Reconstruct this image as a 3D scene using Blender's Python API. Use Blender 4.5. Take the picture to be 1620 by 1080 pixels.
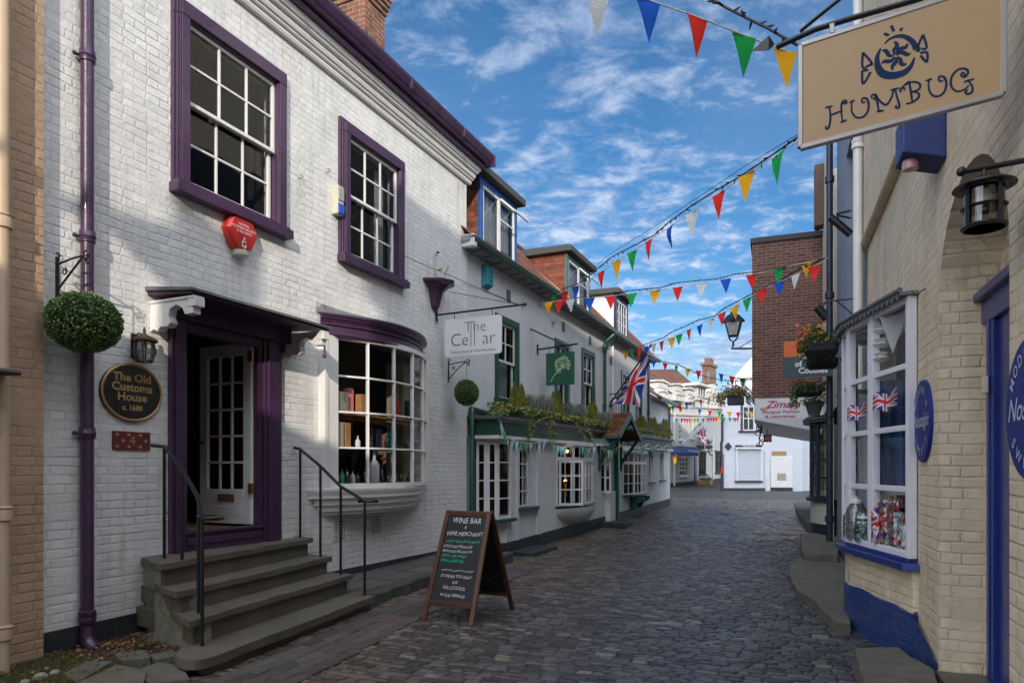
import bpy, bmesh, math, random
import numpy as np
from mathutils import Vector, Matrix, noise
R = math.radians
for o in list(bpy.data.objects): bpy.data.objects.remove(o)
sc = bpy.context.scene
COL = sc.collection
# ---------------------------------------------------------------- camera
FPX, HX, HY, EYE = 1080.0, 810.0, 742.0, 1.6       # focal length in photo pixels, vanishing centre, eye height
cam = bpy.data.objects.new('camera', bpy.data.cameras.new('camera')); COL.objects.link(cam)
cam.data.lens = 24; cam.data.sensor_width = 36
cam.data.shift_y = (HY-540)/1620
cam.data.clip_start = .05; cam.data.clip_end = 3000
cam.location = (0, 0, EYE); cam.rotation_euler = (R(90), 0, 0)
sc.camera = cam
# ---------------------------------------------------------------- sky and sun
SUN = Vector((.10, -2.23, .74)).normalized()      # towards the sun, low behind the viewer
w = bpy.data.worlds.new('World'); sc.world = w; w.use_nodes = True
nt = w.node_tree; nt.nodes.clear()
def N(t, **k):
    n = nt.nodes.new(t)
    for a, b in k.items(): setattr(n, a, b)
    return n
L = lambda a, b: nt.links.new(a, b)
sky = N('ShaderNodeTexSky'); sky.sky_type = 'NISHITA'; sky.sun_disc = False
sky.sun_elevation = math.asin(SUN.z); sky.sun_rotation = math.atan2(SUN.x, SUN.y)
sky.air_density = 1.0; sky.dust_density = .3; sky.ozone_density = 3.0; sky.altitude = 0
hs = N('ShaderNodeHueSaturation'); hs.inputs['Saturation'].default_value = 1.26; hs.inputs['Value'].default_value = .50
L(sky.outputs[0], hs.inputs['Color'])
tc = N('ShaderNodeTexCoord'); sx = N('ShaderNodeSeparateXYZ'); L(tc.outputs['Generated'], sx.inputs[0])
def M(op, a, b=None, clamp=False):
    n = N('ShaderNodeMath', operation=op); n.use_clamp = clamp
    for i, v in enumerate((a, b)):
        if v is None: continue
        if isinstance(v, (int, float)): n.inputs[i].default_value = v
        else: L(v, n.inputs[i])
    return n.outputs[0]
zz = M('ADD', M('MAXIMUM', sx.outputs[2], 0.0), .12)
cx = N('ShaderNodeCombineXYZ'); L(M('DIVIDE', sx.outputs[0], zz), cx.inputs[0]); L(M('DIVIDE', sx.outputs[1], zz), cx.inputs[1])
def noi(scale, det, rough, dist, off, sv=(1, 1, 1)):
    mp = N('ShaderNodeMapping'); mp.inputs['Location'].default_value = off; mp.inputs['Scale'].default_value = sv
    L(cx.outputs[0], mp.inputs[0])
    n = N('ShaderNodeTexNoise'); n.inputs['Scale'].default_value = scale; n.inputs['Detail'].default_value = det
    n.inputs['Roughness'].default_value = rough; n.inputs['Distortion'].default_value = dist
    L(mp.outputs[0], n.inputs[0]); return n.outputs[0]
n1 = noi(1.1, 3, .5, .2, (3.1, 1.7, 0)); n2 = noi(7.5, 9, .64, .30, (0, 5, 0), (1, 1.2, 1)); n3 = noi(.55, 2, .5, .1, (7, 2, 0))
def ramp(v, a, b):
    m = N('ShaderNodeMapRange'); m.inputs[1].default_value = a; m.inputs[2].default_value = b; m.clamp = True
    m.interpolation_type = 'SMOOTHSTEP'; L(v, m.inputs[0]); return m.outputs[0]
cl = M('ADD', M('MULTIPLY', n2, 1.0), M('MULTIPLY', n1, .55))
wisp = ramp(cl, .67, 1.01)
low = ramp(sx.outputs[2], .62, .12)                 # more cloud towards the horizon
cover = M('MULTIPLY', wisp, M('ADD', .45, M('MULTIPLY', low, .60)), True)
veil = M('MULTIPLY', ramp(n3, .44, .66), M('ADD', .10, M('MULTIPLY', low, .85)))
cover = M('MAXIMUM', cover, veil)
cc = N('ShaderNodeMixRGB'); cc.inputs[1].default_value = (1.5, 1.95, 2.9, 1); cc.inputs[2].default_value = (2.7, 3.1, 3.8, 1)
L(ramp(n2, .42, .66), cc.inputs[0])
mx = N('ShaderNodeMixRGB'); L(cover, mx.inputs[0]); L(hs.outputs[0], mx.inputs[1]); L(cc.outputs[0], mx.inputs[2])
behind = ramp(sx.outputs[1], .25, -.35)            # bright cloud added behind the viewer to lift the ambient light
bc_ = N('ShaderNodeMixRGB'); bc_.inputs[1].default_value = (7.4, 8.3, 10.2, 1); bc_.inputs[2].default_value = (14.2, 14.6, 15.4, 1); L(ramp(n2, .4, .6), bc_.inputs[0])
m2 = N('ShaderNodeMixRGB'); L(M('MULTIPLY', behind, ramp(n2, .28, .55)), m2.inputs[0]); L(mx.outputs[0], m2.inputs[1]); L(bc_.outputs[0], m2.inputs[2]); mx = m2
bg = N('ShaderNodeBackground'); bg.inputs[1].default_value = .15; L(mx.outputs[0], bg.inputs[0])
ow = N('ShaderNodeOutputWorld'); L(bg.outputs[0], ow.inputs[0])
sl = bpy.data.lights.new('sun', 'SUN'); sl.energy = 2.0; sl.angle = R(.6); sl.color = (1, .91, .78)
so = bpy.data.objects.new('sun', sl); COL.objects.link(so); so.location = (0, -20, 20)
so.rotation_euler = SUN.to_track_quat('Z', 'Y').to_euler()
vs = sc.view_settings; sc.display_settings.display_device = 'sRGB'
vs.view_transform = 'Standard'; vs.look = 'None'; vs.exposure = 0.88; vs.gamma = 1; vs.use_curve_mapping = False
sc.cycles.max_bounces = 6; sc.cycles.transparent_max_bounces = 12; sc.cycles.use_denoising = True; sc.cycles.adaptive_threshold = .004; sc.cycles.adaptive_min_samples = 64

# ---------------------------------------------------------------- materials
def mat(name, col, rough=.6, metal=0, var=0, vscale=3, bump=0, bscale=40, brick=None, dirt=None, island=None, spec=.5, coat=0, emit=None, attr=None, worn=None, streak=None):
    """procedural material; brick=(length,height,joint,strength,joint colour or None), dirt=(colour, amount, scale), worn=(colour, amount)"""
    m = bpy.data.materials.new(name); m.use_nodes = True; t = m.node_tree; nd = t.nodes; lk = t.links.new
    b = nd['Principled BSDF']; b.inputs['Roughness'].default_value = rough; b.inputs['Metallic'].default_value = metal
    b.inputs['Specular IOR Level'].default_value = spec; b.inputs['Coat Weight'].default_value = coat
    col4 = (*col, 1)
    def mk(ty, **k):
        n = nd.new(ty)
        for a, c in k.items(): setattr(n, a, c)
        return n
    def math_(op, a, c=0.0, d=None):
        n = mk('ShaderNodeMath', operation=op)
        for i, v in enumerate((a, c, d)):
            if v is None: continue
            if isinstance(v, (int, float)): n.inputs[i].default_value = v
            else: lk(v, n.inputs[i])
        return n.outputs[0]
    def nz(scale, detail=4, vec=None, rg=.55):
        n = mk('ShaderNodeTexNoise'); n.inputs['Scale'].default_value = scale; n.inputs['Detail'].default_value = detail; n.inputs['Roughness'].default_value = rg
        lk(vec if vec is not None else tcc.outputs['Object'], n.inputs[0]); return n
    def mr(v, a, c):
        n = mk('ShaderNodeMapRange'); n.inputs[1].default_value = a; n.inputs[2].default_value = c; n.clamp = True; lk(v, n.inputs[0]); return n.outputs[0]
    def mix(f, a, c, bt='MIX'):
        n = mk('ShaderNodeMixRGB', blend_type=bt)
        for i, v in ((0, f), (1, a), (2, c)):
            if isinstance(v, (int, float)): n.inputs[i].default_value = v
            elif isinstance(v, tuple): n.inputs[i].default_value = v
            else: lk(v, n.inputs[i])
        return n.outputs[0]
    tcc = mk('ShaderNodeTexCoord')
    cur = col4; hgt = None
    if attr:
        a = mk('ShaderNodeAttribute', attribute_name=attr); cur = a.outputs['Color']
    if brick:
        bl, bh, bj, bs, bc = brick
        sp = mk('ShaderNodeSeparateXYZ'); lk(tcc.outputs['Object'], sp.inputs[0])
        cb = mk('ShaderNodeCombineXYZ'); lk(math_('ADD', sp.outputs[0], sp.outputs[1]), cb.inputs[0]); lk(sp.outputs[2], cb.inputs[1])
        dn = nz(3.6, 4); dv = mk('ShaderNodeVectorMath', operation='MULTIPLY_ADD')
        lk(dn.outputs['Color'], dv.inputs[0]); dv.inputs[1].default_value = (.09, .030, 0); lk(cb.outputs[0], dv.inputs[2])
        bt = mk('ShaderNodeTexBrick'); bt.inputs['Scale'].default_value = 1; bt.inputs['Brick Width'].default_value = bl; bt.inputs['Row Height'].default_value = bh
        bt.inputs['Mortar Size'].default_value = bj; bt.inputs['Mortar Smooth'].default_value = .6; bt.inputs['Bias'].default_value = 0
        bt.offset = .5; bt.squash = .55 if bs > 0 else 1; bt.squash_frequency = 2
        lk(dv.outputs[0], bt.inputs[0])
        k = .93 if bc is None else .5
        bt.inputs['Color1'].default_value = (col[0]*k, col[1]*k, col[2]*k, 1); bt.inputs['Color2'].default_value = (min(1, col[0]*1.06), min(1, col[1]*1.06), min(1, col[2]*1.06), 1)
        if bc is None: bt.inputs['Mortar'].default_value = (col[0]*.90, col[1]*.90, col[2]*.90, 1)
        else: bt.inputs['Mortar'].default_value = (*bc, 1)
        cur = bt.outputs['Color']
        # joints fade in and out, as thick old paint does
        jn = nz(2.2, 3); jf = math_('MULTIPLY', bt.outputs['Fac'], mr(jn.outputs[0], .36, .70)) if bc is None else bt.outputs['Fac']
        wv = mk('ShaderNodeTexWhiteNoise', noise_dimensions='2D')
        fl = mk('ShaderNodeVectorMath', operation='SNAP'); lk(dv.outputs[0], fl.inputs[0]); fl.inputs[1].default_value = (bl/2, bh, 1); lk(fl.outputs[0], wv.inputs['Vector'])
        lump = nz(1.3, 2); hgt = math_('ADD', math_('MULTIPLY_ADD', jf, -abs(bs), math_('MULTIPLY', wv.outputs[0], abs(bs)*.45)), math_('MULTIPLY', lump.outputs[0], .05 if bc is None else 0))
    if var:
        v1 = nz(vscale, 6); cur = mix(mr(v1.outputs[0], .3, .7), mix(1.0, cur, (1-var, 1-var, 1-var, 1), 'MULTIPLY'), cur)
    if dirt:
        d1 = nz(dirt[2], 8, rg=.7); cur = mix(math_('MULTIPLY', mr(d1.outputs[0], .48, .72), dirt[1]), cur, (*dirt[0], 1))
    if streak:
        mp = mk('ShaderNodeMapping'); mp.inputs['Scale'].default_value = (5, 5, .45); lk(tcc.outputs['Object'], mp.inputs[0]); d3 = nz(1.6, 7, vec=mp.outputs[0], rg=.65); big = nz(.8, 2)
        cur = mix(math_('MULTIPLY', math_('MULTIPLY', mr(d3.outputs[0], .50, .74), mr(big.outputs[0], .40, .62)), streak[1]), cur, (*streak[0], 1))
    if worn:
        d2 = nz(22, 8, rg=.75); cur = mix(math_('MULTIPLY', mr(d2.outputs[0], .62, .68), worn[1]), cur, (*worn[0], 1))
    if island:
        g = mk('ShaderNodeNewGeometry'); cr = mk('ShaderNodeValToRGB'); cr.color_ramp.elements[0].color = (*island[0], 1); cr.color_ramp.elements[1].color = (*island[-1], 1)
        for i, c in enumerate(island[1:-1]):
            e = cr.color_ramp.elements.new((i+1)/(len(island)-1)); e.color = (*c, 1)
        lk(g.outputs['Random Per Island'], cr.inputs[0]); cur = cr.outputs[0]
    if isinstance(cur, tuple): b.inputs['Base Color'].default_value = cur
    else: lk(cur, b.inputs['Base Color'])
    if bump:
        n = nz(bscale, 6, rg=.6); h2 = math_('MULTIPLY', n.outputs[0], bump); hgt = h2 if hgt is None else math_('ADD', hgt, h2)
    if hgt is not None:
        bp = mk('ShaderNodeBump'); bp.inputs['Strength'].default_value = 1; bp.inputs['Distance'].default_value = 1; lk(hgt, bp.inputs['Height']); lk(bp.outputs[0], b.inputs['Normal'])
        rv = nz(6, 3); lk(math_('MULTIPLY_ADD', rv.outputs[0], .25, rough-.12), b.inputs['Roughness'])
    if emit: b.inputs['Emission Color'].default_value = (*emit[0], 1); b.inputs['Emission Strength'].default_value = emit[1]
    return m
def glass_mat(name, tint=(.9, .95, 1), refl=1.0, base=.04):
    m = bpy.data.materials.new(name); m.use_nodes = True; t = m.node_tree; t.nodes.clear(); lk = t.links.new
    o = t.nodes.new('ShaderNodeOutputMaterial'); mxs = t.nodes.new('ShaderNodeMixShader'); tr = t.nodes.new('ShaderNodeBsdfTransparent'); gl = t.nodes.new('ShaderNodeBsdfGlossy')
    tr.inputs[0].default_value = (*tint, 1); gl.inputs['Roughness'].default_value = .02
    lw = t.nodes.new('ShaderNodeFresnel'); lw.inputs[0].default_value = 1.5
    tx = t.nodes.new('ShaderNodeTexCoord'); nn = t.nodes.new('ShaderNodeTexNoise'); nn.inputs['Scale'].default_value = 1.6; lk(tx.outputs['Object'], nn.inputs[0])
    bp = t.nodes.new('ShaderNodeBump'); bp.inputs['Distance'].default_value = .012; bp.inputs['Strength'].default_value = .5; lk(nn.outputs[0], bp.inputs['Height']); lk(bp.outputs[0], gl.inputs['Normal'])
    ma = t.nodes.new('ShaderNodeMath'); ma.operation = 'MULTIPLY_ADD'; ma.inputs[1].default_value = refl; ma.inputs[2].default_value = base; ma.use_clamp = True
    lk(lw.outputs[0], ma.inputs[0]); lk(ma.outputs[0], mxs.inputs[0]); lk(tr.outputs[0], mxs.inputs[1]); lk(gl.outputs[0], mxs.inputs[2]); lk(mxs.outputs[0], o.inputs[0])
    return m
MT = dict(
 white_brick = mat('white_painted_brick', (.74, .735, .71), .62, brick=(.235, .078, .012, .0058, None), var=.10, vscale=1.3, bump=.009, bscale=13, dirt=((.42, .38, .30), .32, 2.6), streak=((.30, .27, .20), .55), worn=((.33, .27, .2), .35)),
 cream_brick = mat('cream_painted_brick', (.70, .59, .42), .62, brick=(.235, .078, .011, .007, None), var=.10, vscale=1.5, bump=.010, bscale=10, dirt=((.26, .2, .12), .35, 3.2), streak=((.20, .16, .10), .55), worn=((.22, .16, .1), .5)),
 buff = mat('buff_gloss_paint', (.50, .37, .24), .4, var=.1),
 pink_brick = mat('buff_painted_brick', (.44, .29, .185), .7, brick=(.235, .078, .011, .009, None), var=.12, vscale=1.5, bump=.010, bscale=12, dirt=((.28, .18, .10), .35, 2)),
 render = mat('white_render', (.66, .66, .66), .7, var=.08, vscale=1.1, bump=.004, bscale=7, dirt=((.34, .33, .30), .32, 1.3), streak=((.30, .29, .26), .22)),
 render_far = mat('bright_white_render', (.56, .55, .52), .7, var=.06, vscale=.8, dirt=((.5, .47, .4), .25, .8)),
 render_blue = mat('pale_grey_render', (.60, .62, .66), .7, var=.08, vscale=1, bump=.003, bscale=9, dirt=((.3, .3, .3), .25, 1.1)),
 render_slate = mat('slate_blue_render', (.20, .23, .29), .65, var=.12, vscale=1.4, bump=.003, bscale=12),
 plinth = mat('black_plinth', (.025, .028, .033), .55, var=.3, bump=.006, bscale=14, dirt=((.10, .09, .07), .4, 5)),
 blue_plinth = mat('blue_painted_plinth', (.018, .05, .20), .42, brick=(.235, .078, .010, .006, None), var=.2, bump=.006, bscale=14, dirt=((.10, .10, .10), .35, 5)),
 purple = mat('purple_gloss_paint', (.062, .024, .070), .38, var=.35, vscale=4, bump=.003, bscale=26, worn=((.30, .17, .26), .5), coat=.2),
 purple_in = mat('purple_soffit', (.055, .018, .060), .45, var=.2, vscale=5, bump=.002, bscale=20),
 white = mat('white_gloss_paint', (.74, .73, .70), .35, var=.08, vscale=5, bump=.0015, bscale=40, dirt=((.4, .37, .3), .22, 4)),
 white_blue = mat('lilac_white_paint', (.70, .70, .76), .35, var=.07, vscale=5, bump=.001, bscale=40),
 green = mat('dark_green_paint', (.010, .075, .042), .35, var=.2, vscale=6, bump=.001, bscale=40, coat=.2),
 sage = mat('sage_green_paint', (.055, .12, .11), .45, var=.15, bump=.001, bscale=40),
 blue = mat('royal_blue_paint', (.012, .030, .19), .33, var=.25, vscale=6, bump=.002, bscale=30, coat=.2),
 dormer_blue = mat('dormer_blue_paint', (.03, .09, .30), .4, var=.1),
 teal = mat('teal_plastic', (.02, .22, .26), .35, var=.05),
 teal_paint = mat('teal_paint', (.05, .35, .40), .45, var=.1),
 navy = mat('navy_paint', (.018, .024, .045), .4, var=.2, bump=.001, bscale=30),
 black = mat('black_iron', (.012, .012, .013), .38, var=.3, vscale=8, bump=.001, bscale=60),
 rust = mat('rusty_iron', (.09, .035, .02), .8, var=.4, vscale=20, bump=.002, bscale=60),
 lead = mat('lead_sheet', (.14, .145, .155), .5, var=.3, vscale=5, bump=.006, bscale=9),
 felt = mat('dark_roof_felt', (.060, .062, .06), .85, var=.25, bump=.003, bscale=30),
 soffit = mat('grey_soffit', (.30, .31, .32), .7, var=.2, bump=.004, bscale=12),
 tile = mat('clay_roof_tile', (.27, .085, .045), .8, brick=(.17, .11, .006, .008, (.04, .02, .015)), var=.35, vscale=5, bump=.006, bscale=25, dirt=((.10, .09, .05), .35, 3)),
 tile_hung = mat('tile_hanging', (.27, .078, .038), .78, brick=(.17, .10, .005, -.006, (.10, .03, .02)), var=.35, vscale=6, bump=.003, bscale=25, dirt=((.12, .06, .04), .4, 3)),
 tile_far = mat('brown_roof_tile', (.19, .075, .045), .85, brick=(.2, .13, .01, .006, (.08, .04, .03)), var=.3, vscale=1.5, dirt=((.11, .09, .06), .35, 1)),
 brick_dark = mat('brown_brick', (.185, .066, .048), .8, brick=(.235, .078, .011, -.004, (.25, .20, .155)), var=.25, vscale=2.2, bump=.004, bscale=30, dirt=((.09, .05, .04), .35, 1.2)),
 brick_red = mat('chimney_brick', (.27, .10, .055), .8, brick=(.235, .078, .011, -.006, (.34, .28, .2)), var=.5, vscale=5, bump=.006, bscale=30, dirt=((.05, .04, .035), .75, 3)),
 stone = mat('step_stone', (.148, .126, .096), .72, var=.35, vscale=3, bump=.012, bscale=9, dirt=((.05, .055, .035), .6, 6), worn=((.22, .2, .17), .5)),
 mossy = mat('mossy_render', (.27, .255, .19), .8, var=.3, vscale=4, bump=.015, bscale=9, dirt=((.05, .065, .015), .8, 3)),
 flag = mat('worn_flagstone', (.15, .135, .105), .75, var=.4, vscale=5, bump=.015, bscale=8, dirt=((.05, .055, .03), .6, 6)),
 rock = mat('pale_cobble_stone', (.30, .28, .24), .8, var=.3, vscale=8, bump=.01, bscale=20),
 soil = mat('leafy_soil', (.055, .032, .02), .95, var=.5, vscale=9, bump=.03, bscale=25),
 earth = mat('ground_earth', (.06, .055, .045), .95, var=.4, vscale=1),
 setts = mat('granite_setts', (.1, .1, .1), .40, attr='tone', var=.25, vscale=14, bump=.006, bscale=26, spec=.42),
 setts_far = mat('granite_setts_far', (.085, .078, .072), .5, brick=(.19, .11, .014, .02, (.03, .028, .025)), var=.35, vscale=1.2, bump=.01, bscale=10),
 paving = mat('pavement_slabs', (.13, .12, .105), .72, attr='tone', var=.35, vscale=5, bump=.010, bscale=12, dirt=((.06, .055, .04), .45, 5)),
 kerb = mat('kerb_stone', (.085, .08, .068), .8, var=.4, vscale=6, bump=.03, bscale=8, dirt=((.035, .04, .02), .6, 5)),
 wood = mat('stained_wood', (.105, .042, .022), .5, var=.35, vscale=12, bump=.002, bscale=50),
 pale_wood = mat('pine_wood', (.42, .22, .085), .5, var=.3, vscale=7),
 floor = mat('wood_floor', (.26, .15, .07), .45, var=.3, vscale=6),
 board = mat('chalkboard', (.010, .011, .013), .6, var=.3, vscale=5),
 chalk = mat('white_chalk_lettering', (.62, .58, .60), .8), chalk_green = mat('green_chalk_lettering', (.02, .52, .34), .8),
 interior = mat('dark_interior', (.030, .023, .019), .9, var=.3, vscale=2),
 interior_warm = mat('brown_interior', (.18, .095, .058), .9, var=.4, vscale=2),
 curtain = mat('net_curtain', (.42, .42, .44), .9, var=.25, vscale=6), blind = mat('cream_blind', (.40, .36, .27), .8, var=.1),
 blue_cloth = mat('blue_cloth', (.03, .09, .30), .8, var=.25, vscale=4),
 red_plastic = mat('red_plastic', (.48, .025, .018), .28, var=.12, coat=.3), cream_plastic = mat('cream_plastic', (.55, .52, .42), .4, var=.1),
 grey_plastic = mat('grey_green_plastic', (.30, .33, .28), .5), blue_plastic = mat('blue_plastic', (.02, .10, .45), .35), box_blue = mat('dark_blue_painted_box', (.008, .028, .16), .5, var=.3), pink_lens = mat('pink_lens', (.5, .28, .28), .2),
 white_metal = mat('white_enamel', (.70, .70, .71), .3, var=.04), alu = mat('aluminium_trim', (.42, .40, .38), .35, metal=.6, var=.1),
 sign_buff = mat('buff_sign_face', (.43, .285, .145), .42, var=.05), sign_navy = mat('navy_lettering', (.004, .022, .075), .6, spec=.2),
 grey_letter = mat('charcoal_lettering', (.06, .06, .065), .5), wine = mat('wine_red_lettering', (.42, .02, .09), .5), sign_green = mat('green_sign_face', (.012, .085, .045), .3, coat=.3),
 pale_green = mat('pale_green_emblem', (.45, .55, .30), .5), gold = mat('gold_paint', (.42, .27, .11), .45, metal=.3), gloss_black = mat('black_sign_face', (.010, .010, .011), .25, coat=.3),
 plaque_red = mat('dark_red_tile', (.17, .03, .02), .35, var=.3), slate_sign = mat('slate_green_sign_face', (.035, .065, .075), .5), orange = mat('orange_sign_face', (.65, .13, .02), .5),
 white_text = mat('white_lettering', (.75, .75, .75), .5), plaque_blue = mat('blue_plaque_face', (.012, .020, .17), .5, spec=.3), silver_text = mat('silver_lettering', (.42, .48, .58), .45),
 brass = mat('brass', (.45, .28, .08), .35, metal=.8), alu_blind = mat('grey_roller_shutter', (.52, .56, .60), .45), awning = mat('blue_awning_cloth', (.012, .035, .12), .8, var=.2), 
 glass_sweet = glass_mat('sweet_shop_glass', (.97, .97, .98), .16, .0),
 lamp_glass = glass_mat('lamp_glass', (.8, .8, .78), .8, .06), glass = glass_mat('window_glass', (.78, .82, .84), .55, .01), glass_dark = glass_mat('shop_window_glass', (.96, .97, .97), .38, .0),
 bottle = glass_mat('bottle_glass', (.45, .5, .45), 1, .15),
 warm = mat('warm_bulb', (1, .6, .3), .5, emit=((1, .45, .12), 9)), soft_warm = mat('candle_glow', (1, .5, .2), .5, emit=((1, .35, .10), 3)),
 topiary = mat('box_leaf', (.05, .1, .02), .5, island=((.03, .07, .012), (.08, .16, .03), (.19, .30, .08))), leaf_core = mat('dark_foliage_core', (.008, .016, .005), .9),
 conifer = mat('golden_conifer', (.1, .13, .02), .6, island=((.10, .13, .02), (.24, .25, .035), (.36, .33, .05))), lavender = mat('grey_green_lavender', (.1, .12, .08), .7, island=((.12, .14, .10), (.24, .28, .18), (.20, .17, .24))),
 ivy = mat('yellow_green_ivy', (.1, .13, .03), .5, island=((.07, .11, .02), (.22, .25, .06), (.42, .40, .13))), leaf = mat('green_leaf', (.03, .07, .02), .5, island=((.025, .06, .012), (.07, .15, .03), (.14, .22, .05))),
 moss = mat('moss', (.05, .07, .01), .9, island=((.035, .055, .008), (.10, .125, .018), (.17, .17, .03))), dead_leaf = mat('fallen_leaf', (.12, .05, .02), .8, island=((.10, .045, .02), (.22, .10, .05), (.42, .20, .10))),
 p_red = mat('red_petal', (.5, .02, .015), .5), p_orange = mat('orange_petal', (.75, .14, .02), .5), p_yellow = mat('yellow_petal', (.75, .38, .02), .5), p_pink = mat('pink_petal', (.7, .22, .24), .5), p_white = mat('white_petal', (.7, .7, .66), .5),
)
def cloth(name, c): return mat(name, c, .8, var=.1, vscale=8, spec=.2)
for k, c in dict(red=(.75, .03, .02), green=(.008, .36, .07), blue=(.01, .10, .55), yellow=(.80, .40, .015), white=(.62, .63, .64), mint=(.42, .72, .62), aqua=(.32, .62, .70), leafgreen=(.05, .38, .14), palegreen=(.38, .46, .34)).items():
    MT['c_'+k] = cloth(k+'_pennant_cloth', c)
fm = mat('union_flag_cloth', (1, 1, 1), .8, attr='tone'); MT['flagcloth'] = fm

# ---------------------------------------------------------------- frames: u along the wall (away from the viewer), w out towards the street, z up
class Fr:
    def __init__(s, P, ang, side=-1):
        s.P = P; a = R(ang); s.d = (math.sin(a), math.cos(a)); s.side = side
        s.o = (math.cos(a), -math.sin(a)) if side < 0 else (-math.cos(a), math.sin(a))
        s.rot = math.pi/2-a
    def xy(s, u, w=0): return (s.P[0]+u*s.d[0]+w*s.o[0], s.P[1]+u*s.d[1]+w*s.o[1])
    def u(s, px, w=0):
        k = (px-HX)/FPX; x, y = s.xy(0, w); return (k*y-x)/(s.d[0]-k*s.d[1])
    def w(s, px, u):
        k = (px-HX)/FPX; x, y = s.xy(u, 0); return (k*y-x)/(s.o[0]-k*s.o[1])
    def z(s, py, u, w=0): return EYE+(HY-py)/FPX*s.xy(u, w)[1]
    def uz(s, px, py, w=0):
        u = s.u(px, w); return u, s.z(py, u, w)
    def loc(s, u, w, z): x, y = s.xy(u, w); return (x, y, z)
def at(px, py, Y): return ((px-HX)/FPX*Y, -Y, EYE+(HY-py)/FPX*Y)      # a point in the WF frame
def g(Y): return float(np.interp(Y, [0, 9, 13, 17, 27, 41, 46, 61, 90, 400], [0, 0, -.06, -.02, .2, .35, .5, .75, 1.3, 1.3]))
INFO = {}
def root_info(o):
    while o.name not in INFO: o = o.parent
    return INFO[o.name]
class MB:
    def __init__(s): s.v = []; s.f = []; s.m = []
    def add(s, vs, fs, m=0):
        n = len(s.v); s.v += [tuple(v) for v in vs]; s.f += [tuple(n+i for i in f) for f in fs]; s.m += [m]*len(fs); return s
    def box(s, u0, u1, w0, w1, z0, z1, m=0):
        a, b = z0 if isinstance(z0, tuple) else (z0, z0); c, d = z1 if isinstance(z1, tuple) else (z1, z1)
        return s.add([(u0, w0, a), (u1, w0, b), (u1, w1, b), (u0, w1, a), (u0, w0, c), (u1, w0, d), (u1, w1, d), (u0, w1, c)],
                     [(0, 1, 2, 3), (4, 5, 6, 7), (0, 1, 5, 4), (1, 2, 6, 5), (2, 3, 7, 6), (3, 0, 4, 7)], m)
    def prism(s, pts, z0, z1, m=0):           # outline in plan
        n = len(pts); f0 = (lambda i: z0[i]) if isinstance(z0, (list, tuple)) else (lambda i: z0); f1 = (lambda i: z1[i]) if isinstance(z1, (list, tuple)) else (lambda i: z1)
        return s.add([(p[0], p[1], f0(i)) for i, p in enumerate(pts)]+[(p[0], p[1], f1(i)) for i, p in enumerate(pts)],
                     [tuple(range(n)), tuple(range(n, 2*n))]+[(i, (i+1) % n, n+(i+1) % n, n+i) for i in range(n)], m)
    def pz(s, pts, w0, w1, m=0):              # outline in elevation (u,z), thickness w
        n = len(pts)
        return s.add([(p[0], w0, p[1]) for p in pts]+[(p[0], w1, p[1]) for p in pts], [tuple(range(n)), tuple(range(n, 2*n))]+[(i, (i+1) % n, n+(i+1) % n, n+i) for i in range(n)], m)
    def pw(s, pts, u0, u1, m=0):              # section (w,z), run along u
        n = len(pts)
        return s.add([(u0, p[0], p[1]) for p in pts]+[(u1, p[0], p[1]) for p in pts], [tuple(range(n)), tuple(range(n, 2*n))]+[(i, (i+1) % n, n+(i+1) % n, n+i) for i in range(n)], m)
    def sweep(s, path, sec, m=0):             # section (outward, z) swept along a plan path [(u,w)]
        n = len(path); k = len(sec); nr = []
        for i in range(n):
            a = path[max(0, i-1)]; b = path[min(n-1, i+1)]; d = Vector((b[0]-a[0], b[1]-a[1])).normalized(); nr.append((-d.y, d.x))
        vs = [(path[i][0]+nr[i][0]*q[0], path[i][1]+nr[i][1]*q[0], q[1]) for i in range(n) for q in sec]
        fs = [(i*k+j, i*k+(j+1) % k, (i+1)*k+(j+1) % k, (i+1)*k+j) for i in range(n-1) for j in range(k)]+[tuple(range(k)), tuple((n-1)*k+j for j in range(k))]
        return s.add(vs, fs, m)
    def tube(s, pts, r, n=8, m=0, caps=True):
        pts = [Vector(p) for p in pts]; rs = r if isinstance(r, (list, tuple)) else [r]*len(pts); vs = []
        t0 = (pts[1]-pts[0]).normalized(); up = Vector((0, 0, 1)) if abs(t0.z) < .9 else Vector((1, 0, 0)); a = t0.cross(up).normalized()
        for i, p in enumerate(pts):
            t = (pts[min(len(pts)-1, i+1)]-pts[max(0, i-1)]).normalized(); a = (a-t*a.dot(t)).normalized(); b = t.cross(a)
            for k in range(n):
                q = 2*math.pi*k/n; vs.append(p+(a*math.cos(q)+b*math.sin(q))*rs[i])
        fs = [(i*n+k, i*n+(k+1) % n, (i+1)*n+(k+1) % n, (i+1)*n+k) for i in range(len(pts)-1) for k in range(n)]
        if caps: fs += [tuple(range(n)), tuple((len(pts)-1)*n+k for k in range(n))]
        return s.add(vs, fs, m)
    def beam(s, p, q, a, b, m=0):             # rectangular bar, a = width across, b = height
        p = Vector(p); q = Vector(q); t = (q-p).normalized(); up = Vector((0, 0, 1)) if abs(t.z) < .95 else Vector((1, 0, 0))
        x = t.cross(up).normalized()*a/2; y = x.normalized().cross(t)*b/2
        return s.add([p-x-y, p+x-y, p+x+y, p-x+y, q-x-y, q+x-y, q+x+y, q-x+y], [(0, 1, 2, 3), (4, 5, 6, 7), (0, 1, 5, 4), (1, 2, 6, 5), (2, 3, 7, 6), (3, 0, 4, 7)], m)
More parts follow.
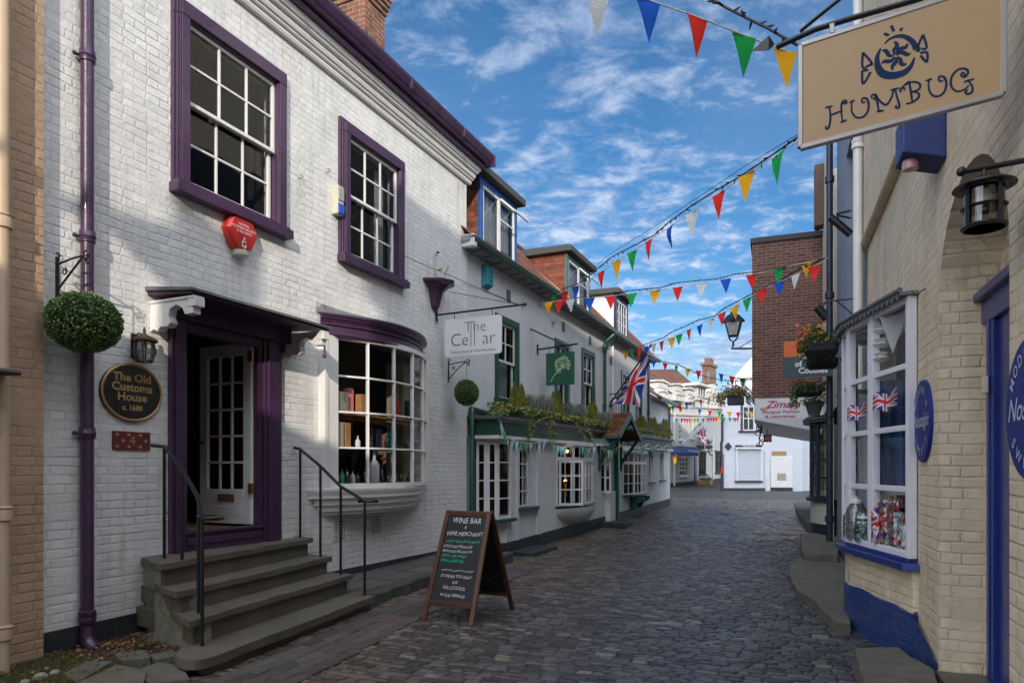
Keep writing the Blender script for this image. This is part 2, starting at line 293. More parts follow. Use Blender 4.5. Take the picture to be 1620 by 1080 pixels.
    def lathe(s, c, prof, n=16, m=0, axis='z'):
        vs = []
        for r, h in prof:
            for k in range(n):
                q = 2*math.pi*k/n; x, y = r*math.cos(q), r*math.sin(q)
                vs.append((c[0]+x, c[1]+y, c[2]+h) if axis == 'z' else (c[0]+x, c[1]+h, c[2]+y) if axis == 'w' else (c[0]+h, c[1]+x, c[2]+y))
        fs = [(i*n+k, i*n+(k+1) % n, (i+1)*n+(k+1) % n, (i+1)*n+k) for i in range(len(prof)-1) for k in range(n)]+[tuple(range(n)), tuple((len(prof)-1)*n+k for k in range(n))]
        return s.add(vs, fs, m)
    def ell(s, c, rx, ry, rz, nu=12, nv=8, m=0):
        vs = [(c[0]+rx*math.sin(math.pi*j/nv)*math.cos(2*math.pi*k/nu), c[1]+ry*math.sin(math.pi*j/nv)*math.sin(2*math.pi*k/nu), c[2]+rz*math.cos(math.pi*j/nv)) for j in range(1, nv) for k in range(nu)]
        t = len(vs); vs += [(c[0], c[1], c[2]+rz), (c[0], c[1], c[2]-rz)]
        fs = [(j*nu+k, j*nu+(k+1) % nu, (j+1)*nu+(k+1) % nu, (j+1)*nu+k) for j in range(nv-2) for k in range(nu)]
        fs += [(t, k, (k+1) % nu) for k in range(nu)]+[(t+1, (nv-2)*nu+k, (nv-2)*nu+(k+1) % nu) for k in range(nu)]
        return s.add(vs, fs, m)
    def grid(s, fn, nu, nv, m=0):             # fn(a,b) -> point, a,b in 0..1
        vs = [fn(i/nu, j/nv) for i in range(nu+1) for j in range(nv+1)]
        return s.add(vs, [(i*(nv+1)+j, (i+1)*(nv+1)+j, (i+1)*(nv+1)+j+1, i*(nv+1)+j+1) for i in range(nu) for j in range(nv)], m)
    def leaf(s, p, size, rng, asp=.55, d=None, m=0):
        d = Vector(d) if d is not None else Vector((rng.gauss(0, 1), rng.gauss(0, 1), rng.gauss(0, 1)))
        if d.length < .01: d = Vector((0, 0, 1))
        d.normalize(); x = d.cross(Vector((rng.gauss(0, 1), rng.gauss(0, 1), rng.gauss(0, 1)))).normalized(); p = Vector(p); h = size/2
        n = d.cross(x)*size*.12
        return s.add([p-d*h, p+x*h*asp+n, p+d*h, p-x*h*asp+n], [(0, 1, 2), (0, 2, 3)], m)
    def build(s, name, m, parent=None, frame=None, org=None, bev=0, smooth=False, recalc=True, segs=1):
        if parent is not None: fr, oo = root_info(parent)
        else: fr, oo = frame, org
        sd = fr.side
        me = bpy.data.meshes.new(name)
        me.from_pydata([(v[0]-oo[0], sd*(v[1]-oo[1]), v[2]-oo[2]) for v in s.v], [], s.f)
        ms = m if isinstance(m, (list, tuple)) else [m]
        for q in ms: me.materials.append(MT[q] if isinstance(q, str) else q)
        if len(ms) > 1: me.polygons.foreach_set('material_index', s.m)
        if recalc:
            bm = bmesh.new(); bm.from_mesh(me); bmesh.ops.recalc_face_normals(bm, faces=bm.faces); bm.to_mesh(me); bm.free()
        if smooth:
            me.polygons.foreach_set('use_smooth', [True]*len(me.polygons)); me.set_sharp_from_angle(angle=R(38))
        me.update()
        o = bpy.data.objects.new(name, me); COL.objects.link(o)
        if parent is not None: o.parent = parent
        else:
            o.location = fr.loc(*oo); o.rotation_euler = (0, 0, fr.rot); INFO[o.name] = (fr, oo)
        if bev:
            b = o.modifiers.new('bevel', 'BEVEL'); b.width = bev; b.segments = segs; b.limit_method = 'ANGLE'; b.angle_limit = R(40)
        return o
def tag(o, label=None, cat=None, group=None, kind=None):
    for k, v in (('label', label), ('category', cat), ('group', group), ('kind', kind)):
        if v: o[k] = v
    return o
def thing(name, label, cat, fr, u, w, z, group=None):
    o = bpy.data.objects.new(name, None); COL.objects.link(o); o.empty_display_size = .2
    o.location = fr.loc(u, w, z); o.rotation_euler = (0, 0, fr.rot); INFO[o.name] = (fr, (u, w, z))
    return tag(o, label, cat, group)
def text(s, mp, m, parent, size=.1, name='lettering', align='CENTER', shear=0, offset=0, ext=.001, xs=1.0, thick=None, space=1.0):
    """letters as a mesh; mp(x,y)->(u,w,z) base point and o = outward offset direction handled by mp(x,y,h)"""
    c = bpy.data.curves.new('t', 'FONT'); c.body = s; c.size = size; c.align_x = align; c.align_y = 'CENTER'; c.shear = shear; c.offset = offset; c.extrude = .0; c.resolution_u = 3; c.space_character = space
    to = bpy.data.objects.new('t', c); COL.objects.link(to); dg = bpy.context.evaluated_depsgraph_get(); dg.update()
    me = bpy.data.meshes.new_from_object(to.evaluated_get(dg)); vs = [tuple(v.co) for v in me.vertices]; fs = [tuple(p.vertices) for p in me.polygons]
    bpy.data.objects.remove(to); bpy.data.curves.remove(c); bpy.data.meshes.remove(me)
    mb = MB(); mb.add([mp(v[0]*xs, v[1]) for v in vs], fs)
    return mb.build(name, m, parent, recalc=False)
def grid_bars(mb, ua, ub, za, zb, w0, w1, cols, rows, border, bar, m=0):
    """a glazed sash: border members and glazing bars, in the plane of the wall"""
    B = border; mb.box(ua, ub, w0, w1, za, za+B, m); mb.box(ua, ub, w0, w1, zb-B, zb, m); mb.box(ua, ua+B, w0+.001, w1-.001, za+B, zb-B, m); mb.box(ub-B, ub, w0+.001, w1-.001, za+B, zb-B, m)
    iu = ub-ua-2*B; iz = zb-za-2*B; wa, wb = w0+(w1-w0)*.2, w1-(w1-w0)*.15
    for i in range(1, cols): c = ua+B+iu*i/cols; mb.box(c-bar/2, c+bar/2, wa, wb, za+B, zb-B, m)
    for j in range(1, rows): c = za+B+iz*j/rows; mb.box(ua+B, ub-B, wa+.001, wb-.002, c-bar/2, c+bar/2, m)
def wall(mb, u0, u1, z0, z1, w, holes, depth=.2, m=0):
    """wall face with real openings and reveals; holes = [(ua,ub,za,zb)]"""
    us = sorted({u0, u1, *[h[0] for h in holes], *[h[1] for h in holes]}); zs = sorted({z0, z1, *[h[2] for h in holes], *[h[3] for h in holes]})
    us = [x for x in us if u0 <= x <= u1]; zs = [x for x in zs if z0 <= x <= z1]
    for a, b in zip(us, us[1:]):
        for c, d in zip(zs, zs[1:]):
            cu, cz = (a+b)/2, (c+d)/2
            if any(h[0] < cu < h[1] and h[2] < cz < h[3] for h in holes): continue
            mb.add([(a, w, c), (b, w, c), (b, w, d), (a, w, d)], [(0, 1, 2, 3)], m)
    for a, b, c, d in holes:
        q = w-depth; mb.add([(a, w, c), (b, w, c), (b, w, d), (a, w, d), (a, q, c), (b, q, c), (b, q, d), (a, q, d)], [(0, 1, 5, 4), (1, 2, 6, 5), (2, 3, 7, 6), (3, 0, 4, 7)], m)
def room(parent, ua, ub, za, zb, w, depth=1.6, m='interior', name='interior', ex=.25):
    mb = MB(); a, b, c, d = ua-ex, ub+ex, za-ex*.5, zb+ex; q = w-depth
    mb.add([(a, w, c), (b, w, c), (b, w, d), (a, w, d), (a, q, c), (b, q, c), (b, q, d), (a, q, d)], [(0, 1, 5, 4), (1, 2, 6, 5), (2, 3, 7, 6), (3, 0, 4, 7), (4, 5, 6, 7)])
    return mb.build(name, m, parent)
def pane(parent, ua, ub, za, zb, w, m='glass'):
    return MB().add([(ua, w, za), (ub, w, za), (ub, w, zb), (ua, w, zb)], [(0, 1, 2, 3)]).build('glass', m, parent, recalc=False)
def rough(o, amp, size, cuts=3, seed=0):
    """break up the straight edges of stone"""
    me = o.data; bm = bmesh.new(); bm.from_mesh(me)
    for _ in range(cuts):
        es = [e for e in bm.edges if e.calc_length() > size]
        if es: bmesh.ops.subdivide_edges(bm, edges=es, cuts=1, use_grid_fill=True)
    bmesh.ops.triangulate(bm, faces=[f for f in bm.faces if len(f.verts) > 4])
    for v in bm.verts:
        p = v.co*4+Vector((seed, seed, 0)); n = noise.noise_vector(p)+noise.noise_vector(p*4)*.4; v.co += n*amp
    bm.to_mesh(me); bm.free(); return o
def scroll(c, r, a0, turns, n=14, plane='wz', grow=.35):
    """points of a scroll"""
    out = []
    for i in range(n+1):
        t = i/n; rr = r*(grow+(1-grow)*t); a = a0+turns*2*math.pi*t
        out.append((c[0], c[1]+rr*math.cos(a), c[2]+rr*math.sin(a)) if plane == 'wz' else (c[0]+rr*math.cos(a), c[1], c[2]+rr*math.sin(a)))
    return out
WF = Fr((0, 0), 90)                                  # u = world x, w = -world y
FA = Fr((-3.78, 5.95), 24.54)                        # white and purple house
FB = Fr((-.93, 12.44), 24.54)                        # white house with green trim
FR = Fr((3.07, 4.9), 21.0, 1)                        # cream sweet shop and its neighbours
FD = Fr((12.64, 41.0), 90)                           # far white house that faces the viewer
FE = Fr((10.6, 45.7), 35.4)                          # far row with the blue awning
# ================================================================ THE GROUND
rng = random.Random(5)
def make_sheet(name, X, Y, Z, tone, m, kind='structure', label=None):
    nr, nc = X.shape
    v = np.stack([X, Y, Z], -1).reshape(-1, 3); i = np.arange(nr*nc).reshape(nr, nc)
    q = np.stack([i[:-1, :-1], i[:-1, 1:], i[1:, 1:], i[1:, :-1]], -1).reshape(-1, 4)
    me = bpy.data.meshes.new(name); me.vertices.add(len(v)); me.vertices.foreach_set('co', v.astype(np.float32).ravel())
    me.loops.add(q.size); me.loops.foreach_set('vertex_index', q.ravel().astype(np.int32)); me.polygons.add(len(q))
    me.polygons.foreach_set('loop_start', np.arange(0, q.size, 4, dtype=np.int32)); me.polygons.foreach_set('loop_total', np.full(len(q), 4, np.int32))
    me.polygons.foreach_set('use_smooth', np.ones(len(q), bool)); me.update(calc_edges=True)
    if tone is not None:
        a = me.color_attributes.new('tone', 'FLOAT_COLOR', 'POINT'); c = np.ones((nr*nc, 4), np.float32); c[:, :3] = tone.reshape(-1, 3); a.data.foreach_set('color', c.ravel())
    me.materials.append(MT[m]); o = bpy.data.objects.new(name, me); COL.objects.link(o); o['kind'] = kind
    return o
def gN(Y): return np.interp(Y, [0, 9, 13, 17, 27, 41, 46, 61, 90, 400], [0, 0, -.06, -.02, .2, .35, .5, .75, 1.3, 1.3])
def hsh(a, b, k): x = np.sin(a*127.1+b*311.7+k*74.7)*43758.5453; return x-np.floor(x)
def vn(x, y, k=0):                                    # value noise
    xi, yi = np.floor(x), np.floor(y); fx, fy = x-xi, y-yi; fx = fx*fx*(3-2*fx); fy = fy*fy*(3-2*fy)
    return (hsh(xi, yi, k)*(1-fx)+hsh(xi+1, yi, k)*fx)*(1-fy)+(hsh(xi, yi+1, k)*(1-fx)+hsh(xi+1, yi+1, k)*fx)*fy
AX = R(23); ca, sa = math.cos(AX), math.sin(AX)
def setts(s, t, amp=1.0):
    """height and colour of worn granite setts laid in courses across the street"""
    sw = s+.20*(vn(s*.35, t*.45, 3)-.5)*2+.05*(vn(s*1.7, t*1.7, 9)-.5)+.012*(vn(s*9, t*9, 4)-.5)
    tw = t+.03*(vn(s*5, t*5, 6)-.5)
    rw = .094; i = np.floor(sw/rw); fr_ = sw/rw-i
    Lr = .120+.055*hsh(i, 0, 1); off = hsh(i, 0, 2)*3
    q = (tw+off)/Lr; j = np.floor(q); f = q-j
    bl = .26*(hsh(i, j, 5)-.5); br = 1+.26*(hsh(i, j+1, 5)-.5)          # uneven stone lengths
    left = f < bl; right = f > br
    j = np.where(left, j-1, np.where(right, j+1, j)); bl2 = .26*(hsh(i, j, 5)-.5); br2 = 1+.26*(hsh(i, j+1, 5)-.5)
    f = q-j; et = np.minimum(f-bl2, br2-f)*Lr; es = np.minimum(fr_, 1-fr_)*rw
    jw = .003+.007*hsh(i, j, 15)
    e = np.minimum(et, es)-jw; e2 = et*es/(et+es+1e-6)
    dome = np.clip(e/.012, -.6, 1); dome = np.where(dome > 0, np.sin(dome*math.pi/2), dome)
    h = .0095*dome+.006*(hsh(i, j, 7)-.5)*(dome > 0)+.0035*(vn(s*28, t*28, 2)-.5)
    h = h+((f-.5)*(hsh(i, j, 8)-.5)*.014+(fr_-.5)*(hsh(i, j, 9)-.5)*.018)*(dome > 0)
    h = h+.012*(vn(s*1.3, t*1.3, 12)-.5)
    a = hsh(i, j, 11)[..., None]; b2 = hsh(i, j, 13)[..., None]
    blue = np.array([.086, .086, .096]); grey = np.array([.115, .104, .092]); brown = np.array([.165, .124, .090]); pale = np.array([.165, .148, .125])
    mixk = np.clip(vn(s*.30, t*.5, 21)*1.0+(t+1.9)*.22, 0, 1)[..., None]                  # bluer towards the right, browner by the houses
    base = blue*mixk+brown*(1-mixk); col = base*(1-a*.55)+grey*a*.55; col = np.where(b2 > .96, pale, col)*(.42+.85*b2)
    joint = np.array([.022, .019, .015]); jm = (dome < .12)[..., None]
    return h*amp, np.where(jm, joint, col)
def street_patch(name, s0, s1, t0, t1, ds, amp=1.0, drop=0):
    s = np.arange(s0, s1+ds/2, ds); t = np.arange(t0, t1+ds/2, ds); S, T = np.meshgrid(s, t, indexing='ij')
    X = S*sa+T*ca; Y = S*ca-T*sa; h, c = setts(S, T, amp)
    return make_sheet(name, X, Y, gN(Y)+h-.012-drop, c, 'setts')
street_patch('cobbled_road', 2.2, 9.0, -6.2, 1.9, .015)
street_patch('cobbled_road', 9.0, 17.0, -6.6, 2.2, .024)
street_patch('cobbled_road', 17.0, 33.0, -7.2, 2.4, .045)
xs = np.linspace(-30, 60, 91); ys = np.array([-30, -10, 0, 5, 9, 13, 17, 22, 27, 34, 41, 46, 52, 61, 70, 90, 130.]); XX, YY = np.meshgrid(xs, ys, indexing='ij')
make_sheet('street_surface', XX, YY, gN(YY)-.040, None, 'setts_far')
xs = np.linspace(-900, 900, 7); ys = np.linspace(-600, 1500, 8); XX, YY = np.meshgrid(xs, ys, indexing='ij')
make_sheet('ground', XX, YY, XX*0-.30, None, 'earth')
# raised pavement along the white and purple house
def slabs(name, fr, u0, u1, w0, wf, zf, m, du=.62, dw=.45, seed=1):
    r = random.Random(seed); mb = MB(); u = u0; tones = []
    while u < u1-.05:
        ue = min(u1, u+du*r.uniform(.75, 1.3)); w_ = w0; wm = wf((u+ue)/2)
        while w_ < wm-.06:
            we = min(wm, w_+dw*r.uniform(.7, 1.3)); z = zf((u+ue)/2)+r.uniform(-.005, .005); n0 = len(mb.f)
            if wm-we < .12: we = wm
            mb.box(u+.005, ue-.005, w_+.005, we-.005, z-.22, (z+r.uniform(-.004, .004), z)); k = r.uniform(.7, 1.2); tones += [(k, k*.96, k*.88)]*8; w_ = we
        u = ue
    o = mb.build(name, m, frame=fr, org=(u0, w0, 0), bev=.006); a = o.data.color_attributes.new('tone', 'FLOAT_COLOR', 'POINT')
    for i, c in enumerate(tones): a.data[i].color = (c[0]*.115, c[1]*.115, c[2]*.115, 1)
    o['kind'] = 'structure'; return o
paveW = lambda u: float(np.interp(u, [2.6, 3.2, 4, 5, 6, 7.4], [1.08, 1.02, .98, .95, .90, .80]))
paveZ = lambda u: float(np.interp(u, [2.6, 4, 5.8, 7.1, 9.5], [.14, .16, .18, .12, -.02]))
slabs('pavement', FA, 2.55, 7.2, -.05, lambda u: paveW(u)-.14, paveZ, 'paving', seed=4)
mb = MB(); r = random.Random(8); u = 2.55
while u < 7.2:
    ue = u+r.uniform(.5, .95); z = paveZ((u+ue)/2)
    mb.pw([(paveW(u)-.135, z-.3), (paveW(u)+r.uniform(-.01, .02), z-.3), (paveW(u)+.012, z-.02), (paveW(u)-.02, z+.003), (paveW(u)-.135, z+.004)], u+.004, min(ue, 7.4)-.004); u = ue
tag(rough(mb.build('kerb', 'kerb', frame=FA, org=(2.55, 0, 0), bev=.01), .008, .12, 2), kind='structure')
# flat brick channel between the steps and the setts
mb = MB(); tones = []; r = random.Random(12)
for row in range(5):
    u = -.9+r.uniform(0, .2)
    while u < 6.5:
        ue = u+r.uniform(.26, .44); base = float(np.interp(u, [-.9, 2.6, 6.5], [1.78, 1.28, 1.02])); w_ = base+.02+row*.13+.02*math.sin(u*2)
        x, y = FA.xy(u, w_); z = g(y)+.008+r.uniform(-.004, .004)
        mb.prism([(u+.006, w_), (ue-.006, w_-.02), (ue-.006, w_+.112), (u+.006, w_+.124)], z-.06, z); k = r.uniform(.6, 1.25); tones += [(k*r.uniform(.95, 1.25), k*.9, k*.78)]*8; u = ue
o = mb.build('brick_channel', 'paving', frame=FA, org=(0, 1.3, 0), bev=.006); a = o.data.color_attributes.new('tone', 'FLOAT_COLOR', 'POINT')
for i, c in enumerate(tones): a.data[i].color = (c[0]*.10, c[1]*.10, c[2]*.10, 1)
o['kind'] = 'structure'

# ================================================================ WHITE AND PURPLE HOUSE
UA0, UA1 = FA.u(57), FA.u(738)
ZC = 6.78                                            # underside of the cornice
house = thing('white_brick_house', 'white painted brick house with purple window frames and a purple bow fronted shop window', 'house', FA, 0, 0, 0)
def rectf(fr, px0, px1, py0, py1, w=0):               # py0/py1 = top and bottom measured at px0
    a = fr.u(px0, w); b = fr.u(px1, w); return (a, b, fr.z(py1, a, w), fr.z(py0, a, w))
W1 = rectf(FA, 292, 434, 33, 290, 0); W2 = rectf(FA, 547, 627, 222, 402, 0)
W1 = (W1[0], W1[1], W1[2], W1[3]); W2 = (W2[0], W2[1], W1[2]+.02, W1[3]-.02)
D0, D1, DZ0, DZ1 = FA.u(287), FA.u(412), .80, 3.10
B0, B1, BZ0, BZ1 = 3.28, 5.66, 1.36, 3.40
mb = MB(); wall(mb, UA0, UA1, -.35, ZC+.3, 0, [W1, W2, (D0, D1, DZ0-.25, DZ1), (B0+.12, B1-.05, BZ0, BZ1)], .16)
mb.add([(UA1, 0, -.35), (UA1, -7, -.35), (UA1, -7, ZC+.3), (UA1, 0, ZC+.3)], [(0, 1, 2, 3)]); mb.add([(UA0, 0, -.35), (UA0, -7, -.35), (UA0, -7, ZC+.3), (UA0, 0, ZC+.3)], [(0, 1, 2, 3)])
mb.build('wall', 'white_brick', house, recalc=False)
mb = MB(); mb.box(UA0, FA.u(262), .0, .02, -.35, (FA.z(1003, UA0), FA.z(965, FA.u(230)))); mb.box(2.80, UA1, .0, .018, -.1, (.26, FA.z(872, FA.u(690))-.0)); mb.build('plinth', 'plinth', house, bev=.004)
# cornice, gutter, roof
mb = MB(); e0, e1 = UA0-.05, UA1+.06
for z0, z1, w_ in ((0, .07, .05), (.07, .11, .085), (.11, .19, .12), (.19, .23, .17), (.23, .33, .21), (.33, .36, .27)): mb.pw([(-.02, ZC+z0), (w_, ZC+z0), (w_+.018, ZC+(z0+z1)/2), (w_+.012, ZC+z1), (-.02, ZC+z1)], e0, e1+w_*.4)
mb.build('cornice', 'white', house, bev=.006)
mb = MB(); mb.pw([(.14, ZC+.36), (.36, ZC+.36), (.375, ZC+.39), (.40, ZC+.42), (.44, ZC+.50), (.45, ZC+.54), (.14, ZC+.54)], e0, e1+.20); mb.pw([(.13, ZC+.30), (.30, ZC+.30), (.30, ZC+.36), (.13, ZC+.36)], e0, e1+.14); 
mb.box(e1+.19, e1+.22, .12, .46, ZC+.34, ZC+.56); mb.build('gutter', 'purple', house, bev=.006)
for uu in (2.2, 4.6, 6.2): MB().box(uu, uu+.035, .40, .452, ZC+.38, ZC+.543).build('gutter_bracket', 'purple', house, bev=.004)
MB().add([(e0-.1, .42, ZC+.52), (e1+.2, .42, ZC+.52), (e1+.2, -3.5, ZC+3.2), (e0-.1, -3.5, ZC+3.2), (e1+.2, -7.2, ZC+.5), (e0-.1, -7.2, ZC+.5)], [(0, 1, 2, 3), (3, 2, 4, 5)]).build('roof', 'tile', house, recalc=False)
MB().add([(e1, .0, ZC+.3), (e1, -7, ZC+.3), (e1, -3.5, ZC+3.1)], [(0, 1, 2)]).build('gable', 'white_brick', house, recalc=False)
cw = -.75; cu0 = FA.u(577, cw); cu1 = FA.u(609, cw)
mb = MB(); mb.box(cu0, cu1, cw-1.0, cw, ZC, ZC+2.36)
for k, (zz0, ex) in enumerate(((2.36, .025), (2.44, .05), (2.52, .07), (2.60, .09))): mb.box(cu0-ex, cu1+ex, cw-1.0-ex, cw+ex, ZC+zz0, ZC+zz0+.08)
mb.box(cu0, cu1, cw-1, cw, ZC+2.67, ZC+3.1); chim = mb.build('chimney', 'brick_red', house, bev=.008)
# sash windows
def big_sash(W, par):
    ua, ub, za, zb = W; mb = MB(); f = .165
    for w0, w1, e in ((0, .040, f), (.040, .062, f*.86), (.062, .074, f*.68), (.074, .088, f*.60), (.06, .070, f*.34)):       # stepped architrave
        mb.box(ua-e, ub+e, w0, w1+.004, zb, zb+e+.02); mb.box(ua-e, ua+.0, w0, w1, za-.02, zb); mb.box(ub, ub+e, w0, w1, za-.02, zb)
    mb.box(ua-f-.02, ub+f+.02, 0, .13, za-.15, za-.05); mb.box(ua-f, ub+f, 0, .10, za-.055, za-.02)
    # inner lining of the reveal
    t = .014; mb.box(ua, ua+t, -.12, .06, za, zb); mb.box(ub-t, ub, -.12, .06, za, zb); mb.box(ua+t, ub-t, -.12, .06, zb-t, zb); mb.box(ua+t, ub-t, -.12, .05, za, za+t)
    win = mb.build('window', 'purple', par, bev=.006, segs=2)
    zm = (za+zb)/2+.02; mb = MB(); grid_bars(mb, ua+t, ub-t, zm-.03, zb-t, -.025, .020, 3, 2, .040, .026); mb.build('upper_sash', 'white', win, bev=.003)
    mb = MB(); grid_bars(mb, ua+t+.012, ub-t-.012, za+t, zm+.03, -.075, -.032, 3, 2, .045, .026); mb.build('lower_sash', 'white', win, bev=.003)
    pane(win, ua+t+.02, ub-t-.02, zm, zb-t-.02, -.005); pane(win, ua+t+.02, ub-t-.02, za+t+.02, zm, -.055)
    MB().box(ua+.4, ua+.46, -.14, -.118, zm-.015, zm+.02).build('catch', 'brass', win)
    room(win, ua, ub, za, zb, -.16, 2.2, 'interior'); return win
for W in (W1, W2): big_sash(W, house)
# curtain edges behind the small sash
MB().grid(lambda a, b: (W2[1]-.26+.22*a, -.22+.02*math.sin(a*19), W2[2]+.05+(W2[3]-W2[2]-.1)*b), 16, 1).build('curtain', 'curtain', house, smooth=True)
# purple downpipe
pu = FA.u(138, .075); pr = .052
mb = MB(); mb.tube([(pu, .075, .34), (pu, .075, 7.2)], pr, 18); pipe = mb.build('downpipe', 'purple', house, smooth=True)
for py in (90, 375, 685):
    z = FA.z(py, pu, .075); mb = MB(); mb.lathe((pu, .075, z), [(pr, -.05), (pr+.012, -.048), (pr+.014, -.01), (pr+.020, 0), (pr+.014, .012), (pr+.010, .05), (pr, .052)], 18)
    mb.tube([(pu-.085, .03, z), (pu+.085, .03, z)], .012, 8); mb.ell((pu-.085, .035, z), .02, .02, .02, 8, 6); mb.build('pipe_collar', 'purple', pipe, smooth=True)
mb = MB(); mb.lathe((pu, .075, .30), [(pr, .08), (pr+.016, .07), (pr+.02, .03), (pr+.014, .02), (pr+.02, .0), (pr+.012, -.04), (pr, -.06)], 18)
mb.tube([(pu, .075, .26), (pu, .075, .16), (pu, .10, .09), (pu, .17, .035)], [.055, .058, .062, .066], 16, caps=False); mb.build('pipe_shoe', 'purple', pipe, smooth=True)
# door, frame, interior
mb = MB(); ja, jb = FA.u(265), FA.u(440)
mb.box(ja, D0, .0, .06, .77, DZ1+.02); mb.box(ja+.03, D0-.03, .055, .085, .77, DZ1+.02); mb.box(D1, jb, .0, .06, .77, DZ1+.02); mb.box(D1+.05, jb-.05, .055, .085, .77, DZ1+.02)
mb.box(ja, jb, .0, .05, DZ1+.02, DZ1+.16); mb.box(D0, D1, -.30, .045, .55, DZ0+.14); mb.box(D0+.02, D1-.02, .045, .06, .83, DZ0+.10); mb.box(D0-.02, D1+.02, -.02, .075, DZ0+.14, DZ0+.165)
mb.box(D0-.001, D0+.045, -.30, .03, DZ0+.165, DZ1); mb.box(D1-.05, D1+.001, -.10, .03, DZ0+.165, DZ1); mb.box(D0+.045, D1-.06, -.3, .03, DZ1-.06, DZ1+.001)
mb.build('door_frame', 'purple', house, bev=.006, segs=2)
ZF = DZ0+.14
hin = D1-.075; door = None
mb = MB(); dz0, dz1 = ZF+.03, DZ1-.05; a0, a1 = -.05, -.86            # the leaf stands open at right angles to the wall
def along(mb, x0, x1, z0, z1, t0=-.022, t1=.022): mb.box(hin+t0, hin+t1, a0-x1, a0-x0, z0, z1)
LW = a0-a1; st = .12
along(mb, 0, st, dz0, dz1); along(mb, LW-st, LW, dz0, dz1); along(mb, st, LW-st, dz1-.14, dz1, -.0215, .0215); along(mb, st, LW-st, dz0, dz0+.40, -.0215, .0215); along(mb, st+.03, LW-st-.03, dz0+.08, dz0+.20, -.026, .026)
gz0, gz1 = dz0+.40, dz1-.14
for i in (1, 2): c = st+(LW-2*st)*i/3; along(mb, c-.014, c+.014, gz0, gz1, -.015, .015)
for j in range(1, 5): c = gz0+(gz1-gz0)*j/5; along(mb, st, LW-st, c-.013, c+.013, -.0145, .0145)
door = mb.build('door', 'white', house, bev=.004)
MB().add([(hin, a0-st, gz0), (hin, a0-LW+st, gz0), (hin, a0-LW+st, gz1), (hin, a0-st, gz1)], [(0, 1, 2, 3)]).build('glass', 'glass_dark', door, recalc=False)
for zz0 in (dz0+.35, dz1-.22): MB().box(hin-.05, hin-.02, a0-.02, a0+.045, zz0, zz0+.12).build('hinge', 'brass', door, bev=.002)
MB().box(hin-.035, hin-.02, a0-LW+.30, a0-LW+.56, dz0+.26, dz0+.34).build('letter_box', 'interior_warm', door, bev=.003)
mb = MB(); mb.tube([(hin-.02, a0-LW+.06, dz0+.95), (hin-.07, a0-LW+.06, dz0+.95)], .014, 8); mb.ell((hin-.085, a0-LW+.06, dz0+.95), .025, .025, .025); mb.build('door_handle', 'black', door, smooth=True)
room(house, D0, D1, ZF, DZ1, -.30, 3.2, 'interior_warm', 'hallway', .6)
MB().box(D0-.5, D1+.5, -3.3, -.29, ZF-.05, ZF).build('hall_floor', 'floor', house)
mb = MB()
for k, (a, b, c, d_) in enumerate(((.0, .5, 1.2, 1.28), (.0, .5, 1.75, 1.83), (.35, .42, 1.0, 2.6), (-.05, .02, 1.0, 2.6))): mb.box(D0+.25+a, D0+.25+b, -2.6, -2.3, c, d_)
mb.build('hall_shelf', 'wood', house, bev=.004)
# canopy over the door
c0, c1 = .68, 2.58; cz = 3.29; cwid = .61
mb = MB(); mb.pw([(0, cz+.06), (cwid, cz-.01), (cwid+.02, cz-.01), (cwid+.02, cz-.04), (0, cz+.02)], c0-.04, c1+.04); can = mb.build('door_canopy', 'lead', house, bev=.004)
mb = MB(); mb.pw([(0, cz+.018), (cwid-.01, cz-.042), (cwid-.01, cz-.062), (0, cz-.02)], c0-.01, c1+.01); mb.box(c0+.11, c1-.11, 0, .14, cz-.20, cz-.02); mb.box(c0+.11, c1-.11, .0, .04, cz-.30, cz-.2); mb.build('canopy_soffit', 'purple_in', can, bev=.003)
def bracket(u):
    pr_ = [(0, cz-.085), (cwid-.03, cz-.105), (cwid-.03, cz-.24), (cwid-.14, cz-.24), (cwid-.17, cz-.18), (cwid-.25, cz-.14), (cwid-.34, cz-.17), (cwid-.36, cz-.24), (cwid-.33, cz-.30), (cwid-.37, cz-.335), (.14, cz-.33), (.10, cz-.37), (.05, cz-.345), (0, cz-.37)]
    mb = MB(); mb.pw(pr_, u-.045, u+.045); mb.box(u-.06, u+.06, -.0, cwid+.0, cz-.10, cz-.075); mb.box(u-.055, u+.055, cwid-.09, cwid+.012, cz-.175, cz-.10); mb.build('canopy_bracket', 'white', can, bev=.006, segs=2)
bracket(c0+.06); bracket(c1-.06)
mb = MB(); mb.tube([(c1-.06, cwid-.02, cz-.24), (c1-.06, cwid-.02, cz-.33)], .012, 8); mb.lathe((c1-.06, cwid-.02, cz-.36), [(.004, -.03), (.022, -.02), (.026, 0), (.012, .03)], 10); mb.build('pendant', 'purple', can, smooth=True)
# bow window
NB = 5
def arc(u0, u1, sag, n, w0=0.0):
    c = (u1-u0)/2; rr = (c*c+sag*sag)/(2*sag); m_ = (u0+u1)/2; al = math.asin(c/rr)
    return [(m_+rr*math.sin(-al+2*al*i/n), w0+rr*math.cos(-al+2*al*i/n)-rr+sag) for i in range(n+1)]
GA0, GA1, SAG = FA.u(530, .045), 5.60, .34
gp = arc(GA0, GA1, SAG, NB, .045)
gl0, gl1 = 1.41, 3.31
mb = MB(); mb.box(3.13, GA0+.005, 0, .10, 1.34, 3.34); mb.box(3.10, 3.17, 0, .115, 1.34, 3.34); mb.box(GA1, GA1+.10, 0, .08, 1.34, 3.34)
fine = arc(GA0, GA1, SAG, 20, .045)
def rev(p): return list(p)
for zz0, zz1, o1, o0 in ((gl0-.06, gl0, .03, -.03), (gl1, gl1+.07, .03, -.03)): mb.sweep(rev(fine), [(o1, zz0), (o1, zz1), (o0, zz1), (o0, zz0)])
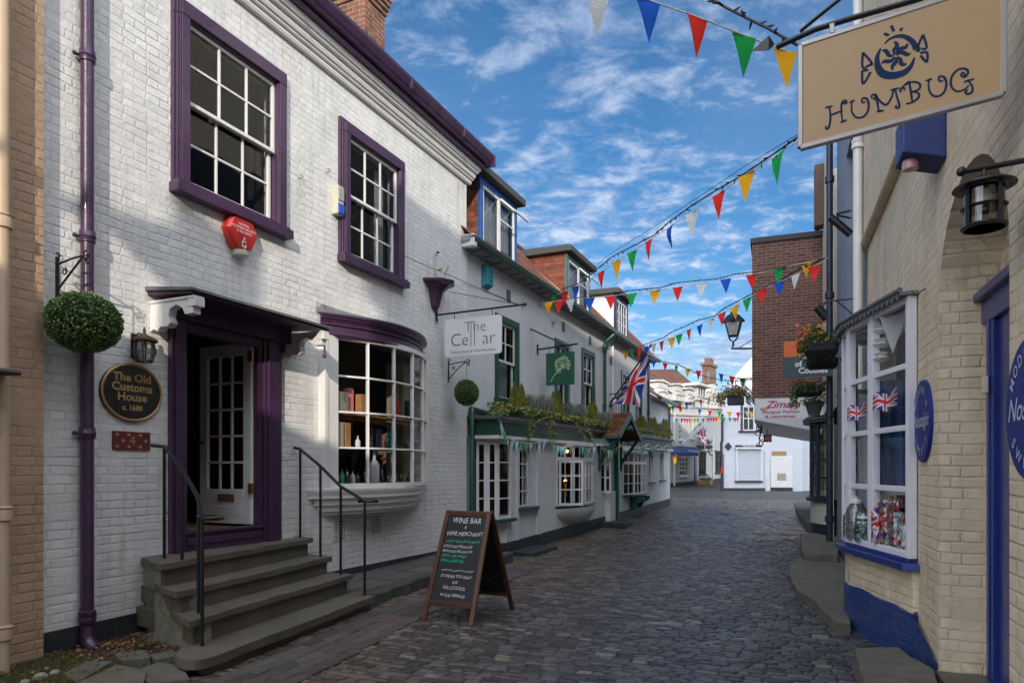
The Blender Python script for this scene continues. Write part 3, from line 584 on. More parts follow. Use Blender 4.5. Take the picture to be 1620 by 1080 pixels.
for i, p in enumerate(gp):
    a = gp[max(0, i-1)]; b = gp[min(NB, i+1)]; d = Vector((b[0]-a[0], b[1]-a[1])).normalized(); nn = Vector((-d.y, d.x)); h = .017 if 0 < i < NB else .03
    mb.prism([(p[0]-d.x*h-nn.x*.025, p[1]-d.y*h-nn.y*.025), (p[0]+d.x*h-nn.x*.025, p[1]+d.y*h-nn.y*.025), (p[0]+d.x*h*.6+nn.x*.03, p[1]+d.y*h*.6+nn.y*.03), (p[0]-d.x*h*.6+nn.x*.03, p[1]-d.y*h*.6+nn.y*.03)], gl0, gl1)
for j in (1, 2, 3):
    z = gl0+(gl1-gl0)*j/4; mb.sweep(rev(gp), [(.024, z-.013), (.024, z+.013), (-.02, z+.013), (-.02, z-.013)])
bow = mb.build('bow_window', 'white', house, bev=.004)
mb = MB()
for a, b in zip(gp, gp[1:]): mb.add([(a[0], a[1], gl0), (b[0], b[1], gl0), (b[0], b[1], gl1), (a[0], a[1], gl1)], [(0, 1, 2, 3)])
mb.build('glass', 'glass_dark', bow, recalc=False)
out = arc(2.90, 5.68, .42, 24, .0)                   # sill and purple head follow the bow
mb = MB(); mb.sweep(rev(out), [(.02, 1.30), (.03, 1.335), (-.25, 1.36), (-.25, 1.22), (.0, 1.22), (.004, 1.26)]); mb.prism(out, 1.342, 1.356); mb.build('sill', 'white', bow, bev=.003)
o2 = arc(3.02, 5.60, .36, 24, .0); mb = MB()
for z0, z1, q in ((1.13, 1.22, .015), (1.05, 1.13, -.03), (1.0, 1.05, -.07)): mb.sweep(rev(o2), [(q, z0), (q+.02, z1), (q-.2, z1), (q-.2, z0)])
mb.build('sill_moulding', 'white', bow, bev=.003)
o3 = arc(3.14, 5.58, .39, 24, .0); mb = MB(); mb.sweep(rev(o3), [(.0, 3.345), (.018, 3.352), (.018, 3.372), (.0, 3.38), (-.004, 3.47), (.022, 3.475), (.024, 3.495), (.012, 3.50), (.04, 3.545), (.062, 3.555), (.062, 3.572), (.085, 3.585), (.09, 3.61), (-.2, 3.61), (-.2, 3.345)]); mb.prism(o3, 3.33, 3.36); mb.build('fascia', 'purple', bow, bev=.003)
o4 = arc(3.06, 5.68, .49, 24, .0); mb = MB(); n = len(o4); mb.add([(p[0], p[1], 3.613) for p in o4]+[(p[0], p[1], 3.632) for p in o4]+[(3.06+(5.68-3.06)*i/(n-1), 0, 3.74) for i in range(n)], [(i, i+1, n+i+1, n+i) for i in range(n-1)]+[(n+i, n+i+1, 2*n+i+1, 2*n+i) for i in range(n-1)])
mb.build('bow_roof', 'lead', bow, recalc=False)
room(bow, B0+.12, B1-.05, BZ0, BZ1, -.16, 2.6, 'interior_warm', 'shop_interior', .8)
MB().prism([(B0+.15, -.16)]+fine+[(B1-.06, -.16)], 1.385, 1.41).build('display_board', 'pale_wood', bow)
MB().box(B0+.2, B1-.3, -.45, -.16, 2.30, 2.325).build('shop_shelf', 'pale_wood', bow, bev=.003); MB().box(B0+.2, B1-.1, -.14, .12, 2.335, 2.36).build('shop_shelf', 'pale_wood', bow, bev=.003)
MB().box(B0+.2, B1-.1, -.14, .12, 1.875, 1.892).build('glass_shelf', 'lamp_glass', bow)
MB().box(B1-.34, B1-.14, -.5, -.17, BZ0+.05, BZ1-.1).build('curtain', 'blind', bow)
# air bricks
for px, py in ((594, 829), (536, 838)):
    u = FA.u(px); z = FA.z(py, u); mb = MB(); mb.box(u-.13, u+.13, .0, .012, z-.14, z+.14)
    v = mb.build('air_brick', 'white', house, bev=.002); mb = MB()
    for i in range(7):
        for j in range(7): mb.box(u-.11+i*.033, u-.11+i*.033+.018, .012, .0135, z-.12+j*.036, z-.12+j*.036+.022)
    mb.build('vent_holes', 'interior', v)
# hooks left in the wall
for px, py in ((516, 273), (473, 283), (688, 512)):
    u = FA.u(px); z = FA.z(py, u); MB().tube([(u, 0, z), (u, .04, z), (u+.01, .055, z+.02), (u, .05, z+.04), (u-.01, .03, z+.035)], .005, 6).build('wall_hook', 'black', house, smooth=True)

# ---- goods in the bow window
def goods(name, label, cat, mbm, m, u, w_, z, group=None, extra=()):
    t = mbm.build(name, m, frame=FA, org=(u, w_, z), bev=.002, smooth=False); tag(t, label, cat, group)
    for nm, mb2, m2 in extra: mb2.build(nm, m2, t, smooth=True)
    return t
def gbox(px, py_b, wdt, h, dep, w_, m, label, zb):
    u = FA.u(px, w_); return goods('gift_box', label, 'box', MB().box(u-wdt/2, u+wdt/2, w_-dep, w_, zb, zb+h), m, u, w_, zb)
S1, S2, S3 = 2.361, 1.893, 1.411
gbox(544, 0, .20, .28, .1, .05, 'alu', 'silver gift box on the upper shelf of the bow window', S1); gbox(556, 0, .10, .36, .1, -.03, 'p_pink', 'pink gift box standing behind the silver box', S1)
gbox(575, 0, .10, .28, .1, .09, 'pale_wood', 'wooden bottle box on the upper shelf behind the first glazing bar', S1); gbox(649, 0, .09, .30, .08, .09, 'navy', 'dark bottle box at the far end of the upper shelf', S1)
gbox(540, 0, .10, .34, .1, .04, 'blind', 'cream bottle box on the middle shelf of the bow window', S2); gbox(551, 0, .11, .34, .1, .03, 'pale_wood', 'wooden case beside the cream box on the middle shelf', S2)
gbox(624, 0, .12, .27, .1, .12, 'teal', 'turquoise bottle tube on the middle shelf of the bow window', S2); gbox(600, 0, .13, .30, .1, .02, 'navy', 'black bottle case in the centre of the middle shelf', S2)
def bottle(px, w_, zb, h, r_, m, label, cap=None, group=None):
    u = FA.u(px, w_); mb = MB(); mb.lathe((u, w_, zb), [(r_*.9, 0), (r_, .01), (r_, h*.55), (r_*.8, h*.64), (r_*.32, h*.74), (r_*.3, h*.95), (r_*.34, h)], 12)
    ex = [('bottle_cap', MB().lathe((u, w_, zb+h*.93), [(r_*.38, 0), (r_*.38, h*.09), (r_*.1, h*.1)], 10), cap)] if cap else []
    t = mb.build('bottle', m, frame=FA, org=(u, w_, zb), smooth=True); tag(t, label, 'bottle', group)
    for nm, m1, m2 in ex: m1.build(nm, m2, t, smooth=True)
    return t
bottle(592, .16, S3, .44, .075, 'c_white', 'blue and white decanter with a tall neck on the window board', 'blue'); bottle(628, .1, S1, .36, .035, 'red_plastic', 'tall copper coloured bottle on the upper shelf', 'brass')
lw = [(541, .02, .20, 'c_leafgreen', 'green topped bottle at the left end of the window board'), (549, .05, .22, 'bottle', 'clear round shouldered bottle left of centre on the window board'), (558, .04, .17, 'c_white', 'white labelled bottle on the window board'), (566, .07, .15, 'bottle', 'short clear bottle beside the white labelled one'), (577, .09, .20, 'bottle', 'clear bottle just left of the blue and white decanter'), (604, .11, .24, 'bottle', 'clear bottle just right of the blue and white decanter'), (614, .12, .14, 'bottle', 'squat clear jar on the window board'), (624, .11, .17, 'c_leafgreen', 'green glass bottle under the turquoise tube'), (634, .09, .15, 'bottle', 'small clear bottle at the right of the window board'), (646, .05, .13, 'wood', 'small brown bottle at the far end of the window board'), (535, .0, .15, 'bottle', 'small clear bottle against the left jamb')]
for px, w_, h, m_, lb in lw: bottle(px, w_, S3, h, .034, m_, lb, 'black')
for px, h, m_, lb in ((566, .17, 'c_white', 'round white bottle on the middle shelf'), (586, .15, 'bottle', 'clear bottle on the middle shelf before the black case'), (612, .22, 'bottle', 'dark bottle next to the turquoise tube'), (642, .18, 'wood', 'brown bottle at the far end of the middle shelf')): bottle(px, .06, S2, h, .036, m_, lb, 'gold')
# ---------------------------------------------------------------- steps and handrails
steps = thing('stone_steps', 'four worn dark stone steps with mossy side wall up to the purple door', 'steps', FA, 1.4, .6, 0)
def tread(pts, z, k, th=.055, seed=0, inner=None):
    mb = MB(); mb.prism(pts, z-th, z); o = mb.build('tread', 'stone', steps); rough(o, .009, .08, 5, seed)
    o.data.polygons.foreach_set('use_smooth', [True]*len(o.data.polygons)); o.data.set_sharp_from_angle(angle=R(45))
ZT = [.765, .555, .36, .14]
tread([(.60, -.005), (.317, .62), (2.715, .25), (2.80, -.005)], ZT[0], 0, seed=1)
tread([(.50, .30), (.43, .40), (.254, .90), (2.712, .55), (2.82, -.0), (2.6, .0)], ZT[1], 1, seed=5)
tread([(.42, .60), (.339, .742), (.131, 1.20), (2.711, .85), (2.86, .0), (2.6, .2)], ZT[2], 2, seed=9)
cr = [(-.041, 1.24), (-.105, 1.36), (-.125, 1.46), (-.10, 1.54), (-.03, 1.58), (.08, 1.57)]
tread([(.3, 1.0)]+cr+[(2.663, 1.20), (2.84, .55), (2.8, .0), (2.5, .3)], ZT[3], 3, th=.075, seed=13)
mb = MB(); mb.prism([(.655, 0), (.40, .575), (2.67, .21), (2.72, 0)], ZT[1]-.01, ZT[0]-.056); mb.prism([(.60, 0), (.44, .45), (.33, .86), (2.66, .51), (2.76, 0)], ZT[2]-.01, ZT[1]-.056); mb.prism([(.55, 0), (.40, .75), (.21, 1.15), (2.66, .81), (2.8, 0)], ZT[3]-.01, ZT[2]-.056)
mb.prism([(.5, 0), (.3, 1.0), (.02, 1.33), (.0, 1.47), (.08, 1.52), (2.62, 1.15), (2.8, 0)], -.15, ZT[3]-.076); rough(mb.build('riser', 'stone', steps), .005, .15, 3, 20)
mb = MB(); mb.prism([(.63, -.0), (.42, .50), (.52, .52), (.8, 0)], -.15, ZT[0]-.057); mb.prism([(.44, .40), (.36, .84), (.5, .86), (.6, .4)], -.15, ZT[1]-.057); mb.prism([(.37, .80), (.24, 1.12), (.4, 1.14), (.5, .8)], -.15, ZT[2]-.057)
rough(mb.build('side_wall', 'mossy', steps), .010, .10, 4, 30)
def handrail(name, label, posts, zt, start, end_loop):
    t = thing(name, label, 'handrail', FA, posts[0][0], posts[0][1], ZT[0])
    for (u, w_), z0, z1 in zip(posts, ZT, zt): MB().tube([(u, w_, z0-.01), (u, w_, z1)], .0155, 10).build('post', 'black', t, smooth=True)
    top = [(u, w_, z) for (u, w_), z in zip(posts, zt)]
    mb = MB(); mb.tube([start]+top+end_loop, .019, 10); mb.build('rail', 'black', t, smooth=True); return t
def ppos(px, w_): return (FA.u(px, w_), w_)
P = [(.622, .291), (.627, .519), (.399, .994), (.232, 1.231)]
ztl = [FA.z(706, *P[0]), FA.z(741, *P[1]), FA.z(788, *P[2]), FA.z(818, *P[3])]
e = P[3]; handrail('handrail', 'black iron handrail on the left side of the stone steps', P, ztl, (P[0][0]-.06, P[0][1]-.10, ztl[0]+.012),
    [(e[0]-.03, e[1]+.09, ztl[3]-.004), (e[0]+.03, e[1]+.14, ztl[3]-.006), (e[0]+.11, e[1]+.10, ztl[3]-.006), (e[0]+.12, e[1]-.04, ztl[3]-.004), (e[0]+.08, e[1]-.14, ztl[3]-.004)])
P = [ppos(475, .08), ppos(507, .42), ppos(539, .74), ppos(577, 1.08)]
ztr = [FA.z(710, *P[0]), FA.z(737, *P[1]), FA.z(769, *P[2]), FA.z(792, *P[3])]
e = P[3]; handrail('handrail', 'black iron handrail on the right side of the steps before the bow window', P, ztr, (P[0][0]-.06, P[0][1]-.05, ztr[0]+.02),
    [(e[0]+.02, e[1]+.08, ztr[3]-.004), (e[0]+.10, e[1]+.10, ztr[3]-.004), (e[0]+.16, e[1]+.02, ztr[3]-.004), (e[0]+.13, e[1]-.08, ztr[3]-.004), (e[0]+.02, e[1]-.10, ztr[3]-.004)])

# ---------------------------------------------------------------- things on the white wall
u, z = FA.uz(375, 371); t = thing('alarm_box', 'red eight sided burglar alarm box under the large purple window', 'alarm box', FA, u, 0, z)
rr = .225; oc = [(u+rr*1.0*x, z+rr*.95*y) for x, y in ((-1, .05), (-.72, .72), (-.35, .98), (.35, .98), (.72, .72), (1, .05), (.62, -.72), (.40, -.92), (-.40, -.92), (-.62, -.72))]
mb = MB(); n = len(oc); inn = [(u+(a-u)*.84, z+(b-z)*.84) for a, b in oc]
mb.add([(a, 0, b) for a, b in oc]+[(a, .075, b) for a, b in oc]+[(a, .105, b) for a, b in inn], [tuple(range(n)), tuple(2*n+i for i in range(n))]+[(i, (i+1) % n, n+(i+1) % n, n+i) for i in range(n)]+[(n+i, n+(i+1) % n, 2*n+(i+1) % n, 2*n+i) for i in range(n)])
mb.build('cover', 'red_plastic', t, bev=.006, segs=2)
mb = MB(); mb.lathe((u, .055, z-rr*1.0), [(.06, -.035), (.085, -.02), (.09, .0), (.09, .03)], 14); mb.build('lens', 'cream_plastic', t, smooth=True)
for sx_, sy_, sz_, tx in ((0, .085, .036, 'CENTRAL'), (0, .045, .036, 'SOUTHERN SECURITY'), (0, .005, .036, '01425 638303')): text(tx, lambda x, y, a=sx_, b=sy_: (u+x+a, .107, z+y+b), 'white_text', t, size=sz_)
mb = MB(); mb.box(u-.03, u+.03, .1055, .1075, z-.10, z-.085); mb.box(u-.03, u-.018, .1055, .1075, z-.15, z-.085); mb.box(u-.03, u+.03, .1055, .1075, z-.16, z-.145); mb.box(u+.015, u+.03, .1055, .1075, z-.145, z-.12); mb.box(u-.008, u+.014, .1055, .1075, z-.072, z-.05); mb.box(u-.008, u+.014, .1055, .1075, z-.193, z-.172); mb.build('emblem', 'white_text', t)
# movement sensor by the small window
u, z = FA.uz(529, 322); t = thing('security_sensor', 'small cream and blue security sensor beside the smaller purple window', 'sensor', FA, u, 0, z)
MB().box(u-.06, u+.07, 0, .10, z-.16, z+.22).build('casing', 'cream_plastic', t, bev=.008); MB().box(u-.045, u+.068, .085, .115, z-.15, z-.02).build('blue_window', 'blue_plastic', t, bev=.006); MB().box(u-.045, u+.068, .085, .112, z+.02, z+.19).build('grey_window', 'grey_plastic', t, bev=.006)
MB().tube([(u+.02, .05, z-.16), (u+.03, .05, z-.26), (u+.06, .02, z-.30), (u+.10, .02, z-.40)], .006, 6).build('cable', 'black', t)
# hanging box balls on scroll brackets
def topiary(px_wall, px_c, py_c, py_top, py_bot, rx, rz, label, lab_b, nleaf, seed):
    u = FA.u(px_wall); wb = .36; zt, zb = FA.z(py_top, u), FA.z(py_bot, u); zc = FA.z(py_c, u, wb)
    b = thing('wall_bracket', lab_b, 'bracket', FA, u, 0, zb)
    mb = MB(); mb.box(u-.014, u+.014, 0, .012, zb, zt); mb.tube([(u, .01, zt-.06), (u, wb*.6, zt-.035), (u, wb, zt-.03)], .009, 8); mb.tube([(u, .012, zb+.06), (u, wb*.55, zt-.14), (u, wb-.02, zt-.04)], .009, 8)
    mb.tube(scroll((u, wb+.02, zt-.02), .045, -1.5, 1.3), .007, 6); mb.tube(scroll((u, wb+.035, zt-.085), .03, 1.5, 1.2), .006, 6); mb.tube(scroll((u, .10, zt-.13), .035, 0, 1.2), .006, 6); mb.tube(scroll((u, .015, zt+.02), .03, -1, 1.1), .006, 6)
    mb.build('scroll_arm', 'black', b, smooth=True)
    t = thing('topiary_ball', label, 'topiary', FA, u, wb, zc-rz)
    MB().tube([(u, wb, zt-.04), (u, wb, zc+rz*.9)], .004, 6).build('chain', 'black', t)
    rg = random.Random(seed); mb = MB()
    for _ in range(nleaf):
        a = rg.uniform(0, 2*math.pi); c = rg.uniform(-1, 1); s_ = math.sqrt(1-c*c); k = rg.uniform(.88, 1.0)+.07*noise.noise(Vector((math.cos(a)*s_*3, math.sin(a)*s_*3, c*3)))+(.05*rg.random() if rg.random() < .07 else 0)
        nrm = Vector((math.cos(a)*s_, math.sin(a)*s_, c)); p = (u+nrm.x*rx*k, wb+nrm.y*rx*k, zc+nrm.z*rz*k)
        mb.leaf(p, rg.uniform(.020, .032), rg, .55, d=nrm*.5+Vector((rg.gauss(0, .6), rg.gauss(0, .6), rg.gauss(0, .6))))
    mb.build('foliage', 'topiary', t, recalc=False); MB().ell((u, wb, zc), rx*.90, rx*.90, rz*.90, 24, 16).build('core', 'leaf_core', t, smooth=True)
topiary(90, 131, 510, 407, 470, .285, .245, 'large clipped box ball hanging in front of the purple downpipe', 'black scroll bracket holding the large box ball', 7500, 1)
topiary(709, 737, 621, 571, 605, .215, .225, 'small round box ball hanging below the wine shop sign', 'small black scroll bracket under the white hanging sign', 3200, 2)
# lantern beside the door
u, z = FA.uz(211, 548); t = thing('wall_lantern', 'small black iron lantern on the white wall above the oval house plaque', 'lantern', FA, u, 0, z)
mb = MB(); mb.box(u-.03, u+.03, 0, .015, z-.11, z+.12); mb.tube([(u, .01, z+.07), (u+.0, .07, z+.12), (u+.0, .15, z+.10)], .009, 8); mb.build('back_plate', 'black', t, bev=.003)
lu, lwv = u, .15
mb = MB(); mb.lathe((lu, lwv, z+.0), [(.125, .035), (.12, .05), (.06, .085), (.025, .10), (.012, .12), (.016, .14), (.004, .17)], 6); mb.build('roof', 'rust', t)
mb = MB()
for k in range(6):
    a = math.pi*k/3; c_, s_ = math.cos(a), math.sin(a); mb.tube([(lu+c_*.085, lwv+s_*.085, z+.035), (lu+c_*.105, lwv+s_*.105, z-.06), (lu+c_*.075, lwv+s_*.075, z-.15)], .006, 6)
for rr_, zz0 in ((.085, .035), (.075, -.15)): mb.tube([(lu+rr_*math.cos(math.pi*k/3), lwv+rr_*math.sin(math.pi*k/3), z+zz0) for k in range(7)], .007, 6)
mb.build('cage', 'black', t); MB().lathe((lu, lwv, z), [(.02, -.14), (.07, -.14), (.095, -.06), (.08, .03), (.02, .035)], 12).build('glass', 'lamp_glass', t, smooth=True); MB().lathe((lu, lwv, z), [(.02, -.02), (.028, 0), (.028, .03)], 10).build('bulb_holder', 'white', t, smooth=True)
# oval plaque and number tile
u, z = FA.uz(207, 621); t = thing('oval_plaque', 'black oval house plaque with gold rim and lettering left of the purple door', 'plaque', FA, u, 0, z)
ov = lambda a, b, w_: [(u+a*math.cos(2*math.pi*k/40), w_, z+b*math.sin(2*math.pi*k/40)) for k in range(40)]
def oval(mb, a, b, w0, w1): v = ov(a, b, w0)+ov(a, b, w1); mb.add(v, [tuple(range(40)), tuple(range(40, 80))]+[(k, (k+1) % 40, 40+(k+1) % 40, 40+k) for k in range(40)])
mb = MB(); oval(mb, .315, .275, 0, .022); mb.build('board', 'gloss_black', t, bev=.004); mb = MB(); mb.tube([p for p in ov(.300, .260, .024)]+[ov(.300, .260, .024)[0]], .013, 6); mb.build('rim', 'gold', t, smooth=True)
for tx, yy, sz_ in (('The Old', .135, .105), ('Customs', .045, .105), ('House', -.045, .105), ('c. 1680', -.145, .065)): text(tx, lambda x, y, b=yy: (u+x, .0235, z+y+b), 'gold', t, size=sz_, offset=.0035, xs=1.08)
u, z = FA.uz(207, 697); t = thing('number_tile', 'dark red tile numbered 4 under the oval plaque', 'house number', FA, u, 0, z)
mb = MB(); mb.box(u-.19, u+.19, 0, .02, z-.085, z+.085); mb.build('tile', 'plaque_red', t, bev=.003); text('4', lambda x, y: (u+x, .0225, z+y), 'gold', t, size=.13)
mb = MB()
for i in range(6):
    for j in (-1, 0, 1):
        if j == 0 and i in (2, 3): continue
        MB().box(u-.165+i*.058, u-.135+i*.058, .02, .0225, z+j*.055-.012, z+j*.055+.012).build('stud', 'alu' if (i+j) % 2 else 'wood', t, bev=.002)
# purple corbel with pole
u0, u1 = FA.u(673), FA.u(700); uc = FA.u(686); zt = FA.z(447, uc); t = thing('purple_corbel', 'purple moulded wall corbel above the white hanging sign', 'corbel', FA, uc, 0, zt)
mb = MB(); prof = [(.37, 0), (.36, -.05), (.28, -.07), (.17, -.16), (.13, -.30), (.11, -.38), (.09, -.43), (.03, -.47)]
sec = lambda r_: [(uc-r_*.95, 0), (uc-r_*.62, r_*.75), (uc, r_*1.05), (uc+r_*.62, r_*.75), (uc+r_*.95, 0)]
vs = [(p[0], p[1], zt+h) for r_, h in prof for p in sec(r_)]; k = 5
mb.add(vs, [(i*k+j, i*k+(j+1) % k, (i+1)*k+(j+1) % k, (i+1)*k+j) for i in range(len(prof)-1) for j in range(k)]+[tuple(range(k)), tuple((len(prof)-1)*k+j for j in range(k))]); mb.build('corbel_body', 'purple', t, bev=.008)
t = thing('security_camera', 'white tube camera on a thin post standing on the purple corbel', 'camera', FA, uc, .1, zt)
MB().tube([(uc, .08, zt), (uc, .08, zt+.48)], .012, 8).build('post', 'cream_plastic', t); MB().tube([(uc+.02, .12, zt+.02), (uc+.08, .20, zt+.28)], .045, 12).build('casing', 'cream_plastic', t, smooth=True); MB().tube([(uc, .08, zt+.2), (uc+.06, .15, zt+.22)], .01, 6).build('arm', 'rust', t)
mb = MB(); mb.tube([(uc, .08, zt+.42), (uc-.06, .06, zt+.45)], .006, 6); mb.ell((uc, .08, zt+.49), .03, .03, .02); mb.build('finial', 'rust', t)
# hanging sign of the wine shop
us = FA.u(690); zb = 4.18; t = thing('hanging_sign', 'white hanging shop sign with thin grey lettering on a black bar', 'shop sign', FA, us, 0, zb)
mb = MB(); mb.tube([(us, .0, zb), (us, 1.62, zb+.02)], .016, 8); mb.box(us-.03, us+.03, 0, .015, zb-.10, zb+.10); mb.ell((us, 1.63, zb+.02), .03, .03, .03, 8, 6); mb.build('bar', 'black', t)
w0, w1 = .17, 1.22; sz0, sz1 = 3.46, 4.08
mb = MB(); c_ = .05; pts = []
for (cx_, cz_, a0) in ((w1-c_, sz1-c_, 0), (w0+c_, sz1-c_, 90), (w0+c_, sz0+c_, 180), (w1-c_, sz0+c_, 270)):
    for q in range(5): a = R(a0+q*22.5); pts.append((cx_+c_*math.cos(a), cz_+c_*math.sin(a)))
mb.pw(pts, us-.012, us+.012); mb.build('board', 'white_metal', t)
fw = lambda X0, Z0: (lambda x, y: (us-.0135, X0+x, Z0+y)); wm = (w0+w1)/2
text('The', fw(wm+.05, sz1-.16), 'grey_letter', t, size=.25, offset=-.004, space=1.05); text('Ce   ar', fw(wm+.0, sz1-.36), 'grey_letter', t, size=.30, offset=-.004, space=.98); text('Tasting House & Wine Merchant', fw(wm, sz0+.07), 'grey_letter', t, size=.062)
mb = MB()
for dx in (-.028, .036): mb.box(us-.0145, us-.0125, wm+dx-.006, wm+dx+.006, sz1-.47, sz1-.12)
mb.tube([(us-.014, wm-.028, sz1-.13), (us-.014, wm-.016, sz1-.10), (us-.014, wm-.004, sz1-.06)], .004, 5); mb.tube([(us-.014, wm+.036, sz1-.13), (us-.014, wm+.024, sz1-.10), (us-.014, wm+.012, sz1-.06)], .004, 5); mb.build('bottle_outline', 'grey_letter', t)
mb = MB()
for ww in (.35, 1.05): mb.tube([(us, ww, zb), (us, ww, sz1-.02)], .006, 6)
mb.build('hanger', 'black', t)
mb = MB(); e_ = (us, 1.5, zb+.03)
for a in ((FA.u(638), .01, FA.z(405, FA.u(638))), (FA.u(731), .01, FA.z(448, FA.u(731))), (FA.u(712), .01, FA.z(462, FA.u(712)))): mb.tube([a, e_], .005, 5)
mb.build('stay_wire', 'black', t)
# ---------------------------------------------------------------- chalkboard
FK = Fr((-.68, 7.12), 90+26.5)                     # u along the front of the board (to the right), w towards the viewer
t = thing('pavement_chalkboard', 'wooden A-frame chalkboard with chalk lettering on the cobbles before the white house', 'chalkboard', FK, 0, 0, 0)
hw = .315; H = 1.15; S = .95; zf = g(7.1)-.0
def side(front):
    wb = 0 if front else -S; wt = -S/2+(.02 if front else -.02)
    P_ = lambda u_, h, off=0: (u_, wb+(wt-wb)*h/H+off*(1 if front else -1), zf+h-.01)
    mb = MB(); 
    for sg in (-1, 1): mb.beam(P_(sg*(hw-.025), 0), P_(sg*(hw-.055), H), .052, .03)
    for h in (.19, H-.03): mb.beam(P_(-(hw-.045), h), P_(hw-.045, h), .03, .055)
    fr_ = mb.build('front_frame' if front else 'rear_frame', 'wood', t, bev=.004)
    d = -.004; v = [P_(-(hw-.055), .21, d), P_(hw-.055, .21, d), P_(hw-.08, H-.05, d), P_(-(hw-.08), H-.05, d)]; v2 = [(a, b-.008*(1 if front else -1), c) for a, b, c in v]
    MB().add(v+v2, [(0, 1, 2, 3), (4, 5, 6, 7), (0, 1, 5, 4), (1, 2, 6, 5), (2, 3, 7, 6), (3, 0, 4, 7)]).build('slate', 'board', t); return P_
side(False); P_ = side(True)
def chalk(s, h, size, m, x0=0, al='CENTER'): text(s, lambda x, y: P_(x0+x+.012*math.sin(x*9), h+y+.004*math.sin(x*40), -.001), m, t, size=size*(1.0 if size > .08 or x0 < 0 else .86), align=al, shear=.08, xs=.84)
chalk('WINE BAR', 1.045, .085, 'chalk', .0); chalk('&', .975, .05, 'chalk'); chalk('WINE MERCHANT', .905, .072, 'chalk'); chalk('WINE BY THE GLASS OR BOTTLE', .825, .037, 'chalk_green')
chalk('COCKTAILS FROM £6.50', .77, .040, 'chalk', -.235, 'LEFT'); chalk('FROM ROCK BELLOW £7.50', .72, .036, 'chalk', -.235, 'LEFT'); chalk('SPIRITS · GIN, WHISKY', .672, .037, 'chalk_green', -.235, 'LEFT'); chalk('LOCAL LAGER £3.50', .622, .037, 'chalk_green', -.235, 'LEFT')
chalk('COFFEE HOME, CHOCOLATE & HOT DRINKS', .525, .026, 'chalk'); chalk("IT'S NEVER TOO EARLY", .465, .048, 'chalk'); chalk('FOR', .405, .045, 'chalk'); chalk("GIN O'CLOCK", .35, .055, 'chalk'); chalk('IN OUR TERRACE!', .275, .048, 'chalk')
mb = MB(); mb.tube([(hw-.05, -.22, zf+.45), (hw-.05, -S/2, zf+.40), (hw-.05, -S+.22, zf+.45)], .004, 5); mb.build('chain', 'black', t)
# ---------------------------------------------------------------- buff neighbour at the far left
t = thing('buff_brick_house', 'buff painted brick wall at the left edge with a cream downpipe', 'house', FA, -2, .1, 0)
mb = MB(); mb.box(-3.2, UA0+.0, -.5, .10, -.3, 9.5); mb.build('wall', 'pink_brick', t)
u = FA.u(4, .2); mb = MB(); mb.tube([(u, .19, .0), (u, .19, 9)], .055, 16); pp = mb.build('downpipe', 'buff', t, smooth=True)
for py in (350, 812, 1000): z = FA.z(py, u, .19); MB().lathe((u, .19, z), [(.055, -.06), (.072, -.05), (.075, .0), (.07, .03), (.08, .045), (.055, .06)], 16).build('pipe_collar', 'buff', pp, smooth=True)
u = FA.u(-25, .2); z = FA.z(587, FA.u(10, .3), .3); tt = MB(); tt.pw([(.1, z+.05), (.44, z), (.46, z-.02), (.44, z-.04), (.1, z-.02)], -1.6, FA.u(33, .44)); tt.build('ledge_cover', 'felt', t, bev=.005)
# ---------------------------------------------------------------- moss, leaves and stones at the foot of the wall
rg = random.Random(3); mb = MB()
def mossh(u, w_): return .03+.03*noise.noise(Vector((u*5, w_*5, 0)))
mb.grid(lambda a, b: (-1.6+2.0*a, .02+(1.15-.25*a)*b, mossh(-1.6+2.0*a, b)*(1-.5*b)+.03*(1-b)), 40, 24)
tag(mb.build('soil_bed', 'soil', frame=FA, org=(-.5, .4, 0), smooth=True), kind='stuff')
mb = MB()
for _ in range(15000):
    u = rg.uniform(-1.5, .42); w_ = rg.uniform(.03, 1.15)
    left = noise.noise(Vector((u*2.3, w_*2.3, 4)))+(.35 if u < -.15 else -.15)-(.30 if .05 < u < .35 and w_ > .25 else 0)
    if left < .02: continue
    mb.leaf((u, w_, mossh(u, w_)+rg.uniform(0, .022)+.02*(1-w_)), rg.uniform(.010, .024), rg, .4, d=(rg.gauss(0, .5), rg.gauss(0, .5), 1))
tag(mb.build('moss', 'moss', frame=FA, org=(-.5, .4, 0), recalc=False), kind='stuff')
mb = MB()
for _ in range(420):
    u = rg.gauss(.16, .26) if rg.random() < .75 else rg.uniform(-1.2, .5); w_ = abs(rg.gauss(.3, .25))+.03
    if u > .62: continue
    mb.leaf((u, w_, mossh(u, w_)+.03+rg.uniform(0, .02)), rg.uniform(.018, .045), rg, .6, d=(rg.gauss(0, 1), rg.gauss(0, 1), .25))
tag(mb.build('fallen_leaves', 'dead_leaf', frame=FA, org=(0, .3, 0), recalc=False), 'scattered brown leaves at the foot of the wall', None, kind='stuff')
mb = MB(); rl = random.Random(71)
for _ in range(150):
    s_, t_ = rl.uniform(3.5, 16), rl.uniform(-5.2, .8); t_ = t_ if rl.random() < .5 else -4.6+rl.gauss(0, .5); X_, Y_ = s_*sa+t_*ca, s_*ca-t_*sa
    dx, dy = X_-FA.P[0], Y_-FA.P[1]
    if dx*FA.o[0]+dy*FA.o[1] < 1.75: continue
    mb.leaf((X_, -Y_, g(Y_)+.012), rl.uniform(.018, .040), rl, .6, d=(rl.gauss(0, 1), rl.gauss(0, 1), .15))
tag(mb.build('scattered_leaves', 'dead_leaf', frame=WF, org=(-1, -7, 0), recalc=False), kind='stuff')
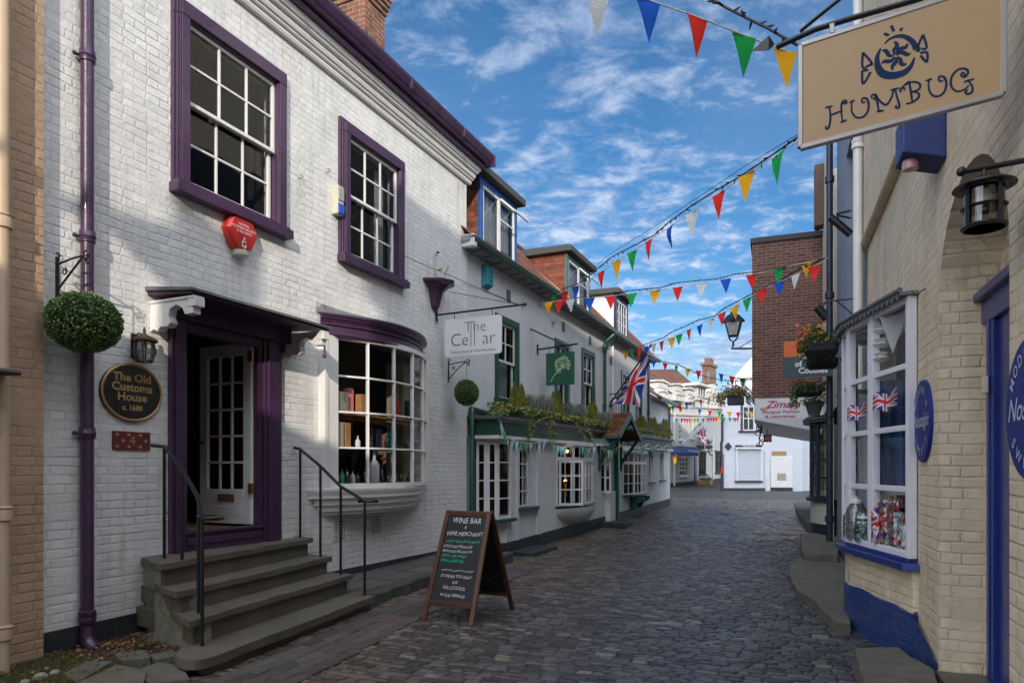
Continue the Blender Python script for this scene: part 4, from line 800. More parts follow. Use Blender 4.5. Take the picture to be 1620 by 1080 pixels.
def stone_slab(pts, z, seed, label): 
    x, y = pts[0]; mb = MB(); mb.prism(pts, -.06, z); o = mb.build('flagstone', 'flag', frame=FA, org=(x, y, 0)); rough(o, .012, .08, 4, seed); o.data.polygons.foreach_set('use_smooth', [True]*len(o.data.polygons)); o.data.set_sharp_from_angle(angle=R(50)); tag(o, label, 'flagstone', 'broken flagstones by the steps')
def gp_(px, py, z=.06):
    Y = (EYE-z)*FPX/(py-HY); x = (px-HX)/FPX*Y; dx, dy = x-FA.P[0], Y-FA.P[1]; return (dx*FA.d[0]+dy*FA.d[1], dx*FA.o[0]+dy*FA.o[1])
for pts, sd, lb in (([(100, 1062), (150, 1040), (178, 1043), (120, 1075)], 3, 'mossy flagstone nearest the moss at the left'), ([(122, 1078), (185, 1050), (232, 1060), (225, 1095), (140, 1098)], 7, 'largest green flagstone in front of the downpipe'), ([(178, 1034), (232, 1028), (238, 1040), (195, 1046)], 11, 'small flagstone just below the pipe shoe'), ([(220, 1056), (250, 1044), (290, 1050), (300, 1072), (235, 1078)], 15, 'pale broken flagstone against the lowest step'), ([(236, 1034), (270, 1026), (286, 1036), (246, 1043)], 19, 'narrow flagstone beside the mossy side wall')):
    stone_slab([gp_(*p) for p in pts], .05+.01*(sd % 3), sd, lb)
for i, (px, py, r_, lb) in enumerate(((64, 1073, .045, 'largest round cobble stone in the moss'), (87, 1066, .032, 'round cobble stone right of the largest one'), (40, 1081, .03, 'half hidden cobble stone at the bottom edge'), (70, 1022, .06, 'flat pale stone against the foot of the white wall'))):
    u, w_ = gp_(px, py, .04); mb = MB(); mb.ell((u, w_, .05), r_*1.2, r_, r_*.8, 14, 10); tag(rough(mb.build('cobble_stone', 'rock', frame=FA, org=(u, w_, .02), smooth=True), .006, 9, 0, i), lb, 'stone', 'loose stones in the moss')
# ================================================================ WHITE HOUSE WITH GREEN TRIM
B = thing('white_rendered_house', 'white rendered house with green trim and three dormers over a planted shop front', 'house', FB, 0, 0, 0)
UB = FB.u(1028); ZE = 5.70
def rb(px0, px1, yt, yb): a, b = FB.u(px0), FB.u(px1); return (a, b, FB.z(yb, a), FB.z(yt, a))
H1 = (FB.u(787), FB.u(816), 3.05, 4.62); H2 = (FB.u(880), FB.u(897), 3.25, 4.70); H3 = (FB.u(922), FB.u(938), 3.20, 4.80); H4 = (FB.u(984), FB.u(994), 3.45, 4.70); H5 = (FB.u(1007), FB.u(1014), 3.3, 4.45)
HS = [H1, H2, H3, H4, H5]
mb = MB(); wall(mb, -.3, UB, 2.2, ZE+.2, 0, HS, .14); mb.add([(UB, 0, -.2), (UB, -6, -.2), (UB, -6, ZE+.2), (UB, 0, ZE+.2), (UB, -1.3, 7.45)], [(0, 1, 2, 3), (3, 2, 4)]); mb.build('upper_wall', 'render', B, recalc=False)
def bwin(W, par, trim='green', arch=False):
    a, b, c, d = W; mb = MB(); e = .13
    mb.box(a-e, a, 0, .035, c, d+e); mb.box(b, b+e, 0, .035, c, d+e); mb.box(a, b, 0, .035, d, d+e); mb.box(a-e-.04, b+e+.04, 0, .10, c-.09, c); mb.box(b-.02, b+.0, -.12, .0, c, d)
    win = mb.build('window', trim, par, bev=.004); zm = (c+d)/2
    mb = MB(); grid_bars(mb, a, b, zm-.03, d, -.06, -.02, 2, 2, .05, .03); mb.build('upper_sash', 'white', win, bev=.002); mb = MB(); grid_bars(mb, a+.01, b-.01, c, zm+.03, -.10, -.065, 2 if W is not H1 else 1, 1, .05, .03); mb.build('lower_sash', 'white', win, bev=.002)
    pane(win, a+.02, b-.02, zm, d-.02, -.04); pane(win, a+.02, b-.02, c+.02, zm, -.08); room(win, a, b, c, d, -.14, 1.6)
    MB().grid(lambda s, t: (a+.04+(b-a-.08)*s, -.20+.015*math.sin(s*40), c+.03+(zm-c)*t), 24, 1).build('curtain', 'curtain', win, smooth=True); return win
for W in HS: bwin(W, B)
# eaves, gutter
mb = MB(); mb.pw([(0, ZE-.06), (.28, ZE-.02), (.28, ZE+.06), (0, ZE+.1)], -.2, UB+.2); sof = mb.build('soffit', 'soffit', B)
mb = MB(); n = int((UB)/.42)
for i in range(n): uu = -.1+i*.42; MB().box(uu, uu+.08, .0, .25, ZE-.085, ZE-.04).build('rafter_foot', 'soffit', B, bev=.004)
mb = MB(); mb.pw([(.26, ZE-.02), (.31, ZE-.05), (.37, ZE-.03), (.39, ZE+.05), (.26, ZE+.05)], -.15, UB+.25); mb.build('gutter', 'green', B, bev=.006)
MB().box(-.17, -.05, .0, .36, ZE-.12, ZE+.10).build('eaves_end', 'white', B, bev=.01)
RZ, RW = 7.42, -1.3
mb = MB(); mb.add([(-.2, .34, ZE+.03), (UB+.25, .34, ZE+.03), (UB+.25, RW, RZ), (-.2, RW, RZ), (-.2, -4, 6), (UB+.25, -4, 6)], [(0, 1, 2, 3), (3, 2, 5, 4)]); mb.build('roof', 'tile', B, recalc=False)
# the gently uneven ridge and tile edge
mb = MB(); r = random.Random(2); u = -.2
while u < UB: mb.tube([(u, RW, RZ+r.uniform(0, .015)), (u+.40, RW, RZ+r.uniform(0, .015))], .075, 8); u += .41
mb.build('ridge_tiles', 'tile_hung', B, smooth=True)
mb = MB(); u = -.18
while u < UB+.2: mb.box(u, u+.16, .30, .375, ZE+.045, ZE+.062+r.uniform(0, .006)); u += .168
mb.build('eaves_tiles', 'tile', B)
def dormer(ua, ub, z0, z1, frame_m, cheek_m, vent=True, cols=2, rows=1, wf=.12):
    back = -1.35; mb = MB()
    mb.pw([(back, z1-.031), (wf-.02, z1-.031), (wf-.02, z1-.08), (back, z1-.08)], ua, ub); ch = mb.build('dormer', cheek_m, B)
    for q in (ua, ub-.06): MB().box(q, q+.06, back, wf-.02, z0-.2, z1-.08).build('dormer_cheek', cheek_m, ch)
    mb = MB(); mb.pw([(back, z1-.03), (wf+.16, z1-.03), (wf+.16, z1+.11), (wf+.10, z1+.13), (back, z1+.16)], ua-.14, ub+.14); mb.build('dormer_roof', 'felt', ch, bev=.01)
    mb = MB(); e = .10; mb.box(ua-.01, ua+e, wf-.06, wf+.012, z0, z1-.03); mb.box(ub-e, ub+.01, wf-.06, wf+.012, z0, z1-.03); mb.box(ua+e, ub-e, wf-.06, wf+.012, z1-.17, z1-.03); mb.build('dormer_frame', frame_m, ch, bev=.004)
    a, b, c, d = ua+e, ub-e, z0+.02, z1-.17; m_ = (a+b)/2; mb = MB()
    if rows == 1:
        grid_bars(mb, a, m_, c, d, wf-.04, wf, 1, 1, .055, .03); grid_bars(mb, m_, b, c, d, wf-.04, wf, 1, 1, .055, .03); mb.box(m_+.055, b-.055, wf-.03, wf-.005, d-.42, d-.38)
    else: grid_bars(mb, a, b, c, d, wf-.04, wf, cols, rows, .06, .035)
    sh = mb.build('casement', 'white', ch, bev=.003)
    MB().add([(a, wf-.02, c), (b, wf-.02, c), (b, wf-.02, d), (a, wf-.02, d)], [(0, 1, 2, 3)]).build('glass', 'glass', ch, recalc=False)
    if vent:
        for (x0, x1, lift) in ((m_+.03, b-.02, .30),):
            p = []; mb = MB(); h = .40; w2 = wf+.02+lift; z2 = d-.02-math.sqrt(max(h*h-lift*lift, .01))
            for xx in (x0, x1): mb.beam((xx, wf+.02, d-.02), (xx, w2, z2), .04, .03)
            mb.beam((x0, wf+.02, d-.02), (x1, wf+.02, d-.02), .04, .03); mb.beam((x0, w2, z2), (x1, w2, z2), .04, .03); mb.build('open_vent', 'white', ch, bev=.002)
            if lift < .2: break
    room(ch, a, b, c, d, wf-.07, 1.0, 'interior', 'dormer_interior', .02)
    MB().grid(lambda s, t: (a+.05+(b-a-.1)*s, wf-.12+.015*math.sin(s*50), c+.03+(d-c-.1)*t), 30, 1).build('curtain', 'curtain', ch, smooth=True)
dormer(FB.u(760, .12), FB.u(817, .12), 5.86, 7.18, 'dormer_blue', 'tile_hung'); dormer(FB.u(897, .12), FB.u(933, .12), 5.86, 7.10, 'sage', 'tile_hung'); dormer(FB.u(974, .12), FB.u(993, .12), 5.86, 7.10, 'navy', 'render_blue', False, 4, 3)
mb = MB(); mb.tube([(FB.u(845), -.9, 6.95), (FB.u(893), .25, 5.85)], .012, 6); mb.build('roof_cable', 'cream_plastic', B)
# vent plates, lamps, pipes
for px, py in ((804, 468), (891, 517), (933, 539), (966, 570)):
    u = FB.u(px); z = FB.z(py, u); MB().box(u-.09, u+.09, 0, .02, z-.12, z+.12).build('vent_plate', 'sage', B, bev=.003)
for px, py in ((826, 479), (874, 508), (853, 480), (948, 548)):
    u = FB.u(px); z = FB.z(py, u); mb = MB(); mb.tube([(u, 0, z), (u, .09, z-.02)], .05, 10); mb.build('spot_light', 'cream_plastic', B, smooth=True)
def pipe(px, z0, z1, w_=.07, r_=.045, m='green', name='downpipe', fr=FB, par=B, hopper=False):
    u = fr.u(px, w_); mb = MB(); mb.tube([(u, w_, z0), (u, w_, z1)], r_, 10)
    for zz0 in np.arange(z0+.8, z1, 1.7): mb.lathe((u, w_, zz0), [(r_, -.04), (r_+.015, -.035), (r_+.015, .035), (r_, .04)], 10)
    if hopper: mb.tube([(u, w_, z1), (u+.0, w_+.05, z1+.18), (u+.1, .3, z1+.36)], [r_, r_*1.6, r_*2], 10); mb.lathe((u, w_, z1-.12), [(r_, -.1), (r_*2.1, .1), (r_*2.1, .16), (r_, .17)], 8)
    return mb.build(name, m, par, smooth=True)
pipe(957, 2.7, 5.25, hopper=True); pipe(1026, 2.9, 5.55, m='navy')
for px, yt, yb in ((968, 570, 640), (745, 400, 640)):
    u = FB.u(px) if px > 760 else .12; mb = MB(); mb.tube([(u, .03, 2.6), (u, .03, ZE-.2)], .035, 8); mb.build('white_pipe', 'white', B, smooth=True)
# lower far end of the house
u2 = FB.u(1058, .0); zl = 4.35
mb = MB(); wall(mb, UB, u2, -.2, zl, .0, [(FB.u(1025, .0)+.6, FB.u(1034), 1.35, 2.35)] if False else [], .1); mb.add([(u2, 0, -.2), (u2, -5, -.2), (u2, -5, zl), (u2, 0, zl), (u2, -2.5, 6.0)], [(0, 1, 2, 3), (3, 2, 4)]); mb.build('end_wall', 'render_blue', B, recalc=False)
mb = MB(); mb.add([(UB, .35, zl-.05), (u2+.3, .35, zl-.05), (u2+.3, -2.4, zl+1.75), (UB, -2.4, zl+1.75)], [(0, 1, 2, 3)]); mb.build('end_roof', 'tile_far', B, recalc=False); MB().pw([(.33, zl-.12), (.44, zl-.12), (.46, zl-.0), (.33, zl-.0)], UB, u2+.35).build('end_gutter', 'green', B)
pipe(1059, .25, zl-.1, m='green')

# ---- ground floor, set forward under a flat roof
WG = .45
UG0, UG1 = 1.05, FB.u(984, WG); UG2 = FB.u(1060, WG)
F0, F1 = FB.u(788, .57), FB.u(982, .57)
FZ = lambda u: 2.55+.011*(u-.8)
gw = [(FB.u(820, WG), FB.u(840, WG), .83, 2.03), (FB.u(880, WG), FB.u(938, WG), .75, 2.16), (FB.u(951, WG), FB.u(972, WG), .95, 2.18), (FB.u(985, WG), FB.u(1021, WG), .82, 2.12), (FB.u(1027, WG), FB.u(1033, WG), 1.15, 2.3), (FB.u(1044, WG), FB.u(1050, WG), 1.2, 2.25)]
mb = MB(); wall(mb, UG0, UG2, -.25, 2.33, WG, gw, .16)
mb.add([(UG2, WG, -.2), (UG2, -.1, -.2), (UG2, -.1, 2.5), (UG2, WG, 2.5)], [(0, 1, 2, 3)])
mb.build('shopfront_wall', 'render', B, recalc=False)
mb = MB(); mb.box(.30, .42, -.05, .06, -.2, 2.33); mb.prism([(.36, .0), (.42, .06), (UG0-.02, WG), (UG0+.02, WG-.04)], -.2, .60); mb.build('corner_wall', 'render', B)
zpl = lambda u: float(np.interp(u, [1.0, 16.2], [.19, .44]))
mb = MB(); mb.box(UG0, UG2+.01, WG, WG+.015, -.3, (zpl(UG0), zpl(UG2))); mb.prism([(.40, .07), (UG0, WG+.015), (UG0, WG), (.42, .03)], -.3, .185); mb.build('plinth', 'plinth', B)
for px in (818, 850): u = FB.u(px, WG); MB().box(u-.10, u+.02 if px < 830 else u+.14, WG, WG+.05, zpl(u)+.0, 2.33).build('pilaster', 'render', B, bev=.005)
# fascia with its white band and lead edge
fas = MB(); band = MB(); led = MB()
def fbox(mb, a, b, w0, w1, h0, h1): mb.box(a, b, w0, w1, (FZ(a)+h0, FZ(b)+h0), (FZ(a)+h1, FZ(b)+h1))
fbox(fas, F0, F1, .40, .555, -.32, -.03); fas.prism([(.28, .0), (F0, .555), (F0, .40), (.36, -.0)], FZ(.8)-.32, FZ(.8)-.03)
fbox(band, F0-.02, F1+.02, .30, .60, -.385, -.322); band.prism([(.25, .0), (F0-.02, .60), (F0, .40), (.36, 0)], FZ(.8)-.385, FZ(.8)-.322); fbox(band, F0, F1, .555, .575, -.05, -.03)
fbox(led, F0-.06, F1+.05, -.02, .66, -.03, .035); led.prism([(.20, -.02), (F0-.06, .66), (F0, .4), (F0, -.02)], FZ(.8)-.03, FZ(.8)+.035)
f = fas.build('fascia', 'green', B, bev=.003); band.build('fascia_band', 'white', B, bev=.003); led.build('flat_roof', 'lead', B, bev=.008)
G0, G1 = FB.u(1003, .57), FB.u(1064, .57)
mb = MB(); fbox(mb, G0, G1, .40, .555, -.34, -.03); mb.build('fascia', 'lead', B, bev=.003); mb = MB(); fbox(mb, G0, G1+.03, .30, .60, -.40, -.342); mb.build('fascia_band', 'white', B, bev=.003); mb = MB(); fbox(mb, G0-.05, G1+.05, -.02, .64, -.03, .03); fbox(mb, F1, G0, -.02, .40, -.3, .03); mb.build('flat_roof', 'lead', B, bev=.008)
pu_ = .24; mb = MB(); mb.tube([(pu_, .10, -.1), (pu_, .10, 2.62), (pu_+.05, .06, 2.72), (pu_+.7, .02, 2.70)], .052, 12); mb.build('downpipe', 'green', B, smooth=True); MB().tube([(pu_+.12, .03, 2.72), (1.5, .03, 2.70)], .045, 10).build('overflow_pipe', 'lead', B, smooth=True)
# corner window in the canted end
def casement_seg(mb, a, b, z0, z1, cols, rows, br=.05, gb=.024, th=.04):
    """one glazed leaf between plan points a and b"""
    a = Vector(a); b = Vector(b); d = (b-a); Ln = d.length; d /= Ln; A = lambda t, z: (a.x+d.x*t, a.y+d.y*t, z)
    for t in (br/2, Ln-br/2): mb.beam(A(t, z0), A(t, z1), th, br) if False else mb.prism([(a.x+d.x*(t-br/2)-d.y*th/2, a.y+d.y*(t-br/2)+d.x*th/2), (a.x+d.x*(t+br/2)-d.y*th/2, a.y+d.y*(t+br/2)+d.x*th/2), (a.x+d.x*(t+br/2)+d.y*th/2, a.y+d.y*(t+br/2)-d.x*th/2), (a.x+d.x*(t-br/2)+d.y*th/2, a.y+d.y*(t-br/2)-d.x*th/2)], z0, z1)
    for z in (z0+br/2, z1-br/2): mb.beam(A(br, z), A(Ln-br, z), th*.98, br)
    for i in range(1, cols):
        t = br+(Ln-2*br)*i/cols; mb.prism([(a.x+d.x*(t-gb/2)-d.y*th*.3, a.y+d.y*(t-gb/2)+d.x*th*.3), (a.x+d.x*(t+gb/2)-d.y*th*.3, a.y+d.y*(t+gb/2)+d.x*th*.3), (a.x+d.x*(t+gb/2)+d.y*th*.3, a.y+d.y*(t+gb/2)-d.x*th*.3), (a.x+d.x*(t-gb/2)+d.y*th*.3, a.y+d.y*(t-gb/2)-d.x*th*.3)], z0+br, z1-br)
    for j in range(1, rows): z = z0+br+(z1-z0-2*br)*j/rows; mb.beam(A(br, z), A(Ln-br, z), th*.55, gb)
def glass_seg(mb, a, b, z0, z1): mb.add([(a[0], a[1], z0), (b[0], b[1], z0), (b[0], b[1], z1), (a[0], a[1], z1)], [(0, 1, 2, 3)])
cp = [(.40, .10), (FB.u(787, .44), .44), (UG0+.02, .50)]
cz0, cz1 = .66, 2.12
mb = MB(); casement_seg(mb, cp[0], ((cp[0][0]+cp[1][0])/2, (cp[0][1]+cp[1][1])/2), cz0, cz1, 1, 4, .055); casement_seg(mb, ((cp[0][0]+cp[1][0])/2, (cp[0][1]+cp[1][1])/2), cp[1], cz0, cz1, 1, 4, .055); casement_seg(mb, cp[1], cp[2], cz0, cz1, 1, 4, .045)
cw_ = mb.build('corner_window', 'white', B, bev=.003); mb = MB(); glass_seg(mb, cp[0], cp[1], cz0, cz1); glass_seg(mb, cp[1], cp[2], cz0, cz1); mb.build('glass', 'glass_dark', cw_, recalc=False)
MB().prism([(.33, .04), (cp[1][0]-.06, .52), (UG0+.12, .60), (UG0+.16, .45), (.5, .0)], .60, .66).build('sill', 'green', cw_, bev=.006); MB().prism([(.35, .06), (cp[1][0], .46), (UG0, .50), (UG0, WG-.1), (.5, .0)], cz1, 2.33).build('window_head', 'white', cw_)
MB().add([(.3, -.0, .5), (1.6, -.9, .5), (1.6, -.9, 2.4), (.3, 0, 2.4), (UG0+.0, WG-.16, .5), (UG0, WG-.16, 2.4)], [(0, 1, 2, 3), (1, 4, 5, 2)]).build('interior', 'interior', cw_, recalc=False)
# narrow window
a, b, c, d = gw[0]; mb = MB(); grid_bars(mb, a, b, c, d, WG-.12, WG-.07, 3, 4, .035, .022); w_ = mb.build('window', 'white', B, bev=.002); pane(w_, a, b, c, d, WG-.095, 'glass_dark'); MB().box(a-.1, b+.25, WG-.1, WG+.10, c-.07, c).build('sill', 'green', w_, bev=.006); room(w_, a, b, c, d, WG-.16, 1.4)
# bow windows
def bow_b(hole, sag, segs, rows, sillm='green', corbel=True, pr=.10, leafcols=2):
    a, b, c, d = hole; p = arc(a, b, sag, segs, WG+.0); mb = MB()
    for q0, q1 in zip(p, p[1:]): casement_seg(mb, q0, q1, c, d-.32, leafcols, rows, .042, .022); casement_seg(mb, q0, q1, d-.32, d, leafcols, 1, .042, .022)
    win = mb.build('bow_window', 'white', B, bev=.002); mb = MB()
    for q0, q1 in zip(p, p[1:]): glass_seg(mb, q0, q1, c, d)
    mb.build('glass', 'glass_dark', win, recalc=False)
    po = arc(a-.08, b+.08, sag+.09, 14, WG+.0); MB().prism(po, c-.06, c).build('sill', sillm, win, bev=.005); MB().prism(po, d, d+.07).build('window_head', 'white', win)
    if corbel:
        mb = MB(); n = 14; pts = []; rows_ = 8
        for k in range(rows_+1):
            t = k/rows_; s_ = math.sqrt(1-t*t*.995); cu = (a+b)/2; pp_ = [(cu+(x-cu)*s_, WG+(y-WG)*s_) for x, y in po]; pts += [(x, y, c-.06-t*.42) for x, y in pp_]
        m_ = len(po); mb.add(pts, [(i*m_+j, i*m_+j+1, (i+1)*m_+j+1, (i+1)*m_+j) for i in range(rows_) for j in range(m_-1)]); mb.build('curved_underside', 'render', win, smooth=True)
    room(win, a, b, c, d, WG-.16, 1.8, 'interior_warm', 'shop_interior', .3); return win, p
bw1, bp1 = bow_b(gw[1], .24, 4, 3); bw2, bp2 = bow_b(gw[3], .22, 4, 3, corbel=False)
MB().pw([(WG, .30), (WG+.12, .34), (WG+.22, .52), (WG+.42, .60), (WG+.45, .72), (WG, .74)], (gw[3][0]+gw[3][1])/2-.6, (gw[3][0]+gw[3][1])/2-.48).build('sill_bracket', 'green', bw2, bev=.004)
MB().pw([(WG, .34), (WG+.12, .38), (WG+.22, .54), (WG+.38, .62), (WG+.42, .74), (WG, .76)], (gw[3][0]+gw[3][1])/2+.3, (gw[3][0]+gw[3][1])/2+.42).build('sill_bracket', 'green', bw2, bev=.004)
# open casement leaves
def leafopen(u0, w0, px1, z0, z1, cols, rows):
    k = (px1-HX)/FPX; u1 = u0+.05; w1 = FB.w(px1, u1); mb = MB(); casement_seg(mb, (u0, w0), (u1, w1), z0, z1, cols, rows, .05, .024, .035); o = mb.build('open_casement', 'white', B, bev=.002); mb = MB(); glass_seg(mb, (u0, w0), (u1, w1), z0+.03, z1-.03); mb.build('glass', 'glass_dark', o, recalc=False)
leafopen(gw[1][0]+.02, WG+.06, 923, gw[1][2]+.03, gw[1][3]-.36, 2, 3); leafopen(gw[2][0]+.1, WG+.06, 967, gw[2][2], gw[2][3]-.05, 1, 3)
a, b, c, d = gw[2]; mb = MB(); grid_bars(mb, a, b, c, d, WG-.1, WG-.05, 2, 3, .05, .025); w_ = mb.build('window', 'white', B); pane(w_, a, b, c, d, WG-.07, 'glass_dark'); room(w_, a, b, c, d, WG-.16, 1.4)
for W in gw[4:]:
    a, b, c, d = W; mb = MB(); grid_bars(mb, a, b, c, d, WG-.12, WG-.07, 2, 4, .05, .03); w_ = mb.build('window', 'white', B); pane(w_, a, b, c, d, WG-.1, 'glass_dark'); room(w_, a, b, c, d, WG-.16, 1.0); MB().box(a-.15, b+.15, WG-.1, WG+.08, c-.07, c).build('sill', 'lead', w_, bev=.005); MB().box(a-.12, b+.12, WG, WG+.05, d, d+.06).build('hood', 'lead', w_)
# warm lamp and candles inside
u = (gw[1][0]+.35); t = thing('ceiling_lamp', 'warm lit lamp seen through the first bow window of the green trimmed house', 'lamp', FB, u, WG+.12, 2.0); MB().ell((u, WG+.14, 2.02), .025, .025, .035).build('bulb', 'warm', t, smooth=True); MB().tube([(u, WG+.14, 2.06), (u, WG+.14, 2.2)], .004, 5).build('flex', 'black', t)
for i, (dx, z) in enumerate(((.25, 1.42), (.31, 1.34), (.20, 1.33))):
    u = gw[1][0]+dx+.12; t = thing('candle', ('orange candle glow at the top of the cluster in the bow window', 'small candle glow on the right of the cluster in the bow window', 'small candle glow on the left of the cluster in the bow window')[i], 'candle', FB, u, WG-.05, z); MB().ell((u, WG+.08, z), .018, .018, .028).build('flame', 'soft_warm', t, smooth=True); MB().lathe((u, WG+.08, z-.03), [(.012, -.35), (.03, -.2), (.012, -.05), (.035, 0), (.04, .02), (.01, .02)], 10).build('candle_stand', 'brass', t, smooth=True)
# gabled porch
pu0, pu1 = FB.u(969, .9)+.1, FB.u(1006, .9); pm = (pu0+pu1)/2; pzr, pze = 3.12, 2.52; po = 1.05
pz_r = FB.z(657, pm, .6); 
mb = MB()
for sg, ue in ((-1, pu0), (1, pu1)):
    mb.add([(pm, -.0, pz_r), (pm, po, pz_r), (ue, po, pze), (ue, 0, pze), (pm, 0, pz_r-.06), (pm, po, pz_r-.06), (ue, po, pze-.06), (ue, 0, pze-.06)], [(0, 1, 2, 3), (4, 5, 6, 7), (1, 2, 6, 5), (2, 3, 7, 6)])
porch = mb.build('porch', 'tile', B, recalc=False)
mb = MB()
for i in range(9):                                   # tile courses stand proud
    t = i/9; u_ = pm+(pu0-pm)*t; z_ = pz_r+(pze-pz_r)*t; u2_ = pm+(pu1-pm)*t
    mb.box(u_-.03, u_+.005, 0, po+.02, z_-.0, z_+.022); mb.box(u2_-.005, u2_+.03, 0, po+.02, z_-.0, z_+.022)
mb.tube([(pm, 0, pz_r+.02), (pm, po+.02, pz_r+.02)], .05, 8); mb.build('porch_tiles', 'tile', porch)
mb = MB()
for ue in (pu0, pu1): mb.beam((pm, po, pz_r-.03), (ue, po, pze-.05), .05, .14)
mb.beam((pu0, po, pze-.05), (pu0, .5, pze-.05), .07, .08); mb.beam((pu1, po, pze-.05), (pu1, .5, pze-.05), .07, .08); mb.tube([(pm-.25, po-.02, pz_r-.42), (pm, po, pz_r-.34), (pm+.25, po-.02, pz_r-.42)], .05, 8); mb.build('barge_board', 'sage', porch, bev=.004)
mb = MB()
for ue in (pu0+.1, pu1-.1): mb = MB(); mb.beam((ue, .46, 1.75), (ue, po-.08, pze-.08), .06, .09); mb.box(ue-.04, ue+.04, WG, WG+.07, 1.55, 2.5); mb.build('porch_brace', 'green', porch, bev=.004)
mb = MB(); u = FB.u(976, .62); mb.box(u-.05, u+.05, .55, .68, .12, 2.45); mb.build('porch_post', 'green', porch, bev=.004); MB().box(u-.62, u-.10, WG-.02, WG+.16, .14, .98).build('post_base', 'render', B, bev=.004)
u = FB.u(978, .8); MB().box(u-.6, u+.25, WG, 1.15, .02, .16).build('door_step', 'plinth', B, bev=.01)
u = FB.u(828, .55); x, y = FB.xy(u, .6); tag(MB().box(u-.55, u+.75, .47, 1.0, g(y)-.05, g(y)+.07).build('door_step', 'plinth', frame=FB, org=(u, .5, 0), bev=.01), 'low black doorstep at the foot of the white wall behind the chalkboard', 'step')

# ---- things on and around the green trimmed house
u, z = FB.uz(766, 439); t = thing('alarm_box', 'teal burglar alarm box under the eaves of the green trimmed house', 'alarm box', FB, u, 0, z); MB().prism([(u-.13, 0), (u-.10, .11), (u+.13, .14), (u+.15, 0)], [z-.22, z-.16, z-.16, z-.22], z+.21).build('cover', 'teal', t, bev=.01); mb = MB()
for k in range(3): mb.lathe((u+.05, .128, z+.11-.09*k), [(.02, 0), (.022, .012), (.004, .014)], 10, axis='w')
mb.build('louvre', 'grey_letter', t)
us = FB.u(850); zb = FB.z(553, us); t = thing('green_hanging_sign', 'dark green hanging sign with a pale flower head emblem', 'shop sign', FB, us, 0, zb)
w0, w1 = FB.w(864, us), FB.w(909, us); z1, z0 = FB.z(559, us, w0), FB.z(610, us, w0)
mb = MB(); mb.tube([(us, 0, zb), (us, w1+.08, zb+.06)], .02, 8); mb.box(us-.03, us+.03, 0, .02, zb-.12, zb+.12); ust = FB.u(839); mb.tube([(us, w1-.2, zb+.04), (ust, .0, FB.z(520, ust))], .018, 6)
for ww in (w0+.08, w1-.08): mb.tube([(us, ww, zb+.03), (us, ww, z1)], .007, 5)
mb.build('bar', 'black', t); MB().box(us-.012, us+.012, w0, w1, z0, z1).build('board', 'sign_green', t, bev=.003)
mb = MB(); r = random.Random(4); cw2, cz2 = (w0+w1)/2+.06, (z0+z1)/2+.08
mb.tube([(us-.0135, w0+.12, z0+.08), (us-.0135, w0+.20, z0+.22), (us-.0135, cw2, cz2-.05)], .010, 6)
for k in range(11):
    a = R(-25+k*26); q = (cw2+math.cos(a)*.15, cz2+math.sin(a)*.17); mb.tube([(us-.0135, cw2, cz2-.05), (us-.0135, q[0], q[1])], .004, 5)
    for _ in range(16): b2 = r.uniform(0, 6.28); rr_ = r.uniform(.015, .045); mb.ell((us-.0135, q[0]+rr_*math.cos(b2), q[1]+rr_*math.sin(b2)), .003, .010, .010, 6, 4)
for _ in range(60): b2 = r.uniform(0, 6.28); rr_ = r.uniform(.0, .11); mb.ell((us-.0135, cw2+rr_*math.cos(b2), cz2+rr_*math.sin(b2)), .003, .009, .009, 6, 4)
mb.build('emblem', 'pale_green', t)
# troughs with conifers, lavender and trailing ivy
def trough(name, label, ua, ub, seed):
    za = FZ((ua+ub)/2)+.035; t = thing(name, label, 'planter', FB, ua, .4, za); MB().box(ua, ub, .24, .56, (FZ(ua)+.036, FZ(ub)+.036), (FZ(ua)+.24, FZ(ub)+.24)).build('trough', 'green', t, bev=.01)
    return t
def conifer(u, w_, z, h, r_, seed, label):
    rg = random.Random(seed); t = thing('dwarf_conifer', label, 'conifer', FB, u, w_, z, 'golden conifers on the shop roof'); mb = MB()
    for _ in range(1500):
        q = rg.random()**.8; rr_ = r_*(1-q)**.75*(.8+.3*noise.noise(Vector((q*9, seed, 0))))*math.sqrt(rg.random())**.5; a = rg.uniform(0, 6.28)
        mb.leaf((u+rr_*math.cos(a), w_+rr_*math.sin(a), z+h*q), rg.uniform(.03, .065), rg, .28, d=(math.cos(a)*.35+rg.gauss(0, .2), math.sin(a)*.35+rg.gauss(0, .2), 1))
    mb.build('crown', 'conifer', t, recalc=False); MB().tube([(u, w_, z-.05), (u, w_, z+h*.7)], [.012, .004], 6).build('trunk', 'wood', t)
def tuft(u, w_, z, h, r_, seed, label, m='lavender', n=300, grp='lavender tufts on the shop roof'):
    rg = random.Random(seed); mb = MB()
    for _ in range(n):
        a = rg.uniform(0, 6.28); sp = rg.uniform(0, 1); p0 = Vector((u+rg.gauss(0, r_*.35), w_+rg.gauss(0, r_*.25), z)); d = Vector((math.cos(a)*sp*.7, math.sin(a)*sp*.5, 1)).normalized(); hh = h*rg.uniform(.4, 1); x = d.cross(Vector((rg.gauss(0, 1), rg.gauss(0, 1), 0))).normalized()*.005
        e_ = p0+d*hh; mb.add([p0-x, p0+x, e_+x, e_-x], [(0, 1, 2, 3)]); mb.leaf(e_, rg.uniform(.02, .05), rg, .3, d=d)
        mb.leaf(p0+d*hh*rg.random(), rg.uniform(.03, .05), rg, .2)
    o = mb.build('lavender_plant', m, frame=FB, org=(u, w_, z), recalc=False); tag(o, label, 'plant', grp)
